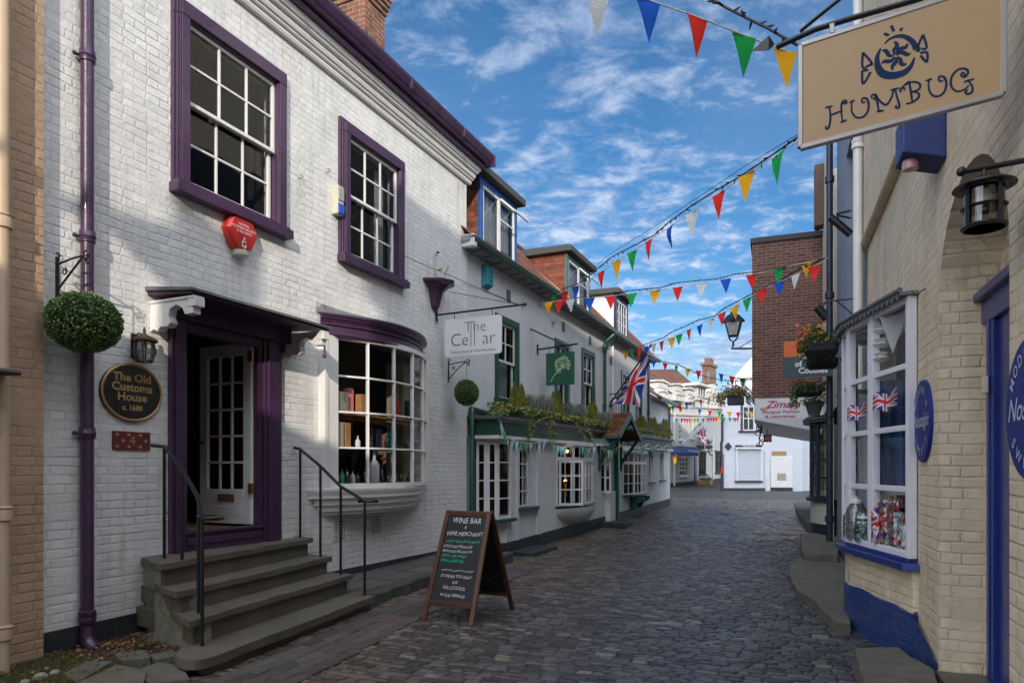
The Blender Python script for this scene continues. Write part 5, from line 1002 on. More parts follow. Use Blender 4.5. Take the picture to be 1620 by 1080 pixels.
tr1 = trough('roof_trough', 'green trough of plants at the near end of the shop roof', FB.u(795, .5), FB.u(862, .5), 1); tr2 = trough('roof_trough', 'green trough of plants in the middle of the shop roof', FB.u(863, .5), FB.u(922, .5), 2); tr3 = trough('roof_trough', 'green trough of plants on the shop roof beside the tiled porch', FB.u(923, .5), FB.u(966, .5), 3); tr4 = trough('roof_trough', 'green trough of plants beyond the tiled porch', FB.u(1006, .5), FB.u(1056, .5), 4)
cs = [(814, 608, 'taller golden conifer of the nearest pair'), (825, 611, 'right hand golden conifer of the nearest pair'), (875, 623, 'left golden conifer of the pair under the green hanging sign'), (884, 621, 'right golden conifer of the pair under the green hanging sign'), (933, 640, 'left golden conifer of the pair before the tall green framed window'), (940, 638, 'right golden conifer of the pair before the tall green framed window'), (1013, 658, 'first golden conifer beyond the tiled porch'), (1018, 660, 'second golden conifer beyond the tiled porch'), (1030, 662, 'third golden conifer beyond the tiled porch'), (1035, 661, 'fourth golden conifer beyond the tiled porch'), (1050, 664, 'golden conifer last but one at the far end of the troughs'), (1054, 665, 'golden conifer at the far end of the troughs')]
for i, (px, py, lb) in enumerate(cs):
    u = FB.u(px, .42); z = FZ(u)+.2; h = FB.z(py, u, .42)-z; conifer(u, .42, z, h*1.08, .19+.008*u, i+1, lb)
ls = [(838, 'lavender tuft nearest the first pair of conifers'), (847, 'lavender tuft second from the near end of the roof'), (856, 'lavender tuft before the bare white wall'), (864, 'lavender tuft just left of the second pair of conifers'), (899, 'lavender tuft right of the second pair of conifers'), (909, 'lavender tuft between the second and third pairs'), (918, 'lavender tuft left of the third pair of conifers'), (951, 'green lavender tuft left of the tiled porch'), (960, 'green lavender tuft against the tiled porch'), (1024, 'lavender tuft between the conifers beyond the porch'), (1043, 'lavender tuft near the far end of the troughs')]
for i, (px, lb) in enumerate(ls): u = FB.u(px, .42); tuft(u, .42, FZ(u)+.2, (.42, .34, .46, .38)[i % 4], .24, 50+i, lb)
def ivy(name, label, ua, ub, seed, n, runners):
    rg = random.Random(seed); mb = MB(); 
    for _ in range(n):
        u = rg.uniform(ua, ub); k = noise.noise(Vector((u*1.7, seed, 0))); dz = abs(rg.gauss(0, .5)); w_ = .60+rg.gauss(0, .05)-.16*(rg.random() < .4); z = FZ(u)+.26+.04*k-dz*(.14+.12*k)
        mb.leaf((u, w_+.05*rg.random(), z), rg.uniform(.03, .06), rg, .8)
    for (px, dl, du) in runners:
        u = FB.u(px, .64); z = FZ(u)+.18; pts = []; w_ = .66
        for k in range(12): t_ = k/11; pts.append((u+du*t_, w_+.05*math.sin(t_*4)+.02, z-dl*t_-.05*math.sin(t_*3)))
        mb.tube(pts, .004, 4)
        for p in pts:
            for _ in range(7): mb.leaf((p[0]+rg.gauss(0, .03), p[1]+rg.gauss(0, .02), p[2]+rg.gauss(0, .03)), rg.uniform(.03, .055), rg, .8)
    o = mb.build('trailing_ivy', 'ivy', frame=FB, org=(ua, .6, FZ(ua)), recalc=False); tag(o, label, 'ivy', 'ivy trailing from the roof troughs')
ivy('i', 'ivy trailing over the green fascia at the near end', FB.u(786, .6), FB.u(862, .6), 1, 2600, [(828, .55, .25), (836, .40, .2), (850, .42, .9), (800, .12, -.5), (792, .1, -.5)]); ivy('i', 'ivy trailing over the middle of the green fascia', FB.u(862, .6), FB.u(922, .6), 2, 3000, [(868, .45, .3), (905, .45, 1.0), (915, .45, 1.2)]); ivy('i', 'ivy trailing beside the tiled porch', FB.u(922, .6), FB.u(968, .6), 3, 2600, [(950, .4, 1.5), (962, .35, .8)]); ivy('i', 'ivy trailing beyond the tiled porch', FB.u(1006, .6), FB.u(1060, .6), 4, 3000, [(1056, .3, 1.4)])
# union flag on its pole
def quad(a, b, c, d): return lambda s, t: [(a[i]*(1-s)+b[i]*s)*(1-t)+(d[i]*(1-s)+c[i]*s)*t for i in range(3)]
def union(s, t):
    """flag colour; s along the fly, t down the hoist"""
    x = s*60-30; y = 15-t*30; W_, Rd, Bl = (.75, .75, .75), (.62, .012, .03), (.010, .035, .28)
    if abs(x) < 3 or abs(y) < 3: return Rd
    if abs(x) < 5 or abs(y) < 5: return W_
    d1 = (y-x/2)/1.118; d2 = (y+x/2)/1.118
    for d_, ccw in ((d1, 1), (d2, -1)):
        if abs(d_) < 3:
            sd = d_*ccw*(1 if x > 0 else -1)*(-1)
            return Rd if 0 < sd < 2 else W_
    return Bl
def flag(t, fn, fr, nu=90, nv=60, wave=.05):
    mb = MB(); mb.grid(fn, nu, nv); o = mb.build('flag', 'flagcloth', t, smooth=True, recalc=False); a = o.data.color_attributes.new('tone', 'FLOAT_COLOR', 'POINT'); k = 0
    for i in range(nu+1):
        for j in range(nv+1): c = union(i/nu, j/nv); a.data[k].color = (*c, 1); k += 1
    return o
uf = FB.u(964); fz = FB.z(640, uf); t = thing('union_flag', 'large union flag on an angled green pole over the tiled porch', 'flag', FB, uf, 0, fz)
wt = FB.w(1030, uf+.1); tip = (uf+.1, wt, FB.z(546, uf+.1, wt)); base = (uf, .02, fz+.05)
mb = MB(); mb.tube([base, tip], .025, 8); mb.ell(tip, .05, .05, .05, 8, 6); mb.build('pole', 'black', t); mb = MB(); mb.tube([(uf, 0, FB.z(623, uf)), (uf, .45, FB.z(623, uf))], .02, 6); mb.tube([(uf, 0, fz-.06), (uf, .3, fz+.25)], .05, 8); mb.build('pole_socket', 'green', t)
def fp(px, py): w_ = FB.w(px, uf+.1); return (uf+.1, w_, FB.z(py, uf+.1, w_))
TT, MM, BL_, BR_ = fp(1026, 556), fp(990, 607), fp(968, 640), fp(1013, 642)
def flagfn(s, t_):
    # hoist from pole top to half way down, fly hangs to the lower edge
    q = quad(TT, BR_, BL_, MM)(s, t_); f_ = .16*math.sin(s*5+t_*7)*s+.07*math.sin(t_*16+s*3); return (q[0]+f_, q[1], q[2]+.04*math.sin(t_*math.pi)*s)
flag(t, flagfn, FB)
# ================================================================ SWEET SHOP AND ITS NEIGHBOURS ON THE RIGHT
rx = lambda px, w_=0: FR.u(px, w_)
SH = thing('cream_brick_shop', 'cream painted brick sweet shop with a white bow window, arched doorway and blue trim', 'shop', FR, 0, 0, 0)
DA, DB = rx(1597), rx(1485)                          # doorway: DA nearest
UE = rx(1371); BWA, BWB = .80, 3.05
bz0, bz1 = .86, 3.04
mb = MB(); n = 16; arcp = []
zs, za_ = 2.74, 3.46; cu = (DA+DB)/2; hw_ = (DB-DA)/2
for i in range(n+1): a = math.pi*i/n; arcp.append((cu-hw_*math.cos(a), zs+(za_-zs)*math.sin(a)))
wall(mb, -3.2, DA, -.3, 4.43, 0, [], .1); wall(mb, DB, UE, -.3, 4.43, 0, [(BWA+.1, BWB-.1, bz0+.05, bz1)], .16)
for (a, z_a), (b, z_b) in zip(arcp, arcp[1:]): mb.add([(a, 0, z_a), (b, 0, z_b), (b, 0, 4.43), (a, 0, 4.43)], [(0, 1, 2, 3)])
rd = -.36; path = [(DA, -.3)]+arcp+[(DB, -.3)]
for p, q in zip(path, path[1:]): mb.add([(p[0], 0, p[1]), (q[0], 0, q[1]), (q[0], rd, q[1]), (p[0], rd, p[1])], [(0, 1, 2, 3)])
mb.box(-3.2, UE, -6, .055, 4.46, 7.9); mb.add([(UE, 0, -.3), (UE, -6, -.3), (UE, -6, 4.5), (UE, 0, 4.5)], [(0, 1, 2, 3)]); mb.build('wall', 'cream_brick', SH, recalc=False)
MB().pw([(.0, 4.40), (.075, 4.41), (.10, 4.44), (.056, 4.49), (0, 4.49)], .35, UE+.02).build('drip_course', 'cream_brick', SH, bev=.01)
# recess, door
MB().add([(DA-.1, rd, -.3), (DB+.1, rd, -.3), (DB+.1, rd, 3.9), (DA-.1, rd, 3.9)], [(0, 1, 2, 3)]).build('recess_wall', 'cream_brick', SH, recalc=False)
mb = MB(); q = DB-.02
for o_, w_ in ((0, .09), (.03, .06), (.06, .10)): mb.box(q-.22+o_, q-.16+o_, rd, rd+w_, .12, 2.62)
mb.box(DA+.02, DA+.2, rd, rd+.08, .12, 2.62); mb.box(DA+.02, q+.02, rd, rd+.10, 2.62, 2.80); mb.box(DA, q+.05, rd, rd+.15, 2.78, 2.84); mb.build('door_frame', 'blue', SH, bev=.006)
MB().box(DA+.2, q-.22, rd+.02, rd+.06, .14, 2.62).build('door', 'blue', SH, bev=.004)
MB().box(q-.17, q-.10, rd+.10, rd+.13, FR.z(625, DB, rd), FR.z(598, DB, rd)).build('door_bell', 'cream_plastic', SH, bev=.005)
rough(MB().prism([(DA-.3, rd-.1), (DB-.02, rd-.1), (DB+.01, .02), (DA-.3, .05)], -.25, .145).build('doorstep', 'stone', SH), .006, .15, 3, 2)
# bow window following the curved wall
bp = [(BWA-.02, .04), (BWA+.70, .24), (BWA+1.24, .385), (BWA+1.62, .40), (BWA+1.95, .30), (BWB, .02)]
bf = []
for i, (p, q) in enumerate(zip(bp, bp[1:])):
    for k in range(5): bf.append((p[0]+(q[0]-p[0])*k/5, p[1]+(q[1]-p[1])*k/5))
bf.append(bp[-1]); bf = [(BWA-.02, -.05)]+bf
bq = arc(BWA-.05, BWB+.05, .42, 20, .02)
gbase = lambda p: g(FR.xy(*p)[1])
mb = MB(); nn_ = len(bf); top = [(p[0], p[1], bz0-.10) for p in bf]; zpt = [FR.z(y_, p[0], p[1]) for p, y_ in zip(bf, np.linspace(1015, 850, nn_))]
zpt = [.40-.0*i for i in range(nn_)]
mb.add([(p[0], p[1], .40) for p in bf]+top, [(i, i+1, nn_+i+1, nn_+i) for i in range(nn_-1)]); mb.build('bow_base', 'cream_brick', SH, recalc=False)
mb = MB(); bo = [(p[0], p[1]+.012) for p in bf]; mb.add([(p[0], p[1], -.3) for p in bo]+[(p[0], p[1], .42+.05*noise.noise(Vector((p[0]*2, 0, 0)))) for p in bo]+[(p[0], p[1]-.02, .43) for p in bf], [(i, i+1, nn_+i+1, nn_+i) for i in range(nn_-1)]+[(nn_+i, nn_+i+1, 2*nn_+i+1, 2*nn_+i) for i in range(nn_-1)])
pass; mb.add([(DB+.0, .012, -.3), (BWA-.02, .05, -.3), (BWA-.02, .05, .42), (DB+.0, .012, .20)], [(0, 1, 2, 3)]); mb.build('plinth', 'blue_plinth', SH, recalc=False)
mb = MB()
for p, q in zip(bp, bp[1:]): casement_seg(mb, p, q, bz0, bz1, 1, 4, .055, .05, .07)
bw = mb.build('bow_window', 'white_blue', SH, bev=.006, segs=2); mb = MB()
for p, q in zip(bp, bp[1:]): glass_seg(mb, p, q, bz0, bz1)
mb.build('glass', 'glass_sweet', bw, recalc=False)
def outset(pts, d): 
    o = []
    for i, p in enumerate(pts):
        a = pts[max(0, i-1)]; b = pts[min(len(pts)-1, i+1)]; v = Vector((b[0]-a[0], b[1]-a[1])).normalized(); o.append((p[0]-v.y*d, p[1]+v.x*d))
    return o
so_ = [(BWA-.10, -.0)]+outset(bp, .09)+[(BWB+.08, 0)]; mb = MB(); mb.prism(so_, bz0-.10, bz0-.035); mb.prism(outset(bp, .045)+[(BWB, 0), (BWA, 0)], bz0-.04, bz0+.004); mb.build('sill', 'blue', bw, bev=.006)
ho = outset(bp, .10); mb = MB(); mb.prism([(BWA-.06, 0)]+ho+[(BWB+.05, 0)], bz1, bz1+.03); mb.tube([(p[0], p[1], bz1+.045) for p in ho], .022, 8)
# lead cresting of scrolls hung from the head
for i, (p, q) in enumerate(zip(ho, ho[1:])):
    k = max(2, int(math.hypot(q[0]-p[0], q[1]-p[1])/.085))
    for j in range(k):
        t = (j+.5)/k; c_ = (p[0]+(q[0]-p[0])*t, p[1]+(q[1]-p[1])*t, bz1-.01); mb.tube(scroll(c_, .035, 0, 1.1, 9, 'uz', .4), .008, 5)
mb.build('cresting', 'lead', bw, bev=0)
room(bw, BWA+.1, BWB-.1, bz0+.05, bz1, -.16, 1.5, 'interior', 'shop_interior', .5)
MB().prism([(BWA+.12, -.16), (BWA+.1, -.0)]+outset(bp, -.05)[1:-1]+[(BWB-.15, 0), (BWB-.15, -.16)], bz0+.0, bz0+.035).build('display_board', 'white', bw)
for zz0 in (1.32, 1.42+.52, 2.5): MB().prism([(BWA+.15, -.3), (BWA+.15, .0), (BWA+1.2, .2), (BWA+2.0, .14), (BWA+2.0, -.3)], zz0, zz0+.008).build('glass_shelf', 'lamp_glass', bw) if False else None
MB().grid(lambda a, b: (1.72+.03*math.sin(a*26), -.20+.42*a, 1.40+1.05*b), 30, 2).build('blue_drape', 'blue_cloth', bw, smooth=True); MB().box(1.55, 1.70, -.3, .20, 1.36, 1.40).build('shop_shelf', 'grey_plastic', bw)
MB().box(2.2, 2.24, .10, .28, 1.40, 1.95).build('white_panel', 'white', bw)
# sweets, jars, pennant and little flags in the window
def P3(px, py, u): w_ = FR.w(px, u); return (u, w_, FR.z(py, u, w_))
def small_flag(px, py, w_, sz, label, rot=.25):
    u, w_, z = P3(px, py, w_); t = thing('paper_flag', label, 'paper flag', FR, u, w_, z)
    mb = MB(); flag(t, lambda s, t_: (u+.01*math.sin(s*7), w_-(s-.5)*sz, z+(.5-t_)*sz*.80+.02*math.sin(s*8)+(s-.5)*sz*rot), FR, 40, 26); MB().tube([(u, w_+sz*.5, z+.3*sz-.5*sz*rot), (u, w_+sz*.55, z-1.2*sz)], .003, 5).build('stick', 'white', t)
small_flag(1400, 634, 1.35, .20, 'small paper union flag in the second row of the bow window'); small_flag(1355, 652, 1.95, .17, 'smaller paper union flag in the left pane of the bow window')
u, w_, z = P3(1414, 520, 1.30); t = thing('white_pennant', 'white pennant hanging inside the top pane of the sweet shop window', 'pennant', FR, u, w_, z); MB().pw([(w_-.15, z+.24), (w_+.14, z+.20), (w_+.01, z-.22)], u-.002, u+.002).build('cloth', 'c_white', t)
rgb = random.Random(9)
def jar(px, u, zb, h, r_, fill, label):
    w_ = FR.w(px, u); t = thing('sweet_jar', label, 'jar', FR, u, w_, zb); MB().lathe((u, w_, zb), [(r_*.9, 0), (r_, .02), (r_, h*.72), (r_*.6, h*.86), (r_*.62, h*.88)], 16).build('glass_body', 'bottle' if False else 'lamp_glass', t, smooth=True); MB().lathe((u, w_, zb+h*.87), [(r_*.66, 0), (r_*.66, h*.08), (r_*.2, h*.11), (r_*.22, h*.16), (r_*.05, h*.18)], 14).build('lid', 'white_metal', t, smooth=True)
    mb = MB(); ms = fill
    for k in range(60): a = rgb.uniform(0, 6.28); q = r_*.86*math.sqrt(rgb.random()); mb.ell((u+q*math.cos(a), w_+q*math.sin(a), zb+.02+rgb.random()*h*.66), r_*.2, r_*.2, r_*.2, 7, 5, m=k % len(ms))
    mb.build('sweets', ms, t, smooth=True)
zb = bz0+.036
jar(1355, 1.95, zb, .42, .095, ['c_white', 'white', 'c_aqua'], 'tall sweet jar in the left pane of the bow window'); jar(1345, 2.2, zb, .30, .07, ['c_white', 'white'], 'short sweet jar at the far left of the bow window'); jar(1366, 1.75, zb, .26, .08, ['white', 'c_aqua'], 'sweet jar beside the white mullion')
def bag(px, u, zb, wd, h, mats, label):
    w_ = FR.w(px, u); t = thing('sweet_bag', label, 'bag of sweets', FR, u, w_, zb); mb = MB()
    for k in range(110): mb.ell((u+rgb.uniform(-.035, .035), w_+rgb.uniform(-wd, wd)*.5, zb+.02+rgb.random()*h*.85), .019, .022, .021, 7, 5, m=k % len(mats))
    mb.build('sweets', mats, t, smooth=True); MB().grid(lambda a, b: (u-.05+.012*math.sin(a*20+b*9), w_+(a-.5)*wd*1.1*(1-.35*b*b), zb+h*b), 10, 8).build('wrapper', 'lamp_glass', t, smooth=True, recalc=False)
bag(1396, 1.40, zb, .13, .40, ['c_red', 'p_pink', 'c_white'], 'bag of red and white sweets in the lower pane'); bag(1430, 1.22, zb, .13, .34, ['c_aqua', 'p_pink', 'white'], 'bag of pink and turquoise sweets in the lower pane'); bag(1414, 1.40, zb+.04, .13, .42, ['c_red', 'p_red', 'c_white'], 'tall bag of red sweets in the lower pane'); bag(1441, 1.12, zb, .10, .22, ['c_aqua', 'p_pink', 'white'], 'small bag of pastel sweets by the window corner')
u, w_, z = P3(1402, 832, 1.25); t = thing('paper_flag', 'large folded union flag paper in the lower pane of the bow window', 'paper flag', FR, u, w_, z); flag(t, lambda s, t_: (u+.12+.03*math.sin(s*14), w_+.03+(.5-s)*.15, z-.02+(.5-t_)*.30+.10*s), FR, 40, 30)
for k, lb in enumerate(('topmost stack of white bowls behind the upper pane', 'middle stack of white bowls behind the upper pane', 'lowest stack of white bowls behind the upper pane')):
    u, w_, z = P3(1396, 528+22*k, 1.45); mb = MB(); mb.lathe((u, w_, z), [(.04, 0), (.085, .03), (.085, .035), (.04, .03), (.04, .05), (.08, .075), (.03, .09)], 14); tag(mb.build('bowl_stack', 'white', frame=FR, org=(u, w_, z), smooth=True), lb, 'bowls')
# plaques
def plaque(uc_, zc_, rr_, label, w_=0):
    t = thing('blue_plaque', label, 'plaque', FR, uc_, w_, zc_); mb = MB(); mb.lathe((uc_, w_, zc_), [(rr_, .0), (rr_, .02), (rr_-.006, .026), (.0, .027)], 48, axis='w'); mb.build('disc', 'plaque_blue', t, smooth=True)
    mb = MB(); mb.lathe((uc_, w_, zc_), [(rr_*.965, .024), (rr_*.965, .0285), (rr_*.94, .0285), (rr_*.94, .024)], 48, axis='w')
    def arct(s, r0, top, sz, wid):
        n = len(s)
        for i, ch in enumerate(s):
            if ch == ' ': continue
            a = (wid/2-wid*i/(n-1)); a = R(90+a) if top else R(-90-a)
            ro = a-math.pi/2 if top else a+math.pi/2
            cx_, cz_ = r0*math.cos(a), r0*math.sin(a)
            # seen from the street, u runs away to the left
            text(ch, lambda x, y, cx_=cx_, cz_=cz_, ro=ro: (uc_-(cx_+x*math.cos(ro)-y*math.sin(ro)), w_+.029, zc_+cz_+x*math.sin(ro)+y*math.cos(ro)), 'silver_text', t, size=sz, offset=.001)
    arct('MODERN &', rr_*.76, True, rr_*.24, 120); arct('SWEETS', rr_*.76, False, rr_*.24, 105); text('Nostalgic', lambda x, y: (uc_-x, w_+.029, zc_+y), 'silver_text', t, size=rr_*.46, shear=.35, offset=.0015); return t
plaque(.52, 1.98, .325, 'round blue plaque with silver lettering between the bow window and the doorway')
plaque(FR.u(1597)-.37, FR.z(642, FR.u(1650)), .335, 'round blue plaque with silver lettering right of the arched doorway')
# boulders, kerb platform
def boulder(pts, z, name, label, seed, m='flag'):
    mb = MB(); mb.prism(pts, -.15, z); o = mb.build(name, m, frame=WF, org=(pts[0][0], pts[0][1], 0)); rough(o, .018, .10, 4, seed); o.data.polygons.foreach_set('use_smooth', [True]*len(o.data.polygons)); o.data.set_sharp_from_angle(angle=R(50)); return o
def G(px, py, z=0): Y = (EYE-z)*FPX/(py-HY); return ((px-HX)/FPX*Y, -Y)
tag(boulder([G(1352, 1025, .16), G(1420, 1022, .16), G(1480, 1062, .16), G(1490, 1110, .16), G(1372, 1110, .16)], .16, 'stone_block', 'x', 4), 'large worn stone block in front of the blue plinth', 'stone block')
pl = [G(1247, 905, .09), G(1262, 935, .09), G(1285, 947, .09), G(1305, 968, .09), G(1322, 985, .09), G(1345, 985, .09), G(1338, 890, .09), G(1322, 868, .09), G(1272, 875, .09), G(1252, 893, .09)]
tag(boulder(pl, .09, 'raised_paving', 'x', 8, 'flag'), kind='structure')
tag(boulder([G(1266, 842, .20), G(1270, 876, .20), G(1325, 878, .20), G(1325, 842, .20)], .20, 'stone_block', 'x', 6), 'square stone step before the navy bow window', 'stone block')
tag(boulder([G(1252, 785, .22), G(1262, 812, .22), G(1282, 830, .22), G(1282, 790, .22)], .22, 'raised_paving', 'x', 7), kind='structure')
# blue alarm box with lens, lantern on arm, hooks
u0_, u1_ = -.22, .08; z0, z1 = FR.z(248, -.2, .1), FR.z(172, -.2, .1); t = thing('alarm_box', 'blue alarm box with a pink lens on the cream wall under the sweet shop sign', 'alarm box', FR, -.1, 0, z0)
MB().prism([(u0_, 0), (u0_, .27), (u1_, .27), (u1_, 0)], [z0-.03, z0+.05, z0+.05, z0-.03], z1).build('cover', 'box_blue', t, bev=.012, segs=2); MB().lathe((u0_+.12, .20, z0-.0), [(.0, -.045), (.05, -.035), (.055, 0), (.05, .03)], 14).build('lens', 'pink_lens', t, smooth=True)
ul = -2.0+.02; ul = FR.u(1640); wl = FR.w(1557, ul); zl_ = FR.z(272, ul, wl); t = thing('arm_lantern', 'black round lantern hanging from an arm over the arched doorway', 'lantern', FR, ul, 0, zl_)
mb = MB(); mb.tube([(ul, 0, zl_+.03), (ul, wl+.08, zl_+.015)], .013, 10); mb.ell((ul, wl+.09, zl_+.015), .022, .022, .022, 10, 8); mb.tube([(ul, wl, zl_+.015), (ul, wl, zl_-.03)], .010, 8); mb.build('arm', 'black', t, smooth=True)
zt = zl_-.05; MB().lathe((ul, wl, zt), [(.012, .035), (.07, .015), (.125, -.015), (.128, -.022), (.095, -.020), (.02, -.012)], 28).build('hood', 'black', t, smooth=True)
mb = MB()
for rr_, zz0, hh in ((.088, -.02, .016), (.088, -.115, .010), (.088, -.205, .018)): mb.lathe((ul, wl, zt+zz0), [(rr_, -hh/2), (rr_+.006, 0), (rr_, hh/2), (rr_-.008, hh/2), (rr_-.008, -hh/2)], 28)
for k in range(4): a = math.pi/2*k+.5; mb.box(ul+.088*math.cos(a)-.008, ul+.088*math.cos(a)+.008, wl+.088*math.sin(a)-.008, wl+.088*math.sin(a)+.008, zt-.21, zt-.015)
mb.build('cage', 'black', t, smooth=True); MB().lathe((ul, wl, zt), [(.03, -.21), (.08, -.205), (.08, -.02), (.03, -.015)], 24).build('glass', 'lamp_glass', t, smooth=True); MB().lathe((ul, wl, zt), [(.0, -.13), (.03, -.11), (.03, -.06), (.015, -.02)], 12).build('bulb', 'white', t, smooth=True)
for px, py, lb in ((1590, 350, 'rusty hook near the door lantern'), (1465, 457, 'rusty hook above the right corner of the bow window'), (1445, 480, 'rusty hook at the head of the bow window')):
    u = FR.u(px); z = FR.z(py, u); tag(MB().tube([(u, 0, z), (u, .03, z-.01), (u, .05, z-.035), (u, .08, z-.035), (u, .10, z-.005)], .005, 6).build('wall_hook', 'rust', frame=FR, org=(u, 0, z), smooth=True), lb, 'hook')
# ---- the hanging sign of the sweet shop
Yr, Yl = 3.15, 3.484
pR = Vector(((1587-HX)/FPX*Yr, Yr)); pL = Vector(((1266-HX)/FPX*Yl, Yl)); dv = (pR-pL); WS = dv.length; ang = math.degrees(math.atan2(dv.x, dv.y))
FS = Fr((pL.x, pL.y), ang)                           # u runs along the sign from its free end to the wall, w towards the viewer
zb0, zb1 = EYE+(HY-234.6)/FPX*Yl, EYE+(HY-149)/FPX*Yr; HSN = .52
t = thing('sweet_shop_sign', 'buff hanging shop sign with navy curled lettering and wrapped sweet emblem', 'shop sign', FS, 0, 0, zb0)
tl = (zb1-zb0)/WS; Zs = lambda u, v: zb0+tl*u+v       # the sign hangs slightly tilted
mb = MB(); mb.box(0, WS, -.012, .012, (Zs(0, 0), Zs(WS, 0)), (Zs(0, HSN), Zs(WS, HSN))); mb.build('board', 'sign_buff', t)
mb = MB(); e = .013
for a, b in (((0, 0), (WS, 0)), ((0, HSN), (WS, HSN)), ((0, 0), (0, HSN)), ((WS, 0), (WS, HSN))): mb.beam((a[0], 0, Zs(a[0], a[1])), (b[0], 0, Zs(b[0], b[1])), .034, e*2)
mb.build('frame', 'alu', t, bev=.004)
# lettering: measured in photo pixels on the face of the sign and turned into sign coordinates
def SP(x, y):                                        # zoomed photo sheet: px = 1240+x/3.858, py = y/3.857
    px, py = 1240+x/3.858, y/3.857; u = FS.u(px, .0135); return (u, .0135, FS.z(py, u, .0135))
def stroke(mb, pts, wd, closed=False):
    """a flat brush stroke of varying width through sheet points"""
    P_ = [Vector(SP(*p)) for p in pts]; sm = []; n = len(P_)
    for i in range(n-1):
        p0, p1, p2, p3 = P_[max(0, i-1)], P_[i], P_[i+1], P_[min(n-1, i+2)]
        for k in range(6): s = k/6; sm.append((.5*((2*p1)+(p2-p0)*s+(2*p0-5*p1+4*p2-p3)*s*s+(3*p1-p0-3*p2+p3)*s**3), (i+s)/(n-1)))
    sm.append((P_[-1], 1.0)); L_, R_ = [], []
    for i, (p, q) in enumerate(sm):
        a = sm[max(0, i-1)][0]; b = sm[min(len(sm)-1, i+1)][0]; d = (b-a); d.y = 0; d.normalize(); nn = Vector((-d.z, 0, d.x)); w_ = wd(q) if callable(wd) else wd; L_.append(p+nn*w_/2); R_.append(p-nn*w_/2)
    m_ = len(L_); mb.add(L_+R_, [(i, i+1, m_+i+1, m_+i) for i in range(m_-1)])
mb = MB(); w1_ = .0095
tp = lambda q: w1_*(.75+.35*math.sin(q*math.pi))
for st_ in ([(252, 660), (275, 652), (298, 650)], [(278, 655), (284, 700), (282, 750), (270, 785), (255, 782), (262, 770)], [(283, 705), (320, 690), (350, 678)], [(385, 632), (380, 615), (362, 618), (352, 640), (352, 690), (358, 740)], [(345, 748), (385, 732)], [(360, 625), (375, 632), (384, 622)],
            [(400, 628), (425, 615), (432, 612)], [(415, 625), (415, 680), (440, 715), (480, 715), (510, 685), (518, 640), (508, 605), (485, 600), (475, 615), (485, 628), (497, 620)],
            [(540, 600), (535, 585), (552, 578), (562, 595), (552, 606), (545, 598)], [(560, 575), (570, 620), (580, 680)], [(565, 682), (610, 675)], [(560, 572), (580, 610), (622, 640), (655, 600), (672, 545)], [(650, 552), (705, 538)], [(680, 545), (690, 590), (705, 640), (700, 660), (682, 655), (690, 642)],
            [(715, 565), (712, 545), (730, 535), (738, 552)], [(725, 530), (755, 505), (775, 500)], [(765, 495), (775, 560), (785, 625)], [(745, 635), (790, 622), (825, 590), (815, 565), (778, 562)], [(740, 520), (790, 500), (830, 515), (825, 545), (778, 562)],
            [(865, 495), (895, 485), (905, 480)], [(885, 488), (885, 540), (905, 580), (945, 588), (980, 560), (992, 510), (978, 472), (950, 468), (945, 488), (960, 498), (972, 490)],
            [(1095, 470), (1105, 455), (1092, 445), (1082, 460), (1105, 470), (1125, 445), (1110, 422), (1065, 425), (1025, 470), (1022, 525), (1055, 558), (1105, 545), (1130, 520)], [(1098, 502), (1162, 482)], [(1128, 495), (1150, 530), (1148, 562), (1120, 575), (1108, 558), (1125, 552)]):
    stroke(mb, st_, tp)
mb.build('lettering', 'sign_navy', t, recalc=False)
mb = MB()
stroke(mb, [(615, 268), (645, 240), (690, 222), (740, 225), (785, 255), (810, 300)], lambda q: .006+.022*q); stroke(mb, [(592, 295), (570, 350), (575, 410), (605, 450), (660, 462), (730, 445), (775, 405), (798, 350)], lambda q: .006+.030*math.sin(q*math.pi))
for a, b, c in (((672, 255), (690, 285), (678, 335)), ((755, 265), (725, 295), (690, 335)), ((775, 325), (735, 325), (690, 340)), ((750, 390), (715, 385), (690, 350)), ((665, 430), (675, 390), (680, 350)), ((598, 390), (635, 375), (672, 348)), ((600, 310), (630, 320), (670, 340))): m1 = ((a[0]+b[0])/2+(b[1]-a[1])*.22, (a[1]+b[1])/2-(b[0]-a[0])*.22); m3 = ((c[0]+b[0])/2-(c[1]-b[1])*.25, (c[1]+b[1])/2+(c[0]-b[0])*.25); stroke(mb, [a, m1, b, m3, c], lambda q: .006+.013*math.sin(q*3.1))
for tri in (((612, 205), (642, 218), (625, 200)), ((655, 158), (672, 192), (678, 158)), ((712, 190), (722, 170), (735, 170)), ((545, 388), (522, 400), (530, 428)), ((808, 305), (830, 312), (818, 335))): stroke(mb, [tri[0], ((tri[0][0]+tri[1][0])/2, (tri[0][1]+tri[1][1])/2), tri[1]], .013)
for lp in ([(482, 320), (480, 408), (505, 415)], [(485, 325), (535, 385), (500, 408)], [(478, 432), (484, 512), (530, 440)], [(478, 434), (515, 428)], [(848, 215), (820, 285), (835, 300)], [(850, 212), (872, 290), (840, 300)], [(832, 325), (874, 322), (872, 378), (835, 340)]): stroke(mb, lp, .011)
mb.build('sweet_emblem', 'sign_navy', t, recalc=False)
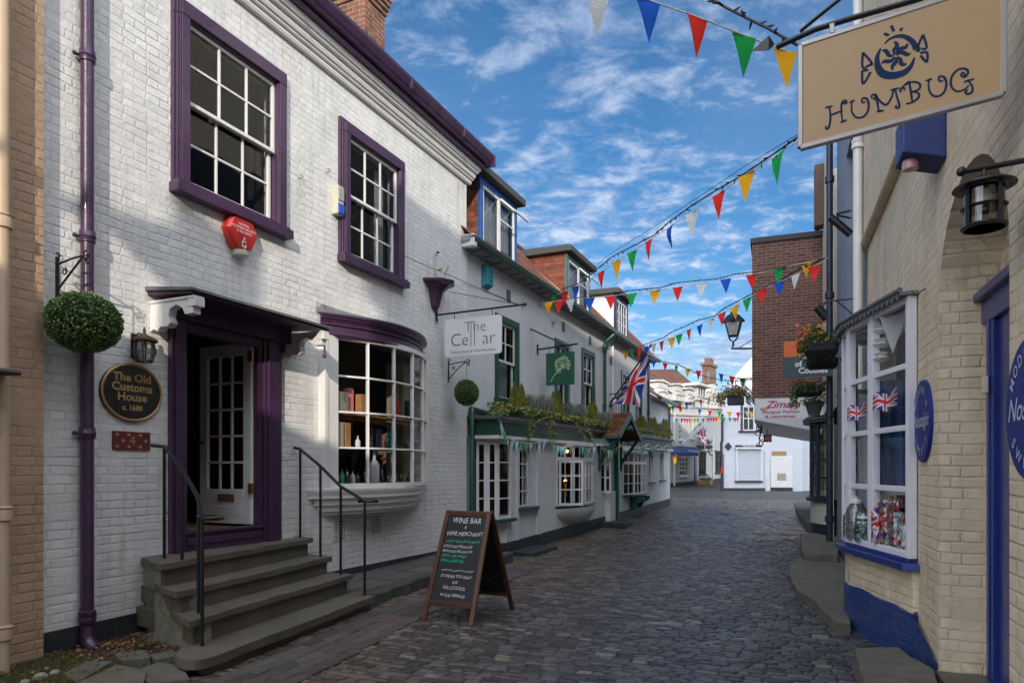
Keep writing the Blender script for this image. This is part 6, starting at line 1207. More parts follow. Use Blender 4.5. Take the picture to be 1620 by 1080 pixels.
# bracket of the sign
def SQ(px, py, w_=0): u = FS.u(px, w_); return (u, w_, FS.z(py, u, w_))
mb = MB(); mb.tube([SQ(1228, 75), SQ(1290, 47), SQ(1345, 30), SQ(1450, 0), SQ(1620, -55)], .014, 10); mb.build('bar', 'black', t, smooth=True)
mb = MB(); mb.tube([SQ(1266, 50), SQ(1290, 30), SQ(1325, 2), SQ(1400, -60)], .010, 8); mb.build('brace', 'black', t, smooth=True)
a = Vector(SQ(1187, 82)); b = Vector(SQ(1226, 70)); mb = MB(); c_ = Vector(SQ(1217, 73)); mb.add([a, c_+Vector((0, .03, .04)), c_+Vector((0, .03, -.04)), c_+Vector((0, -.03, 0)), b], [(0, 1, 2), (0, 2, 3), (0, 3, 1), (4, 1, 2), (4, 2, 3), (4, 3, 1)]); mb.build('spear_head', 'black', t, bev=.002)
mb = MB(); p = SQ(1316, 45); mb.box(p[0]-.012, p[0]+.012, -.02, .02, p[2]-.035, p[2]+.015); mb.build('hanger', 'alu', t, bev=.003)

# ---- slate blue house, next on the right
SB = thing('slate_blue_house', 'tall narrow slate blue rendered house with a white downpipe, between the cream shops', 'house', FR, 7, 0, 0)
ub0, ub1 = UE, rx(1319); hole = (rx(1349), rx(1333), 4.2, 7.0)
mb = MB(); wall(mb, ub0, ub1, -.2, 8.6, -.06, [hole], .35); mb.build('wall', 'render_slate', SB, recalc=False)
MB().box(hole[0], hole[1], -.40, -.36, hole[2], hole[3]).build('window', 'grey_plastic', SB); MB().box(ub0, ub0+.7, -.06, .02, -.1, 8.6).build('pilaster', 'render_slate', SB, bev=.01)
u = FR.u(1357, .12); mb = MB(); mb.tube([(u, .12, 2.6), (u, .12, 9)], .055, 14); mb.lathe((u, .12, FR.z(228, u, .12)), [(.055, -.07), (.075, -.06), (.075, -.02), (.066, .0), (.075, .02), (.075, .05), (.055, .06)], 14); mb.build('downpipe', 'white', SB, smooth=True)
u = FR.u(1346); t = thing('tube_light', 'dark tubular lamp pointing down on a bracket on the slate blue house', 'wall lamp', FR, u, 0, 4.3)
a = FR.w(1314, u); b_ = FR.w(1352, u); mb = MB(); mb.tube([(u, a, FR.z(344, u, a)), (u, max(b_, .0), FR.z(372, u, .1))], .06, 12); mb.build('lamp_body', 'black', t, smooth=True); mb = MB(); mb.tube([(u, 0, FR.z(333, u)), (u, a*.7, FR.z(340, u, .3)), (u, a*.6, FR.z(350, u, .3))], .018, 6); mb.tube([(u, 0, FR.z(345, u)), (u, a*.7, FR.z(342, u, .3))], .014, 6); mb.build('lamp_arm', 'black', t)
# ---- cream house with the navy bow window
CB = thing('cream_rendered_house', 'cream rendered house with a navy bow window and black downpipe beside the slate blue house', 'house', FR, 12, 0, 0)
uc0, uc1 = ub1, rx(1293, 0)
uc1 = 12.6
mb = MB(); nh = (10.3, 11.7, .95, 2.55); wall(mb, uc0, uc1, -.2, 8.9, 0, [nh], .15); mb.add([(uc1, 0, -.2), (uc1, -3, -.2), (uc1, -3, 8.9), (uc1, 0, 8.9)], [(0, 1, 2, 3)]); mb.box(9.2, 13.5, -14, -1.5, 0, 15.2); mb.build('wall', 'cream_plastic', CB, recalc=False)  # the tall rear box is added, unseen, to shade the far white house
pw_ = arc(10.2, 12.2, .34, 5, .0); mb = MB()
for q0, q1 in zip(pw_, pw_[1:]): casement_seg(mb, q0, q1, .98, 2.62, 1, 4, .05, .045, .05)
nb = mb.build('bow_window', 'navy', CB, bev=.003); mb = MB()
for q0, q1 in zip(pw_, pw_[1:]): glass_seg(mb, q0, q1, .98, 2.62)
mb.build('glass', 'glass_dark', nb, recalc=False)
MB().prism(arc(10.1, 12.3, .43, 14, 0), .90, .98).build('sill', 'navy', nb, bev=.005); MB().prism(arc(10.1, 12.3, .46, 14, 0), 2.62, 2.76).build('window_head', 'navy', nb, bev=.01); MB().prism(arc(10.2, 12.2, .34, 14, 0), .42, .90).build('bow_base', 'cream_plastic', nb); MB().prism(arc(10.2, 12.2, .36, 14, 0), -.1, .42).build('plinth', 'navy', nb)
mb = MB()
for k in range(18): q = arc(10.1, 12.3, .48, 18, 0)[k]; mb.tube(scroll((q[0], q[1], 2.66), .05, 0, 1.1, 8, 'uz', .4), .012, 5)
mb.tube([(p[0], p[1], 2.70) for p in arc(10.1, 12.3, .49, 18, 0)], .02, 5); mb.tube([(p[0], p[1], 2.63) for p in arc(10.1, 12.3, .49, 18, 0)], .012, 5); mb.build('cresting', 'lead', nb)
room(nb, *nh, -.15, 1.5, 'interior_warm', 'shop_interior', .4); MB().box(10.5, 10.9, .05, .10, 1.0, 2.5).build('curtain', 'blind', nb); MB().box(11.1, 11.25, .1, .14, 1.0, 2.3).build('curtain', 'blind', nb)
u = FR.u(1312.5, .1); mb = MB(); mb.tube([(u, .1, -.05), (u, .1, 8.8)], .06, 12)
for py in (284, 467, 655, 820): mb.lathe((u, .1, FR.z(py, u, .1)), [(.06, -.07), (.085, -.06), (.085, .05), (.06, .06)], 12)
mb.build('downpipe', 'navy', CB, smooth=True)
MB().box(uc0-.02, uc0+.02, .0, .04, -.1, 8.8).build('wall_strip', 'white', CB)
mb = MB(); mb.pw([(0, 7.45), (.16, 7.42), (.20, 7.48), (.20, 8.9), (0, 8.9)], 12.2, 12.6); mb.build('bay_side', 'wood', CB, bev=.01)
u = 9.9; t = thing('flood_light', 'small black flood lamp on the cream pilaster above the flower boxes', 'wall lamp', FR, u, 0, 3.9); a = FR.w(1293, u); b_ = FR.w(1309, u); MB().tube([(u, a, FR.z(486, u, a)), (u, b_, FR.z(504, u, b_))], .09, 12).build('lamp_body', 'black', t, smooth=True); mb = MB(); mb.tube([(u, 0, FR.z(472, u)), (u, b_, FR.z(474, u, b_)), (u, (a+b_)/2, FR.z(486, u, a))], .02, 6); mb.build('lamp_arm', 'black', t)
# wrought iron stays
t = thing('iron_brace', 'long thin black iron arm reaching out above the flower boxes', 'bracket', FR, 5.1, 0, 3.5); u = 4.9; mb = MB(); mb.tube([(u, FR.w(1378, u)*0, FR.z(472, u)), (u, FR.w(1322, u), FR.z(476, u, .4)), (u-.0, FR.w(1300, u), FR.z(482, u, .7))], .010, 6); mb.tube([(u, FR.w(1322, u), FR.z(476, u, .4)), (u, 0.05, FR.z(500, u))], .008, 6); mb.tube([(u, 0, FR.z(462, u)), (u, .0, FR.z(478, u))], .01, 6); mb.build('arm', 'black', t)
# ---- brick gable block that juts over the street
GB = thing('brown_brick_block', 'windowless brown brick upper storey with dark coping jutting over a white shop canopy', 'building', FR, 13, 0, 2.9)
gu = 12.96; gw_ = 1.64; gt = 7.40
mb = MB(); mb.add([(gu, -.5, 3.42), (gu, gw_, 3.42), (gu, gw_, gt), (gu, -.5, gt), (gu+8, gw_, 3.42), (gu+8, gw_, gt)], [(0, 1, 2, 3), (1, 4, 5, 2)]); mb.build('brick_wall', 'brick_dark', GB, recalc=False)
MB().box(gu-.04, gu+8, -.5, gw_+.04, gt, gt+.14).build('coping', 'felt', GB, bev=.01)
GZ = lambda py, w_: FR.z(py, gu-.05, w_)
w_l, w_r = FR.w(1193.5, gu-.05), FR.w(1283, gu-.05)
mb = MB(); mb.pw([(w_l, GZ(664, w_l)), (w_l, GZ(630, w_l)), (w_r, GZ(637, w_r)-.0), (w_r, GZ(680, w_r))], gu-.06, gu+.02); cano = mb.build('canopy', 'render_blue', GB, bev=.006)
mb = MB(); mb.pw([(w_l, GZ(664, w_l)), (w_l, GZ(630, w_l)+.1), (-.4, 3.43), (-.4, 2.3), (w_r, GZ(680, w_r))], gu+.02, gu+.05); mb.add([(gu, w_l, GZ(664, w_l)), (gu, -.3, 2.45), (gu+8, -.3, 2.55), (gu+8, w_l, 2.9)], [(0, 1, 2, 3)]); mb.add([(gu, w_l, 2.84), (gu+8, w_l, 2.9), (gu+8, w_l, 3.5), (gu, w_l, 3.5)], [(0, 1, 2, 3)]); mb.build('canopy_soffit', 'white', cano, recalc=False)
wtx = FR.w(1240, gu-.06); GT = lambda X0, Z0: (lambda x, y: (gu-.0625, X0-x, Z0+y))
wa_, wb_ = FR.w(1196, gu-.06), FR.w(1277, gu-.06)
mb = MB(); mb.pw([(wa_, GZ(661, wa_)), (wa_, GZ(632, wa_)), (wb_, GZ(638, wb_)), (wb_, GZ(661, wb_))], gu-.0615, gu-.06); mb.build('name_board', 'white_metal', cano)
text('Zimara', GT(FR.w(1238, gu), GZ(640, 1)), 'wine', cano, size=.25, shear=.35, offset=.006, xs=1.12); text('Designer Fashion', GT(FR.w(1235, gu), GZ(651.5, 1)), 'wine', cano, size=.105, offset=.003, xs=1.2); text('& Leisurewear', GT(FR.w(1235, gu), GZ(658.5, 1)), 'wine', cano, size=.105, offset=.003, xs=1.2)
mb = MB(); mb.tube([(gu-.0625, FR.w(1212, gu), GZ(644, 1)), (gu-.0625, FR.w(1203, gu), GZ(646, 1)), (gu-.0625, FR.w(1208, gu), GZ(649.5, 1)), (gu-.0625, FR.w(1216, gu), GZ(645.5, 1))], [.008, .018, .02, .006], 6); mb.build('lettering_swash', 'wine', cano)
# shop front under the canopy
mb = MB(); mb.box(gu+.1, gu+7.5, -.25, -.2, .0, 2.6); mb.build('shopfront_wall', 'interior_warm', GB)
mb = MB()
for k in range(5): mb.box(13.3+k*1.0, 13.42+k*1.0, -.2, -.05, .1, 2.6)
mb.box(13.1, 18.5, -.2, -.08, .85, .95); mb.build('shop_post', 'wood', GB, bev=.005); MB().box(13.1, 18.5, -.2, -.12, .1, .85).build('stall_riser', 'teal_paint', GB)
MB().add([(13.2, -.1, .95), (18.5, -.1, .95), (18.5, -.1, 2.5), (13.2, -.1, 2.5)], [(0, 1, 2, 3)]).build('glass', 'glass_dark', GB, recalc=False)
# red square sign under the canopy
u = gu+1.5; a, b_ = FR.w(1208, u), FR.w(1221, u); t = thing('red_square_sign', 'small red square sign with white script under the white canopy', 'sign', FR, u, a, 2.4); MB().box(u-.02, u+.02, b_, a, FR.z(699, u, a), FR.z(687, u, a)).build('board', 'red_plastic', t, bev=.003); text('illy', lambda x, y: (u-.022, (a+b_)/2-x, FR.z(693, u, a)+y), 'white_text', t, size=.15, shear=.3, offset=.004); MB().tube([(u, (a+b_)/2, FR.z(687, u, a)), (u, (a+b_)/2, 2.75)], .008, 5).build('hanger', 'black', t)
# dark scroll bracket left of the canopy
u = gu+1.2; t = thing('scroll_bracket', 'black scroll iron bracket hanging at the left end of the white canopy', 'bracket', FR, u, 1.6, 2.3); w_ = FR.w(1202, u); mb = MB()
for k in range(4): mb.tube(scroll((u, w_+.05*math.sin(k*2), FR.z(677+k*8, u, w_)), .10, k*1.7, 1.2), .014, 6)
mb.tube([(u, w_-.05, FR.z(670, u, w_)), (u, w_+.02, FR.z(704, u, w_))], .012, 6); mb.build('scroll', 'black', t)
# slate green sign behind the flower boxes
u = 8.6; t = thing('slate_green_sign', 'slate green hanging sign with an orange corner and white lettering behind the flower boxes', 'shop sign', FR, u, .3, 2.5)
a, b_ = FR.w(1240, u), FR.w(1318, u); z1, z0 = FR.z(541, u, a), FR.z(598, u, a); MB().box(u-.012, u+.012, b_, a, z0, z1-.30).build('board', 'slate_sign', t, bev=.002); c_ = FR.w(1246, u); c_ = a-.16
MB().box(u-.012, u+.012, b_, a, z1-.298, z1).build('orange_panel', 'orange', t)
for s_, yy in (('Gifts', 565), ('of', 577), ('Cobbles', 588)): text(s_, (lambda Z: (lambda x, y: (u-.0135, FR.w(1263, u)-x, Z+y)))(FR.z(yy, u, a)), 'white_text', t, size=.155, align='LEFT' if s_ != 'of' else 'CENTER', offset=.004)
MB().tube([(u, 0, z1+.03), (u, a+.05, z1+.05)], .012, 6).build('bar', 'black', t)
# hanging flower boxes
def flowerbox(u, pxa, pxb, py0, py1, label, seed, flowers, nf, nl, spread=.2, up=.28, down=.15):
    rg = random.Random(seed); a, b_ = FR.w(pxa, u), FR.w(pxb, u); z1, z0 = FR.z(py0, u, a), FR.z(py1, u, a); h = z1-z0; t = thing('flower_trough', label, 'flower box', FR, u, (a+b_)/2, z0)
    mb = MB(); n = 12; L_ = a-b_; secs = []
    prof = [(-.14, z1), (-.13, z0+h*.45), (-.09, z0+h*.1), (0, z0), (.09, z0+h*.1), (.13, z0+h*.45), (.14, z1)]
    vs = []; K = len(prof)
    for i in range(n+1):
        q = i/n; e_ = 1-(max(0, abs(q-.5)*2-.8)/.2)**2*.35; vs += [(u+x*e_, b_+L_*q, z1-(z1-z)*e_) for x, z in prof]
    mb.add(vs, [(i*K+j, i*K+(j+1) % K, (i+1)*K+(j+1) % K, (i+1)*K+j) for i in range(n) for j in range(K)]+[tuple(range(K)), tuple(n*K+j for j in range(K))]); mb.build('trough', 'black', t, bev=.004)
    mb = MB()
    for _ in range(nl):
        w_ = rg.uniform(b_-.06, a+.10); q = rg.random(); kk = noise.noise(Vector((w_*5, seed, 0))); z = z1+rg.uniform(-.05, up*(.6+.8*kk)); x = rg.gauss(0, .09)
        if w_ > a-.05: z -= rg.uniform(0, down*1.8)
        mb.leaf((u+x, w_, z), rg.uniform(.03, .065), rg, .6)
    mb.build('foliage', 'leaf', t, recalc=False); mb = MB()
    for k in range(nf):
        w_ = rg.uniform(b_, a+.1); z = z1+rg.uniform(.0, up*1.05); x = -rg.uniform(.02, .16); m_ = rg.randrange(len(flowers)); s_ = rg.uniform(.022, .042)
        if flowers[m_] == 'p_orange' : w_ = rg.uniform(a-.25, a+.16); z = z1+rg.uniform(-.15, up*.6)
        for q in range(6): aa = q*math.pi/3; mb.leaf((u+x, w_+s_*.5*math.cos(aa), z+s_*.5*math.sin(aa)), s_*1.2, rg, .6, d=(-.4, math.cos(aa), math.sin(aa)), m=m_)
    mb.build('flowers', flowers, t, recalc=False); return t
flowerbox(6.0, 1272, 1326, 542, 568, 'upper black trough of orange, yellow and pink flowers beside the white bow window', 1, ['p_orange', 'p_yellow', 'p_pink', 'p_orange'], 46, 1500)
flowerbox(6.6, 1275, 1326, 569, 586, 'lower plain black trough just under the orange flowers', 2, ['p_yellow'], 0, 60, up=.03)
flowerbox(9.0, 1258, 1300, 617, 628, 'black trough of trailing greenery under the slate green sign', 3, ['p_red', 'p_orange'], 8, 1300, up=.22, down=.2)
u = 9.4; w_ = FR.w(1288, u); z = FR.z(640, u, w_); t = thing('plant_pot', 'dark tapered pot hanging in front of the navy bow window', 'plant pot', FR, u, w_, z-.2); MB().lathe((u, w_, z), [(.10, -.22), (.17, .0), (.19, .02), (.19, .06), (.15, .06)], 16).build('pot', 'lead', t, smooth=True); mb = MB(); rg = random.Random(6)
for _ in range(500): mb.leaf((u+rg.gauss(0, .12), w_+rg.gauss(0, .14), z+.08+abs(rg.gauss(0, .08))-rg.random()*.12), rg.uniform(.03, .06), rg, .6)
mb.build('foliage', 'leaf', t, recalc=False); MB().tube([(u, w_, z+.05), (u, w_, z+.45), (u, 0, z+.5)], .008, 5).build('hanger', 'black', t)
# big hanging basket and the street lamp on the brick corner
u = gu-.1; t = thing('street_lamp', 'black street lantern on a curved arm at the corner of the brown brick block', 'street lamp', FR, u, gw_, 4.6)
wl = FR.w(1160, u); zb = FR.z(540, u, wl); zt = FR.z(497, u, wl)
mb = MB(); mb.tube([(u, gw_, FR.z(551, u, gw_)), (u, wl+.15-.1, FR.z(551, u, wl)), (u, wl+.0, FR.z(547, u, wl)), (u, wl, FR.z(540, u, wl))], .025, 8); mb.tube([(u, gw_, FR.z(538, u, gw_)), (u, FR.w(1170, u), FR.z(550, u, wl))], .012, 6); mb.build('arm', 'black', t, smooth=True)
z_a, z_b, z_c = FR.z(531, u, wl), FR.z(510, u, wl), FR.z(505, u, wl); mb = MB(); bs, ts = .11, .19
for sx_ in (-1, 1):
    for sy_ in (-1, 1): mb.beam((u+sx_*bs, wl+sy_*bs, z_a), (u+sx_*ts, wl+sy_*ts, z_b), .025, .025); mb.tube([(u+sx_*.08, wl+sy_*.08, z_a), (u+sx_*.11, wl+sy_*.11, z_a-.06), (u, wl, z_a-.17)], .012, 6)
for s_, z in ((bs, z_a), (ts, z_b)):
    for p, q in (((-1, -1), (1, -1)), ((1, -1), (1, 1)), ((1, 1), (-1, 1)), ((-1, 1), (-1, -1))): mb.beam((u+p[0]*s_, wl+p[1]*s_, z), (u+q[0]*s_, wl+q[1]*s_, z), .03, .03)
mb.build('cage', 'black', t); mb = MB(); mb.add([(u-bs, wl-bs, z_a), (u+bs, wl-bs, z_a), (u+bs, wl+bs, z_a), (u-bs, wl+bs, z_a), (u-ts, wl-ts, z_b), (u+ts, wl-ts, z_b), (u+ts, wl+ts, z_b), (u-ts, wl+ts, z_b)], [(0, 1, 5, 4), (1, 2, 6, 5), (2, 3, 7, 6), (3, 0, 4, 7)]); mb.build('glass', 'curtain', t); MB().lathe((u, wl, z_b), [(.29, 0), (.28, .05), (.16, .18), (.07, .24), (.075, .27), (.02, .30), (.03, .33), (.0, .36)], 4).build('roof', 'navy', t)
t = thing('hanging_basket', 'rectangular hanging basket of red and yellow flowers in front of the far white house', 'flower basket', FR, gu-.3, 2.2, 3.6)
u = gu+.3; wa_, wb_ = FR.w(1151, u), FR.w(1177, u); z1, z0 = FR.z(628, u, wa_), FR.z(641, u, wa_); MB().prism([(u-.15, wb_), (u+.15, wb_), (u+.15, wa_), (u-.15, wa_)], z0, z1).build('basket', 'black', t, bev=.02); rg = random.Random(31); mb = MB(); wc = (wa_+wb_)/2
for _ in range(2200):
    a = rg.gauss(0, .26); z = z1+abs(rg.gauss(0, .14))-(abs(a) > .26)*rg.uniform(0, .25); mb.leaf((u+rg.gauss(0, .14), wc+a, z), rg.uniform(.03, .07), rg, .6)
mb.build('foliage', 'leaf', t, recalc=False); mb = MB(); fl = ['p_red', 'p_yellow', 'p_white', 'p_pink']
for k in range(60):
    a = rg.gauss(0, .27); z = z1+abs(rg.gauss(0, .16))-(abs(a) > .28)*rg.uniform(0, .3); s_ = .045
    for q in range(5): aa = q*1.256; mb.leaf((u-.17-rg.random()*.05, wc+a+s_*.5*math.cos(aa), z+s_*.5*math.sin(aa)), s_, rg, .6, m=k % 4)
mb.build('flowers', fl, t, recalc=False); mb = MB()
zt_ = FR.z(600, u, wc); mb.tube([(u, wc, z1), (u, wc, zt_)], .01, 6); mb.tube([(u, gw_, FR.z(598, u, gw_)), (u, wc, zt_+.02), (u, wc+.08, zt_+.06)], .014, 6); mb.tube(scroll((u, wc-.2, zt_-.08), .08, 0, 1.3), .009, 5); mb.tube([(u, gw_, FR.z(622, u, gw_)), (u, wc-.1, zt_)], .01, 5); mb.build('hanger', 'black', t)
# ================================================================ THE FAR END OF THE STREET
D = thing('far_white_house', 'plain white gabled house with a closed roller shutter facing the viewer at the bend', 'house', FD, 2, 0, .35)
du = lambda px, w_=0: FD.u(px, w_)
dz = lambda py, w_=0: FD.z(py, 0, w_)
X1 = du(1300); hs_ = [(du(1175), du(1194), dz(681), dz(642))]
mb = MB(); wall(mb, 0, X1, 0, dz(643), 0, hs_, .15); ap = du(1232)
mb.add([(0, 0, dz(643)), (X1, 0, dz(643)), (X1, 0, dz(560)), (ap, 0, dz(520)), (du(1189), 0, dz(565)), (du(1165), 0, dz(592)), (du(1146), 0, dz(622)), (0, 0, dz(636))], [tuple(range(8))]); mb.add([(0, 0, 0), (2.7, -8, 0), (2.7, -8, dz(640)), (0, 0, dz(640))], [(0, 1, 2, 3)]); mb.build('wall', 'render_blue', D, recalc=False)
mb = MB(); mb.add([(ap, .02, dz(521)), (.1, .02, dz(640)), (3.0, -8, dz(640)), (ap+3, -8, dz(524)), (X1, .1, dz(558)), (X1+3, -8, dz(558))], [(0, 1, 2, 3), (0, 3, 5, 4)]); mb.build('roof', 'tile_far', D, recalc=False)
a, b, c, d = hs_[0]; mb = MB(); grid_bars(mb, a, b, c, d, -.08, -.02, 2, 2, .07, .05); w_ = mb.build('window', 'white', D); pane(w_, a, b, c, d, -.05); room(w_, a, b, c, d, -.15, 1); MB().box(a-.25, b+.2, 0, .12, c-.10, c).build('sill', 'plinth', w_); MB().box(a-.12, a, 0, .03, c, d+.05).build('frame_shadow_strip', 'plinth', w_)  # dark strip left of the window stands in for the frame's shadow
mb = MB(); a, b, c, d = du(1166.5), du(1202.5), dz(760), dz(710); nsl = 16
for i in range(nsl): z = c+(d-c)*i/nsl; mb.pw([(0, z), (.05, z+.01), (.06, z+(d-c)/nsl*.6), (.04, z+(d-c)/nsl-.008), (0, z+(d-c)/nsl-.008)], a, b)
sh = mb.build('roller_shutter', 'alu_blind', D); mb = MB(); mb.box(a-.08, a, 0, .10, c, d); mb.box(b, b+.08, 0, .10, c, d); mb.build('shutter_rail', 'white', sh); MB().box(a-.15, b+.12, 0, .12, c-.10, c-.0).build('sill', 'plinth', sh)
MB().box(a-.12, b+.08, 0, .22, d, d+.10).build('shutter_box', 'white', sh); MB().box(a-.12, b+.08, 0, .06, d+.11, d+.24).build('name_strip', 'plinth', D); text('TEA ROOMS', lambda x, y: ((a+b)/2+x, .065, d+.175+y), 'white_text', D, size=.15)
mb = MB(); q = du(1152); z = dz(706); mb.pz([(q-.22, z), (q, z-.26), (q+.22, z), (q, z+.26)], 0, .04); mb.build('diamond_plate', 'plinth', D, bev=.01)
MB().box(0-.02, du(1212), 0, .03, 0, dz(771.5)).build('plinth', 'plinth', D)
mb = MB(); mb.tube([(du(1141.5), .1, .3), (du(1140.5), .1, dz(704)), (du(1141.5)-.05, .1, dz(701)), (du(1141.8), .1, dz(697)), (du(1141.8), .1, dz(655))], .08, 8); mb.build('downpipe', 'plinth', D, smooth=True)
# angled white extension with door
FX = Fr((FD.P[0]+du(1212), 41.0), 105.5); ex = thing('white_side_building', 'low white side building with a white door and transom under the shop canopy', 'building', FX, 1, 0, .3)
q = lambda px: FX.u(px); mb = MB(); mb.add([(0, 0, 0), (q(1270), 0, 0), (q(1270), 0, 5), (0, 0, 5)], [(0, 1, 2, 3)]); mb.build('wall', 'render_blue', ex, recalc=False)
a, b = q(1219), q(1254); zt = FX.z(714, a); mb = MB(); mb.box(a, b, 0, .05, .1, (FX.z(722, a), FX.z(722, b))); mb.build('door', 'white', ex, bev=.01); MB().box(a-.3, a-.05, 0, .06, .1, FX.z(714, a)).build('door_post', 'render', ex); MB().box(a, b, 0, .06, 0, .52).build('plinth', 'plinth', ex)
MB().box(q(1221), q(1244), 0, .03, FX.z(720, a), FX.z(713.5, a)).build('transom', 'gold', ex); mb = MB()
for i in range(4):
    for j in range(3): x0 = q(1230)+(q(1243)-q(1230))*i/4; z0 = FX.z(759, a)+j*.13; mb.box(x0, x0+.11, .05, .06, z0, z0+.11)
mb.build('poster_grid', 'blind', ex); MB().box(q(1229.5), q(1243.3), .045, .052, FX.z(759, a)-.02, FX.z(759, a)+.40).build('poster_board', 'pale_wood', ex)
# ---- far lit row
E = thing('far_white_row', 'sunlit white row with hooded dormers, brown tiled roofs and a blue shop awning', 'building', FE, 5, 0, .6)
eu = lambda px: FE.u(px)
ez = lambda px, py: FE.z(py, eu(px))
U1 = eu(1150); wins = []
def er(px0, px1, yt, yb): return (eu(px0), eu(px1), ez((px0+px1)/2, yb), ez((px0+px1)/2, yt))
wins = [er(1075.5, 1088, 722, 752), er(1105.5, 1117, 715.5, 750), er(1131.5, 1141, 715, 747), er(1074.5, 1080, 661, 695), er(1092, 1096.5, 662, 692), er(1105.5, 1110, 661, 690)]
mb = MB(); wall(mb, -2.5, U1, 0, ez(1100, 643), 0, wins, .2); mb.build('wall', 'render_far', E, recalc=False)
mb = MB(); mb.box(-2.5, U1, 0, .03, 0, (.62, .95)); mb.build('plinth', 'plinth', E)
for i, W in enumerate(wins):
    a, b, c, d = W; mb = MB(); grid_bars(mb, a, b, c, d, -.1, -.02, 3 if i < 3 else 2, 4, .07, .05); w_ = mb.build('window', 'white' if i in (0, 3, 4, 5) else 'interior', E); pane(w_, a, b, c, d, -.06); room(w_, a, b, c, d, -.2, 1)
    MB().box(a-.1, b+.1, 0, .12, c-.12, c).build('sill', 'white' if i in (0, 3, 4, 5) else 'plinth', w_)
    if i in (1, 2): MB().box(a-.15, b+.15, 0, .14, d, d+.14).build('hood', 'lead', w_)
za, zb = ez(1062, 644), ez(1140, 643)
mb = MB(); mb.box(-2.5, U1, 0, .14, (za-.1, zb-.1), (za+.06, zb+.06)); mb.box(-2.5, U1, 0, .10, (ez(1062, 660)+.05, ez(1140, 658)), (ez(1062, 660)+.17, ez(1140, 658)+.12)); mb.build('string_course', 'render_far', E)
# upper floor, roofs and dormers
mb = MB(); mb.box(-2.5, eu(1128), -3, -.06, (za, za), (ez(1062, 624), ez(1128, 634))); mb.build('upper_storey', 'render_far', E)
mb = MB(); mb.add([(-3, .02, ez(1062, 622)), (eu(1098), .02, ez(1098, 629)), (eu(1098), -3.5, ez(1098, 590)+.6), (-3, -3.5, ez(1050, 575)+.5)], [(0, 1, 2, 3)]); mb.add([(eu(1096), .0, ez(1096, 628)), (eu(1126), .0, ez(1126, 632)), (eu(1128), -3, ez(1128, 595)+.8), (eu(1076), -3, ez(1076, 597)+.8)], [(0, 1, 2, 3)]); mb.build('roof', 'tile_far', E, recalc=False)
mb = MB(); mb.beam((eu(1040), -2.0, ez(1040, 585)), (eu(1092), -2.0, ez(1092, 608)), .5, .45); mb.build('stone_coping', 'stone', E)
def edorm(px0, px1, yt, yb, label=None):
    a, b = eu(px0), eu(px1); zt, zb_ = ez(px0, yt), ez(px1, yb); mb = MB(); mb.box(a, b, -1.2, .10, zb_, zt-.25); dd = mb.build('dormer', 'render_far', E)
    m_ = (a+b)/2; mb = MB(); mb.pz([(a-.2, zt-.16), (m_, zt-.04), (b+.2, zt-.16), (b+.2, zt-.26), (m_, zt-.18), (a-.2, zt-.26)], -1, .22); mb.build('dormer_hood', 'render_far', dd)
    h = zt-zb_; mb = MB(); grid_bars(mb, a+.2, b-.15, zt-.30-h*.22, zt-.36, .11, .16, 4, 2, .05, .05); mb.build('top_light', 'white', dd); MB().box(a+.2, b-.15, .102, .112, zt-.30-h*.22, zt-.36).build('pane', 'curtain', dd)
    mb = MB(); z = zt-.42-h*.24; mb.pz([(a+.1, z-.12), (m_, z+.02), (b-.1, z-.12), (b-.1, z-.2), (m_, z-.08), (a+.1, z-.2)], .05, .25); mb.build('window_hood', 'render_far', dd)
    z2 = zb_+.15; mb = MB(); grid_bars(mb, a+.1, b-.05, z2, z-.15, .11, .17, 2, 3, .06, .04); mb.build('window', 'white', dd); MB().box(a+.1, b-.05, .102, .112, z2, z-.15).build('pane', 'lead', dd); MB().box(a-.1, b+.2, .05, .3, z2-.15, z2-.02).build('sill', 'render_far', dd)
edorm(1036, 1054, 597, 632); edorm(1064, 1077, 603, 636); edorm(1084, 1094, 610, 638)
a, b = eu(1100), eu(1114); mb = MB(); mb.box(a, b, -1.5, .1, ez(1100, 632), ez(1107, 611)); dd = mb.build('dormer', 'render_far', E); MB().box(a-.5, b+.5, -1.5, .45, ez(1107, 612), ez(1107, 608)).build('dormer_hood', 'render_far', dd); mb = MB(); grid_bars(mb, a+.1, b-.1, ez(1107, 628), ez(1107, 613), .11, .17, 3, 1, .06, .06); mb.build('window', 'white', dd); MB().box(a+.1, b-.1, .102, .112, ez(1107, 628), ez(1107, 613)).build('pane', 'lead', dd)
mb = MB(); mb.pz([(eu(1116), ez(1116, 643)), (eu(1122), ez(1122, 620)), (eu(1126.5), ez(1126.5, 607.5)), (eu(1131), ez(1131, 607.5)), (eu(1134.5), ez(1134.5, 616)), (eu(1138), ez(1138, 643))], -4, 0.02); mb.build('gable', 'render_far', E)
mb = MB(); mb.pz([(eu(1070), ez(1070, 598)), (eu(1102), ez(1102, 594)), (eu(1116), ez(1116, 596)), (eu(1127), ez(1127, 608)), (eu(1122), ez(1122, 624)), (eu(1098), ez(1098, 612))], -5, -2.2); mb.build('rear_roof', 'tile_far', E)
cw = -1.5; a, b = FE.u(1121, cw), FE.u(1133, cw); zf_ = lambda py: FE.z(py, (a+b)/2, cw); mb = MB(); mb.box(a, b, cw-.55, cw, zf_(614), zf_(580)); mb.box(a-.12, b+.12, cw-.65, cw+.1, zf_(580), zf_(575.5)); mb.box(a+.40, b-.40, cw-.5, cw-.05, zf_(575.5), zf_(566.5)); mb.box(a-.1, b+.1, cw-.65, cw+.1, zf_(608), zf_(605)); mb.build('chimney', 'brick_red', E, bev=.02)
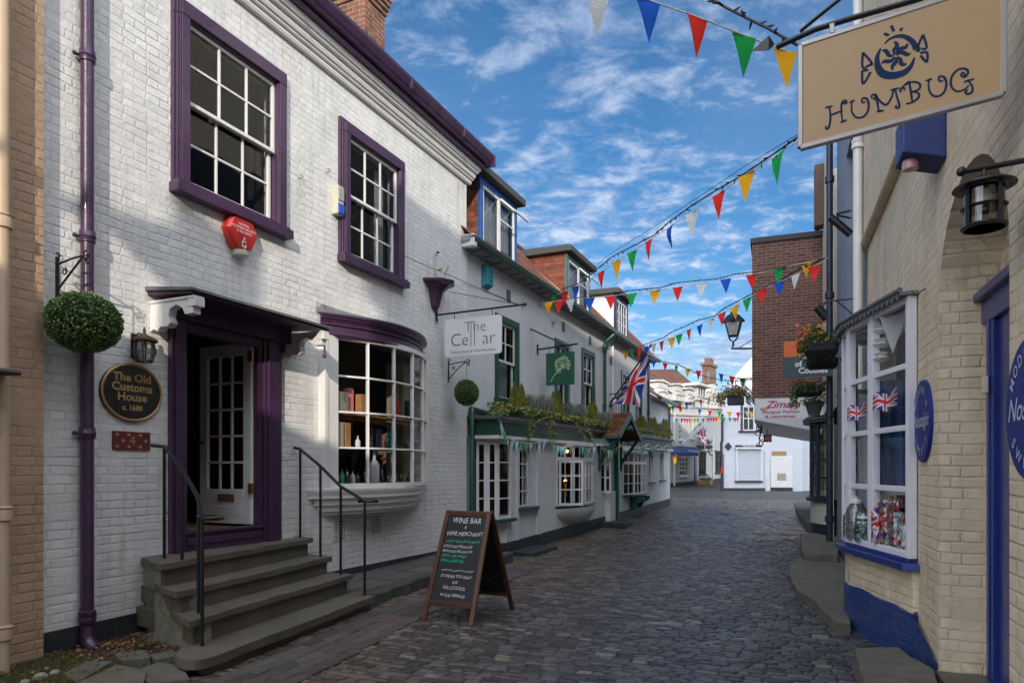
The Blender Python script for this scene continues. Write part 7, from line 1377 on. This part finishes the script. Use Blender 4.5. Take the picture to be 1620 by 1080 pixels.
# awning
a, b = eu(1062), eu(1100); mb = MB(); z0, z1 = ez(1080, 720), ez(1080, 705.5); zz0 = ez(1080, 724); a2, b2 = FE.u(1062, 1.3), FE.u(1105, 1.3)
mb.add([(a+.3, 0, z1), (b, 0, z1), (b2, 1.3, z0+.1), (a2, 1.3, z0+.1), (a2, 1.3, zz0+.1), (b2, 1.3, zz0+.1)], [(0, 1, 2, 3), (3, 2, 5, 4), (0, 3, 4), (1, 2, 5)]); aw = mb.build('awning', 'awning', E, recalc=False); text('TEAROOM', lambda x, y: (FE.u(1096, .9)+x, 1.0, ez(1090, 716)-.05+y), 'c_aqua', aw, size=.42, offset=.02)
mb = MB(); mb.box(eu(1098), eu(1101), 0, .06, .6, ez(1100, 722)); mb.build('door', 'blue', E); mb = MB(); mb.tube([(eu(1126.5), .08, .8), (eu(1126.5), .08, ez(1126, 690))], .06, 6); mb.tube([(eu(1065), .08, .5), (eu(1065), .08, ez(1065, 655))], .07, 6); mb.build('downpipe', 'white', E)
u = eu(1124.5); z = ez(1124, 708.5); t = thing('round_sign', 'round dark red sign on the far sunlit white wall', 'sign', FE, u, 0, z); MB().lathe((u, .0, z), [(.55, 0), (.55, .06), (.0, .07)], 24, axis='w').build('disc', 'plaque_red', t); MB().lathe((u, .065, z), [(.48, 0), (.48, .015), (.42, .015), (.42, 0)], 24, axis='w').build('ring', 'white_text', t); MB().box(u-.28, u+.28, .075, .09, z-.12, z+.10).build('lettering_band', 'white_text', t)
u = eu(1106.5); z = ez(1106, 702); t = thing('hanging_basket', 'small basket of brownish plants on the far white wall beside the awning', 'flower basket', FE, u, .4, z); rg = random.Random(2); mb = MB()
for _ in range(300): mb.leaf((u+rg.gauss(0, .45), .4+rg.gauss(0, .15), z+abs(rg.gauss(0, .22))), rg.uniform(.08, .16), rg, .6)
mb.build('foliage', 'leaf', t, recalc=False); MB().box(u-.8, u+.8, .1, .7, z-.35, z-.1).build('trough', 'felt', t)
for px0, lb in ((1095, 'small terracotta planter at the foot of the far blue door'), (1104, 'second small terracotta planter, right of the far blue door')):
    u = eu(px0)+.3; t = thing('flower_planter', lb, 'planter', FE, u, .6, .6); MB().box(u-.35, u+.35, .4, .9, .45, .8).build('box', 'pale_wood', t, bev=.02); mb = MB()
    for _ in range(150): mb.leaf((u+rg.gauss(0, .25), .65+rg.gauss(0, .1), .85+abs(rg.gauss(0, .1))), rg.uniform(.06, .12), rg, .6)
    mb.build('foliage', 'leaf', t, recalc=False)
# union flag on the far row
FFl = Fr(((1102-HX)/FPX*44, 44), 90); u0 = 0; t = thing('union_flag', 'smaller union flag on a short pole in front of the far sunlit white row', 'flag', FFl, 0, 0, 2.5)
def fq(px, py): return (FFl.u(px), 0, FFl.z(py, 0))
TT, MM, BL_, BR_ = fq(1114.5, 672), fq(1101, 687), fq(1116.5, 711), fq(1118, 694)
def ffn(s, t_): q = quad(TT, BR_, BL_, MM)(s, t_); return (q[0], .12*math.sin(s*6+t_*4), q[2])
flag(t, ffn, FFl, 60, 40); p, q = fq(1116, 669.5), fq(1087, 700); MB().tube([(p[0], 0, p[2]), (q[0], -1.2, q[2])], .04, 6).build('pole', 'white', t)
# street continues behind: a white wall closing the view behind the bend
bk = thing('far_backdrop_house', 'white far house seen between the sunlit row and the gabled house', 'house', WF, 22, -66, .8); mb = MB(); mb.box(17, 34, -70, -66, 0, 6.6); mb.build('wall', 'render_far', bk); MB().pw([(-64.5, 6.5), (-68, 9.2), (-72, 6.5)], 16.5, 34).build('roof', 'tile_far', bk)
u, w_, z = at(1141, 745, 40.2); t = thing('small_banner', 'small red and white banner beside the black downpipe at the bend', 'banner', WF, u, w_, z-.6); MB().add([(u+.0, w_, z+.25), (u+.10, w_, z+.3), (u+.09, w_, z-.05), (u-.05, w_, z-.2)], [(0, 1, 2, 3)]).build('cloth', 'c_red', t, recalc=False); MB().tube([(u+.14, w_, z+1), (u+.14, w_, z-1)], .02, 5).build('pole', 'plinth', t)
u, w_, z = at(1067.5, 723, 43); t = thing('small_banner', 'small multicoloured banner under the left end of the blue awning', 'banner', WF, u, w_, z-.4); MB().add([(u-.12, w_, z+.2), (u+.12, w_, z+.15), (u+.10, w_, z-.35), (u-.06, w_, z-.45)], [(0, 1, 2, 3)]).build('cloth', 'c_yellow', t, recalc=False); MB().lathe((u, w_+.01, z+.08), [(.1, 0), (.1, .01)], 10, axis='w').build('emblem', 'c_red', t)

# ================================================================ BUNTING
def string3(p0, p1):
    (ax, ay, aY), (bx, by, bY) = p0, p1; A = Vector(((ax-HX)/FPX*aY, aY)); Bv = Vector(((bx-HX)/FPX*bY, bY))
    def pos(px, py):
        k = (px-HX)/FPX; dx, dy = Bv.x-A.x, Bv.y-A.y; den = dx-k*dy; t = (k*A.y-A.x)/den if abs(den) > 1e-6 else .5; P_ = A+(Bv-A)*t; return Vector((P_.x, -P_.y, EYE+(HY-py)/FPX*P_.y))
    return pos
rb_ = random.Random(77)
def bunting(name, label, p0, p1, flags, size=(.21, .28), pts=None, cord='white', cr_=.006, mats=None, extra=None):
    pos = string3(p0, p1); line = sorted([(p0[0], p0[1]), (p1[0], p1[1])]+[(f[0], f[1]) for f in flags]+(extra or [])); L3 = [pos(*q) for q in line]
    o = L3[0]; t = thing(name, label, 'bunting', WF, o.x, o.y, o.z); MB().tube(L3, cr_, 5).build('cord', cord, t, smooth=True)
    d = (L3[-1]-L3[0]); d.z = 0; d.normalize()
    for f in flags:
        c = pos(f[0], f[1]); sl = 0
        i = min(range(len(L3)), key=lambda k: (L3[k]-c).length); a, b = L3[max(0, i-1)], L3[min(len(L3)-1, i+1)]; tt = (b-a); hl = math.hypot(tt.x, tt.y); sl = tt.z/max(hl, .01)
        yaw = rb_.gauss(0, .10); sg_ = Vector((c.x, c.y, 0)).normalized(); cr1 = abs(d.x*sg_.y-d.y*sg_.x); cr2 = abs((d.x*math.cos(.2)-d.y*math.sin(.2))*sg_.y-(d.x*math.sin(.2)+d.y*math.cos(.2))*sg_.x); yaw += 0 if cr1 > .75 else (.22 if cr2 > cr1 else -.22); dd = Vector((d.x*math.cos(yaw)-d.y*math.sin(yaw), d.x*math.sin(yaw)+d.y*math.cos(yaw), 0)); nn = Vector((-dd.y, dd.x, 0)); wd, hh = size; wd *= rb_.uniform(.92, 1.06); bl = rb_.gauss(0, .07); cu = rb_.gauss(0, .016); sw = rb_.gauss(0, .012)
        def fn(s, v, c=c, dd=dd, nn=nn, wd=wd, hh=hh, bl=bl, cu=cu, sl=sl, sw=sw):
            x = (s-.5)*wd*(1-v); return c+dd*(x+sw*v)+nn*(bl*v*v*hh+cu*math.sin((s-.5)*3.1)*(1-v)+cu*.5*math.sin(v*5))+Vector((0, 0, sl*x*(1-v)-hh*v))
        mb = MB(); mb.grid(fn, 8, 10); mb.build('pennant', 'c_'+f[2], t, smooth=True, recalc=False)
    return t, pos
def fairy(label, p0, p1, pts, r_=.009, bulbs=40):
    pos = string3(p0, p1); L3 = [pos(*q) for q in pts]; t = thing('fairy_lights', label, 'fairy lights', WF, L3[0].x, L3[0].y, L3[0].z); MB().tube(L3, r_, 5).build('cable', 'black', t)
    for k in range(bulbs):
        q = (k+.5)/bulbs*(len(L3)-1); i = int(q); p = L3[i].lerp(L3[i+1], q-i); dv_ = Vector((rb_.gauss(0, 1), rb_.gauss(0, 1), rb_.gauss(0, .6)-.2)).normalized()*.055; MB().tube([p, p+dv_*.6, p+dv_], [.009, .008, .004], 5).build('bulb', 'black', t)
    return t
def wire(name, label, p0, p1, pts, r_=.004):
    pos = string3(p0, p1); L3 = [pos(*q) for q in pts]; t = MB().tube(L3, r_, 4).build(name, 'black', frame=WF, org=tuple(L3[0])); tag(t, label, 'wire'); return t
C = lambda s: [(a, b, c) for a, b, c in s]
bunting('bunting', 'nearest bunting across the top of the sky with large pennants', (860, -60, 4.6), (1275, 92, 5.2), C([(946, -12, 'white'), (1025, 0, 'blue'), (1103, 27, 'red'), (1177, 56, 'green'), (1242, 80, 'yellow')]), (.19, .30), extra=[(900, -35)])
fairy('thick black cable of fairy lights across the top right of the sky', (1060, -50, 5.0), (1262, 72, 4.7), [(1060, -50), (1128, 0), (1150, 13), (1180, 28), (1215, 45), (1262, 72)], .010, 16)
p0, p1 = (1300, 196, 6.2), (862, 480, 15.6)
s2 = [(1231, 244, 'green'), (1181, 275, 'yellow'), (1137, 306, 'red'), (1095, 336, 'white'), (1060, 359, 'blue'), (1027, 380, 'red'), (1000, 398, 'green'), (975, 413, 'yellow'), (951, 430, 'red'), (930, 445, 'white'), (910, 453, 'blue'), (893, 461, 'red'), (876, 467, 'green')]
bunting('bunting', 'long bunting sloping down from the sweet shop sign to the green gutter', p0, p1, C(s2), (.255, .31))
fairy('fairy light cable just above the long sloping bunting', p0, p1, [(1300, 193), (1262, 217), (1215, 250), (1170, 280), (1130, 303), (1095, 325), (1060, 350), (1035, 372), (1000, 390), (970, 405), (945, 425), (932, 436), (915, 448), (890, 458), (868, 474)], .009, 60)
wire('wire', 'thin plain wire above the long sloping bunting', p0, p1, [(1300, 190), (1262, 213), (1180, 262), (1100, 315), (1020, 368), (960, 405), (932, 432), (868, 472)])
p0, p1 = (1310, 408, 13.2), (860, 480, 14.9)
s3 = [(1276, 415, 'yellow'), (1232, 425, 'green'), (1189, 434, 'red'), (1148, 441, 'blue'), (1110, 448, 'white'), (1072, 454, 'red'), (1036, 459, 'yellow'), (1000, 464, 'green'), (966, 468, 'red'), (933, 471, 'blue'), (902, 473, 'white'), (884, 475, 'red'), (868, 478, 'yellow')]
bunting('bunting', 'almost level bunting across the middle of the sky in front of the brown brick wall', p0, p1, C(s3), (.225, .30))
fairy('fairy light cable above the almost level bunting', p0, p1, [(1306, 408), (1275, 418), (1235, 424), (1195, 430), (1165, 433), (1135, 441), (1072, 447), (1045, 455), (992, 460), (960, 467), (925, 470), (862, 476)], .010, 60)
p0, p1 = (1305, 412, 12.8), (984, 560, 21.6)
s4 = [(1288, 421, 'red'), (1259, 434, 'white'), (1233, 446, 'blue'), (1205, 458, 'red'), (1182, 472, 'green'), (1163, 484, 'yellow'), (1142, 495, 'red'), (1124, 505, 'white'), (1107, 514, 'blue'), (1090, 521, 'red'), (1074, 529, 'green'), (1062, 534, 'yellow'), (1047, 540, 'red'), (1034, 544, 'white'), (1022, 548, 'blue'), (1012, 550, 'red'), (1000, 552, 'green'), (990, 556, 'yellow')]
bunting('bunting', 'bunting sloping down behind the street lantern to the far eaves of the green trimmed house', p0, p1, C(s4), (.26, .31))
fairy('fairy light cable above the bunting that passes the street lantern', p0, p1, [(1303, 410), (1260, 428), (1230, 445), (1195, 462), (1170, 475), (1145, 488), (1130, 500), (1103, 507), (1080, 518), (1062, 525), (1050, 534), (1012, 548), (988, 558)], .012, 50)
p0, p1 = (1018, 563, 24.5), (1192, 601, 17.8)
s5 = [(1034, 569, 'blue'), (1052, 574, 'red'), (1070, 578, 'green'), (1088, 583, 'yellow'), (1105, 586, 'red'), (1122, 589, 'white'), (1141, 591, 'blue'), (1158, 595, 'red'), (1175, 599, 'green')]
bunting('bunting', 'bunting from the corner of the green trimmed house to the brown brick block', p0, p1, C(s5), (.21, .29), cr_=.008)
fairy('fairy light cable beside the bunting that ends at the brown brick block', p0, p1, [(1018, 561), (1045, 571), (1072, 576), (1085, 582), (1105, 592), (1135, 600), (1160, 603), (1190, 600)], .012, 30)
p0, p1 = (1059, 646, 27.5), (1160, 612, 20)
bunting('bunting', 'short bunting rising from the far green gutter to the flower basket', p0, p1, C([(1060, 643, 'yellow'), (1064.5, 642, 'green'), (1075.5, 640, 'red'), (1086, 637, 'blue'), (1098, 635, 'white'), (1109, 632, 'red'), (1121.5, 629, 'yellow'), (1137, 624, 'green')]), (.20, .30), cr_=.01)
p0, p1 = (1068, 644, 36), (1200, 652, 33)
bunting('bunting', 'bunting hung across the far sunlit row above its first floor windows', p0, p1, C([(1077, 643, 'red'), (1091, 645, 'white'), (1107, 647, 'blue'), (1123.5, 649, 'red'), (1138, 650, 'green'), (1154, 651, 'yellow'), (1168, 652, 'red'), (1182.5, 651, 'white'), (1189, 652, 'yellow')]), (.24, .33), cr_=.012)
cl = ['white', 'yellow', 'red', 'blue', 'green', 'red', 'yellow', 'green', 'red', 'blue']
bunting('bunting', 'farthest bunting of tiny pennants level with the first floor windows', (1064, 661, 43), (1175, 660, 40), C([(1066+i*4.2, 661+math.sin(i*.25)*1.0, cl[(i*3) % 10]) for i in range(25)]), (.20, .30), cr_=.012)
# pale bunting looped under the green fascia
def FBp(px, py, w_=.78): u = FB.u(px, w_); x, y = FB.xy(u, w_); return y
mints = []; segs = [(792, 668, 800, 692), (800, 692, 864, 698), (868, 700, 911, 703), (915, 704, 946, 706), (948, 706, 978, 708)]
ln = []; fl = []; cm = ['aqua', 'leafgreen', 'palegreen', 'aqua', 'mint']; k = 0
for (a, b, c, d), n in zip(segs, (2, 9, 8, 7, 7)):
    for i in range(n):
        s = (i+.5)/n; sag = (9 if n > 2 else 0)*4*s*(1-s); fl.append((a+(c-a)*s, b+(d-b)*s+sag*.8-2, cm[k % 5])); k += 1
    for i in range(7): s = i/6; ln.append((a+(c-a)*s, b+(d-b)*s+(9 if n > 2 else 0)*4*s*(1-s)*.8-2))
bunting('bunting', 'pale green and aqua bunting looped under the near green fascia', (790, 664, FBp(790, 0)), (980, 706, FBp(980, 0)), fl, (.13, .23), extra=ln, cr_=.008)
ln = []; fl = []
for (a, b, c, d), n in zip([(1006, 703, 1024, 704), (1027, 704, 1040, 705), (1042, 704, 1056, 705)], (6, 4, 4)):
    for i in range(n): s = (i+.5)/n; fl.append((a+(c-a)*s, b+6*4*s*(1-s)*.8-1, cm[k % 5])); k += 1
    for i in range(7): s = i/6; ln.append((a+(c-a)*s, b+6*4*s*(1-s)*.8-1))
bunting('bunting', 'pale green and aqua bunting looped under the fascia beyond the porch', (1004, 702, FBp(1004, 0)), (1058, 705, FBp(1058, 0)), fl, (.14, .23), extra=ln, cr_=.012)

# ================================================================ THE SIDE OF THE STREET BEHIND THE VIEWER (out of frame, it shades the street)
def block(name, label, x0, x1, y, dep, h0, h1, m='cream_brick'):
    t = thing(name, label, 'house', WF, (x0+x1)/2, -y, 0); mb = MB(); wn = []
    x = x0+.8
    while x < x1-1.2 and h0 > 4: wn += [(x, x+1.0, 1.1, 2.5), (x, x+1.0, 4.0, 5.4)]; x += 2.4
    mb2 = MB(); mb2.box(x0, x1, -y, -y+dep, -.3, (h0, h1)); mb2.build('wall', m, t); mb = MB()
    for a, b, c, d in wn:
        if d < min(h0, h1)-.3: grid_bars(mb, a, b, c, d, -y-.05, -y-.01, 3, 4, .06, .03); mb.box(a-.1, b+.1, -y-.12, -y, c-.08, c)
    if mb.v: w_ = mb.build('windows_frame', 'white', t)
    MB().box(x0-.2, x1+.2, -y-.25, -y+dep+.2, (h0, h1), (h0+.25, h1+.25)).build('roof', 'tile', t); return t
block('house_behind', 'low house behind the viewer, out of frame', -9.0, -1.0, -5.0, 5, 6.2, 6.2)
block('house_behind', 'gabled house behind the viewer, out of frame', -1.0, 9.5, -5.0, 5, 10.6, 16.5, 'brick_dark')

cs_ = thing('shade_stack_behind', 'added stack with a slanted plate behind the viewer, out of frame, casting shade', 'chimney', WF, -2.6, 5, 6); MB().box(-2.85, -2.33, 4.8, 5.3, 6.0, 8.2).build('stack', 'brick_red', cs_); mb = MB(); mb.add([(a, w_, z) for w_ in (4.9, 5.2) for a, z in ((-3.48, 7.40), (-2.33, 8.37), (-2.33, 7.6), (-2.83, 7.32), (-3.15, 7.55))], [tuple(range(5)), tuple(range(5, 10))]+[(i, (i+1) % 5, 5+(i+1) % 5, 5+i) for i in range(5)]); mb.build('shade_plate', 'lead', cs_)  # unseen shapes added to cast the slanting shadow on the white brick wall
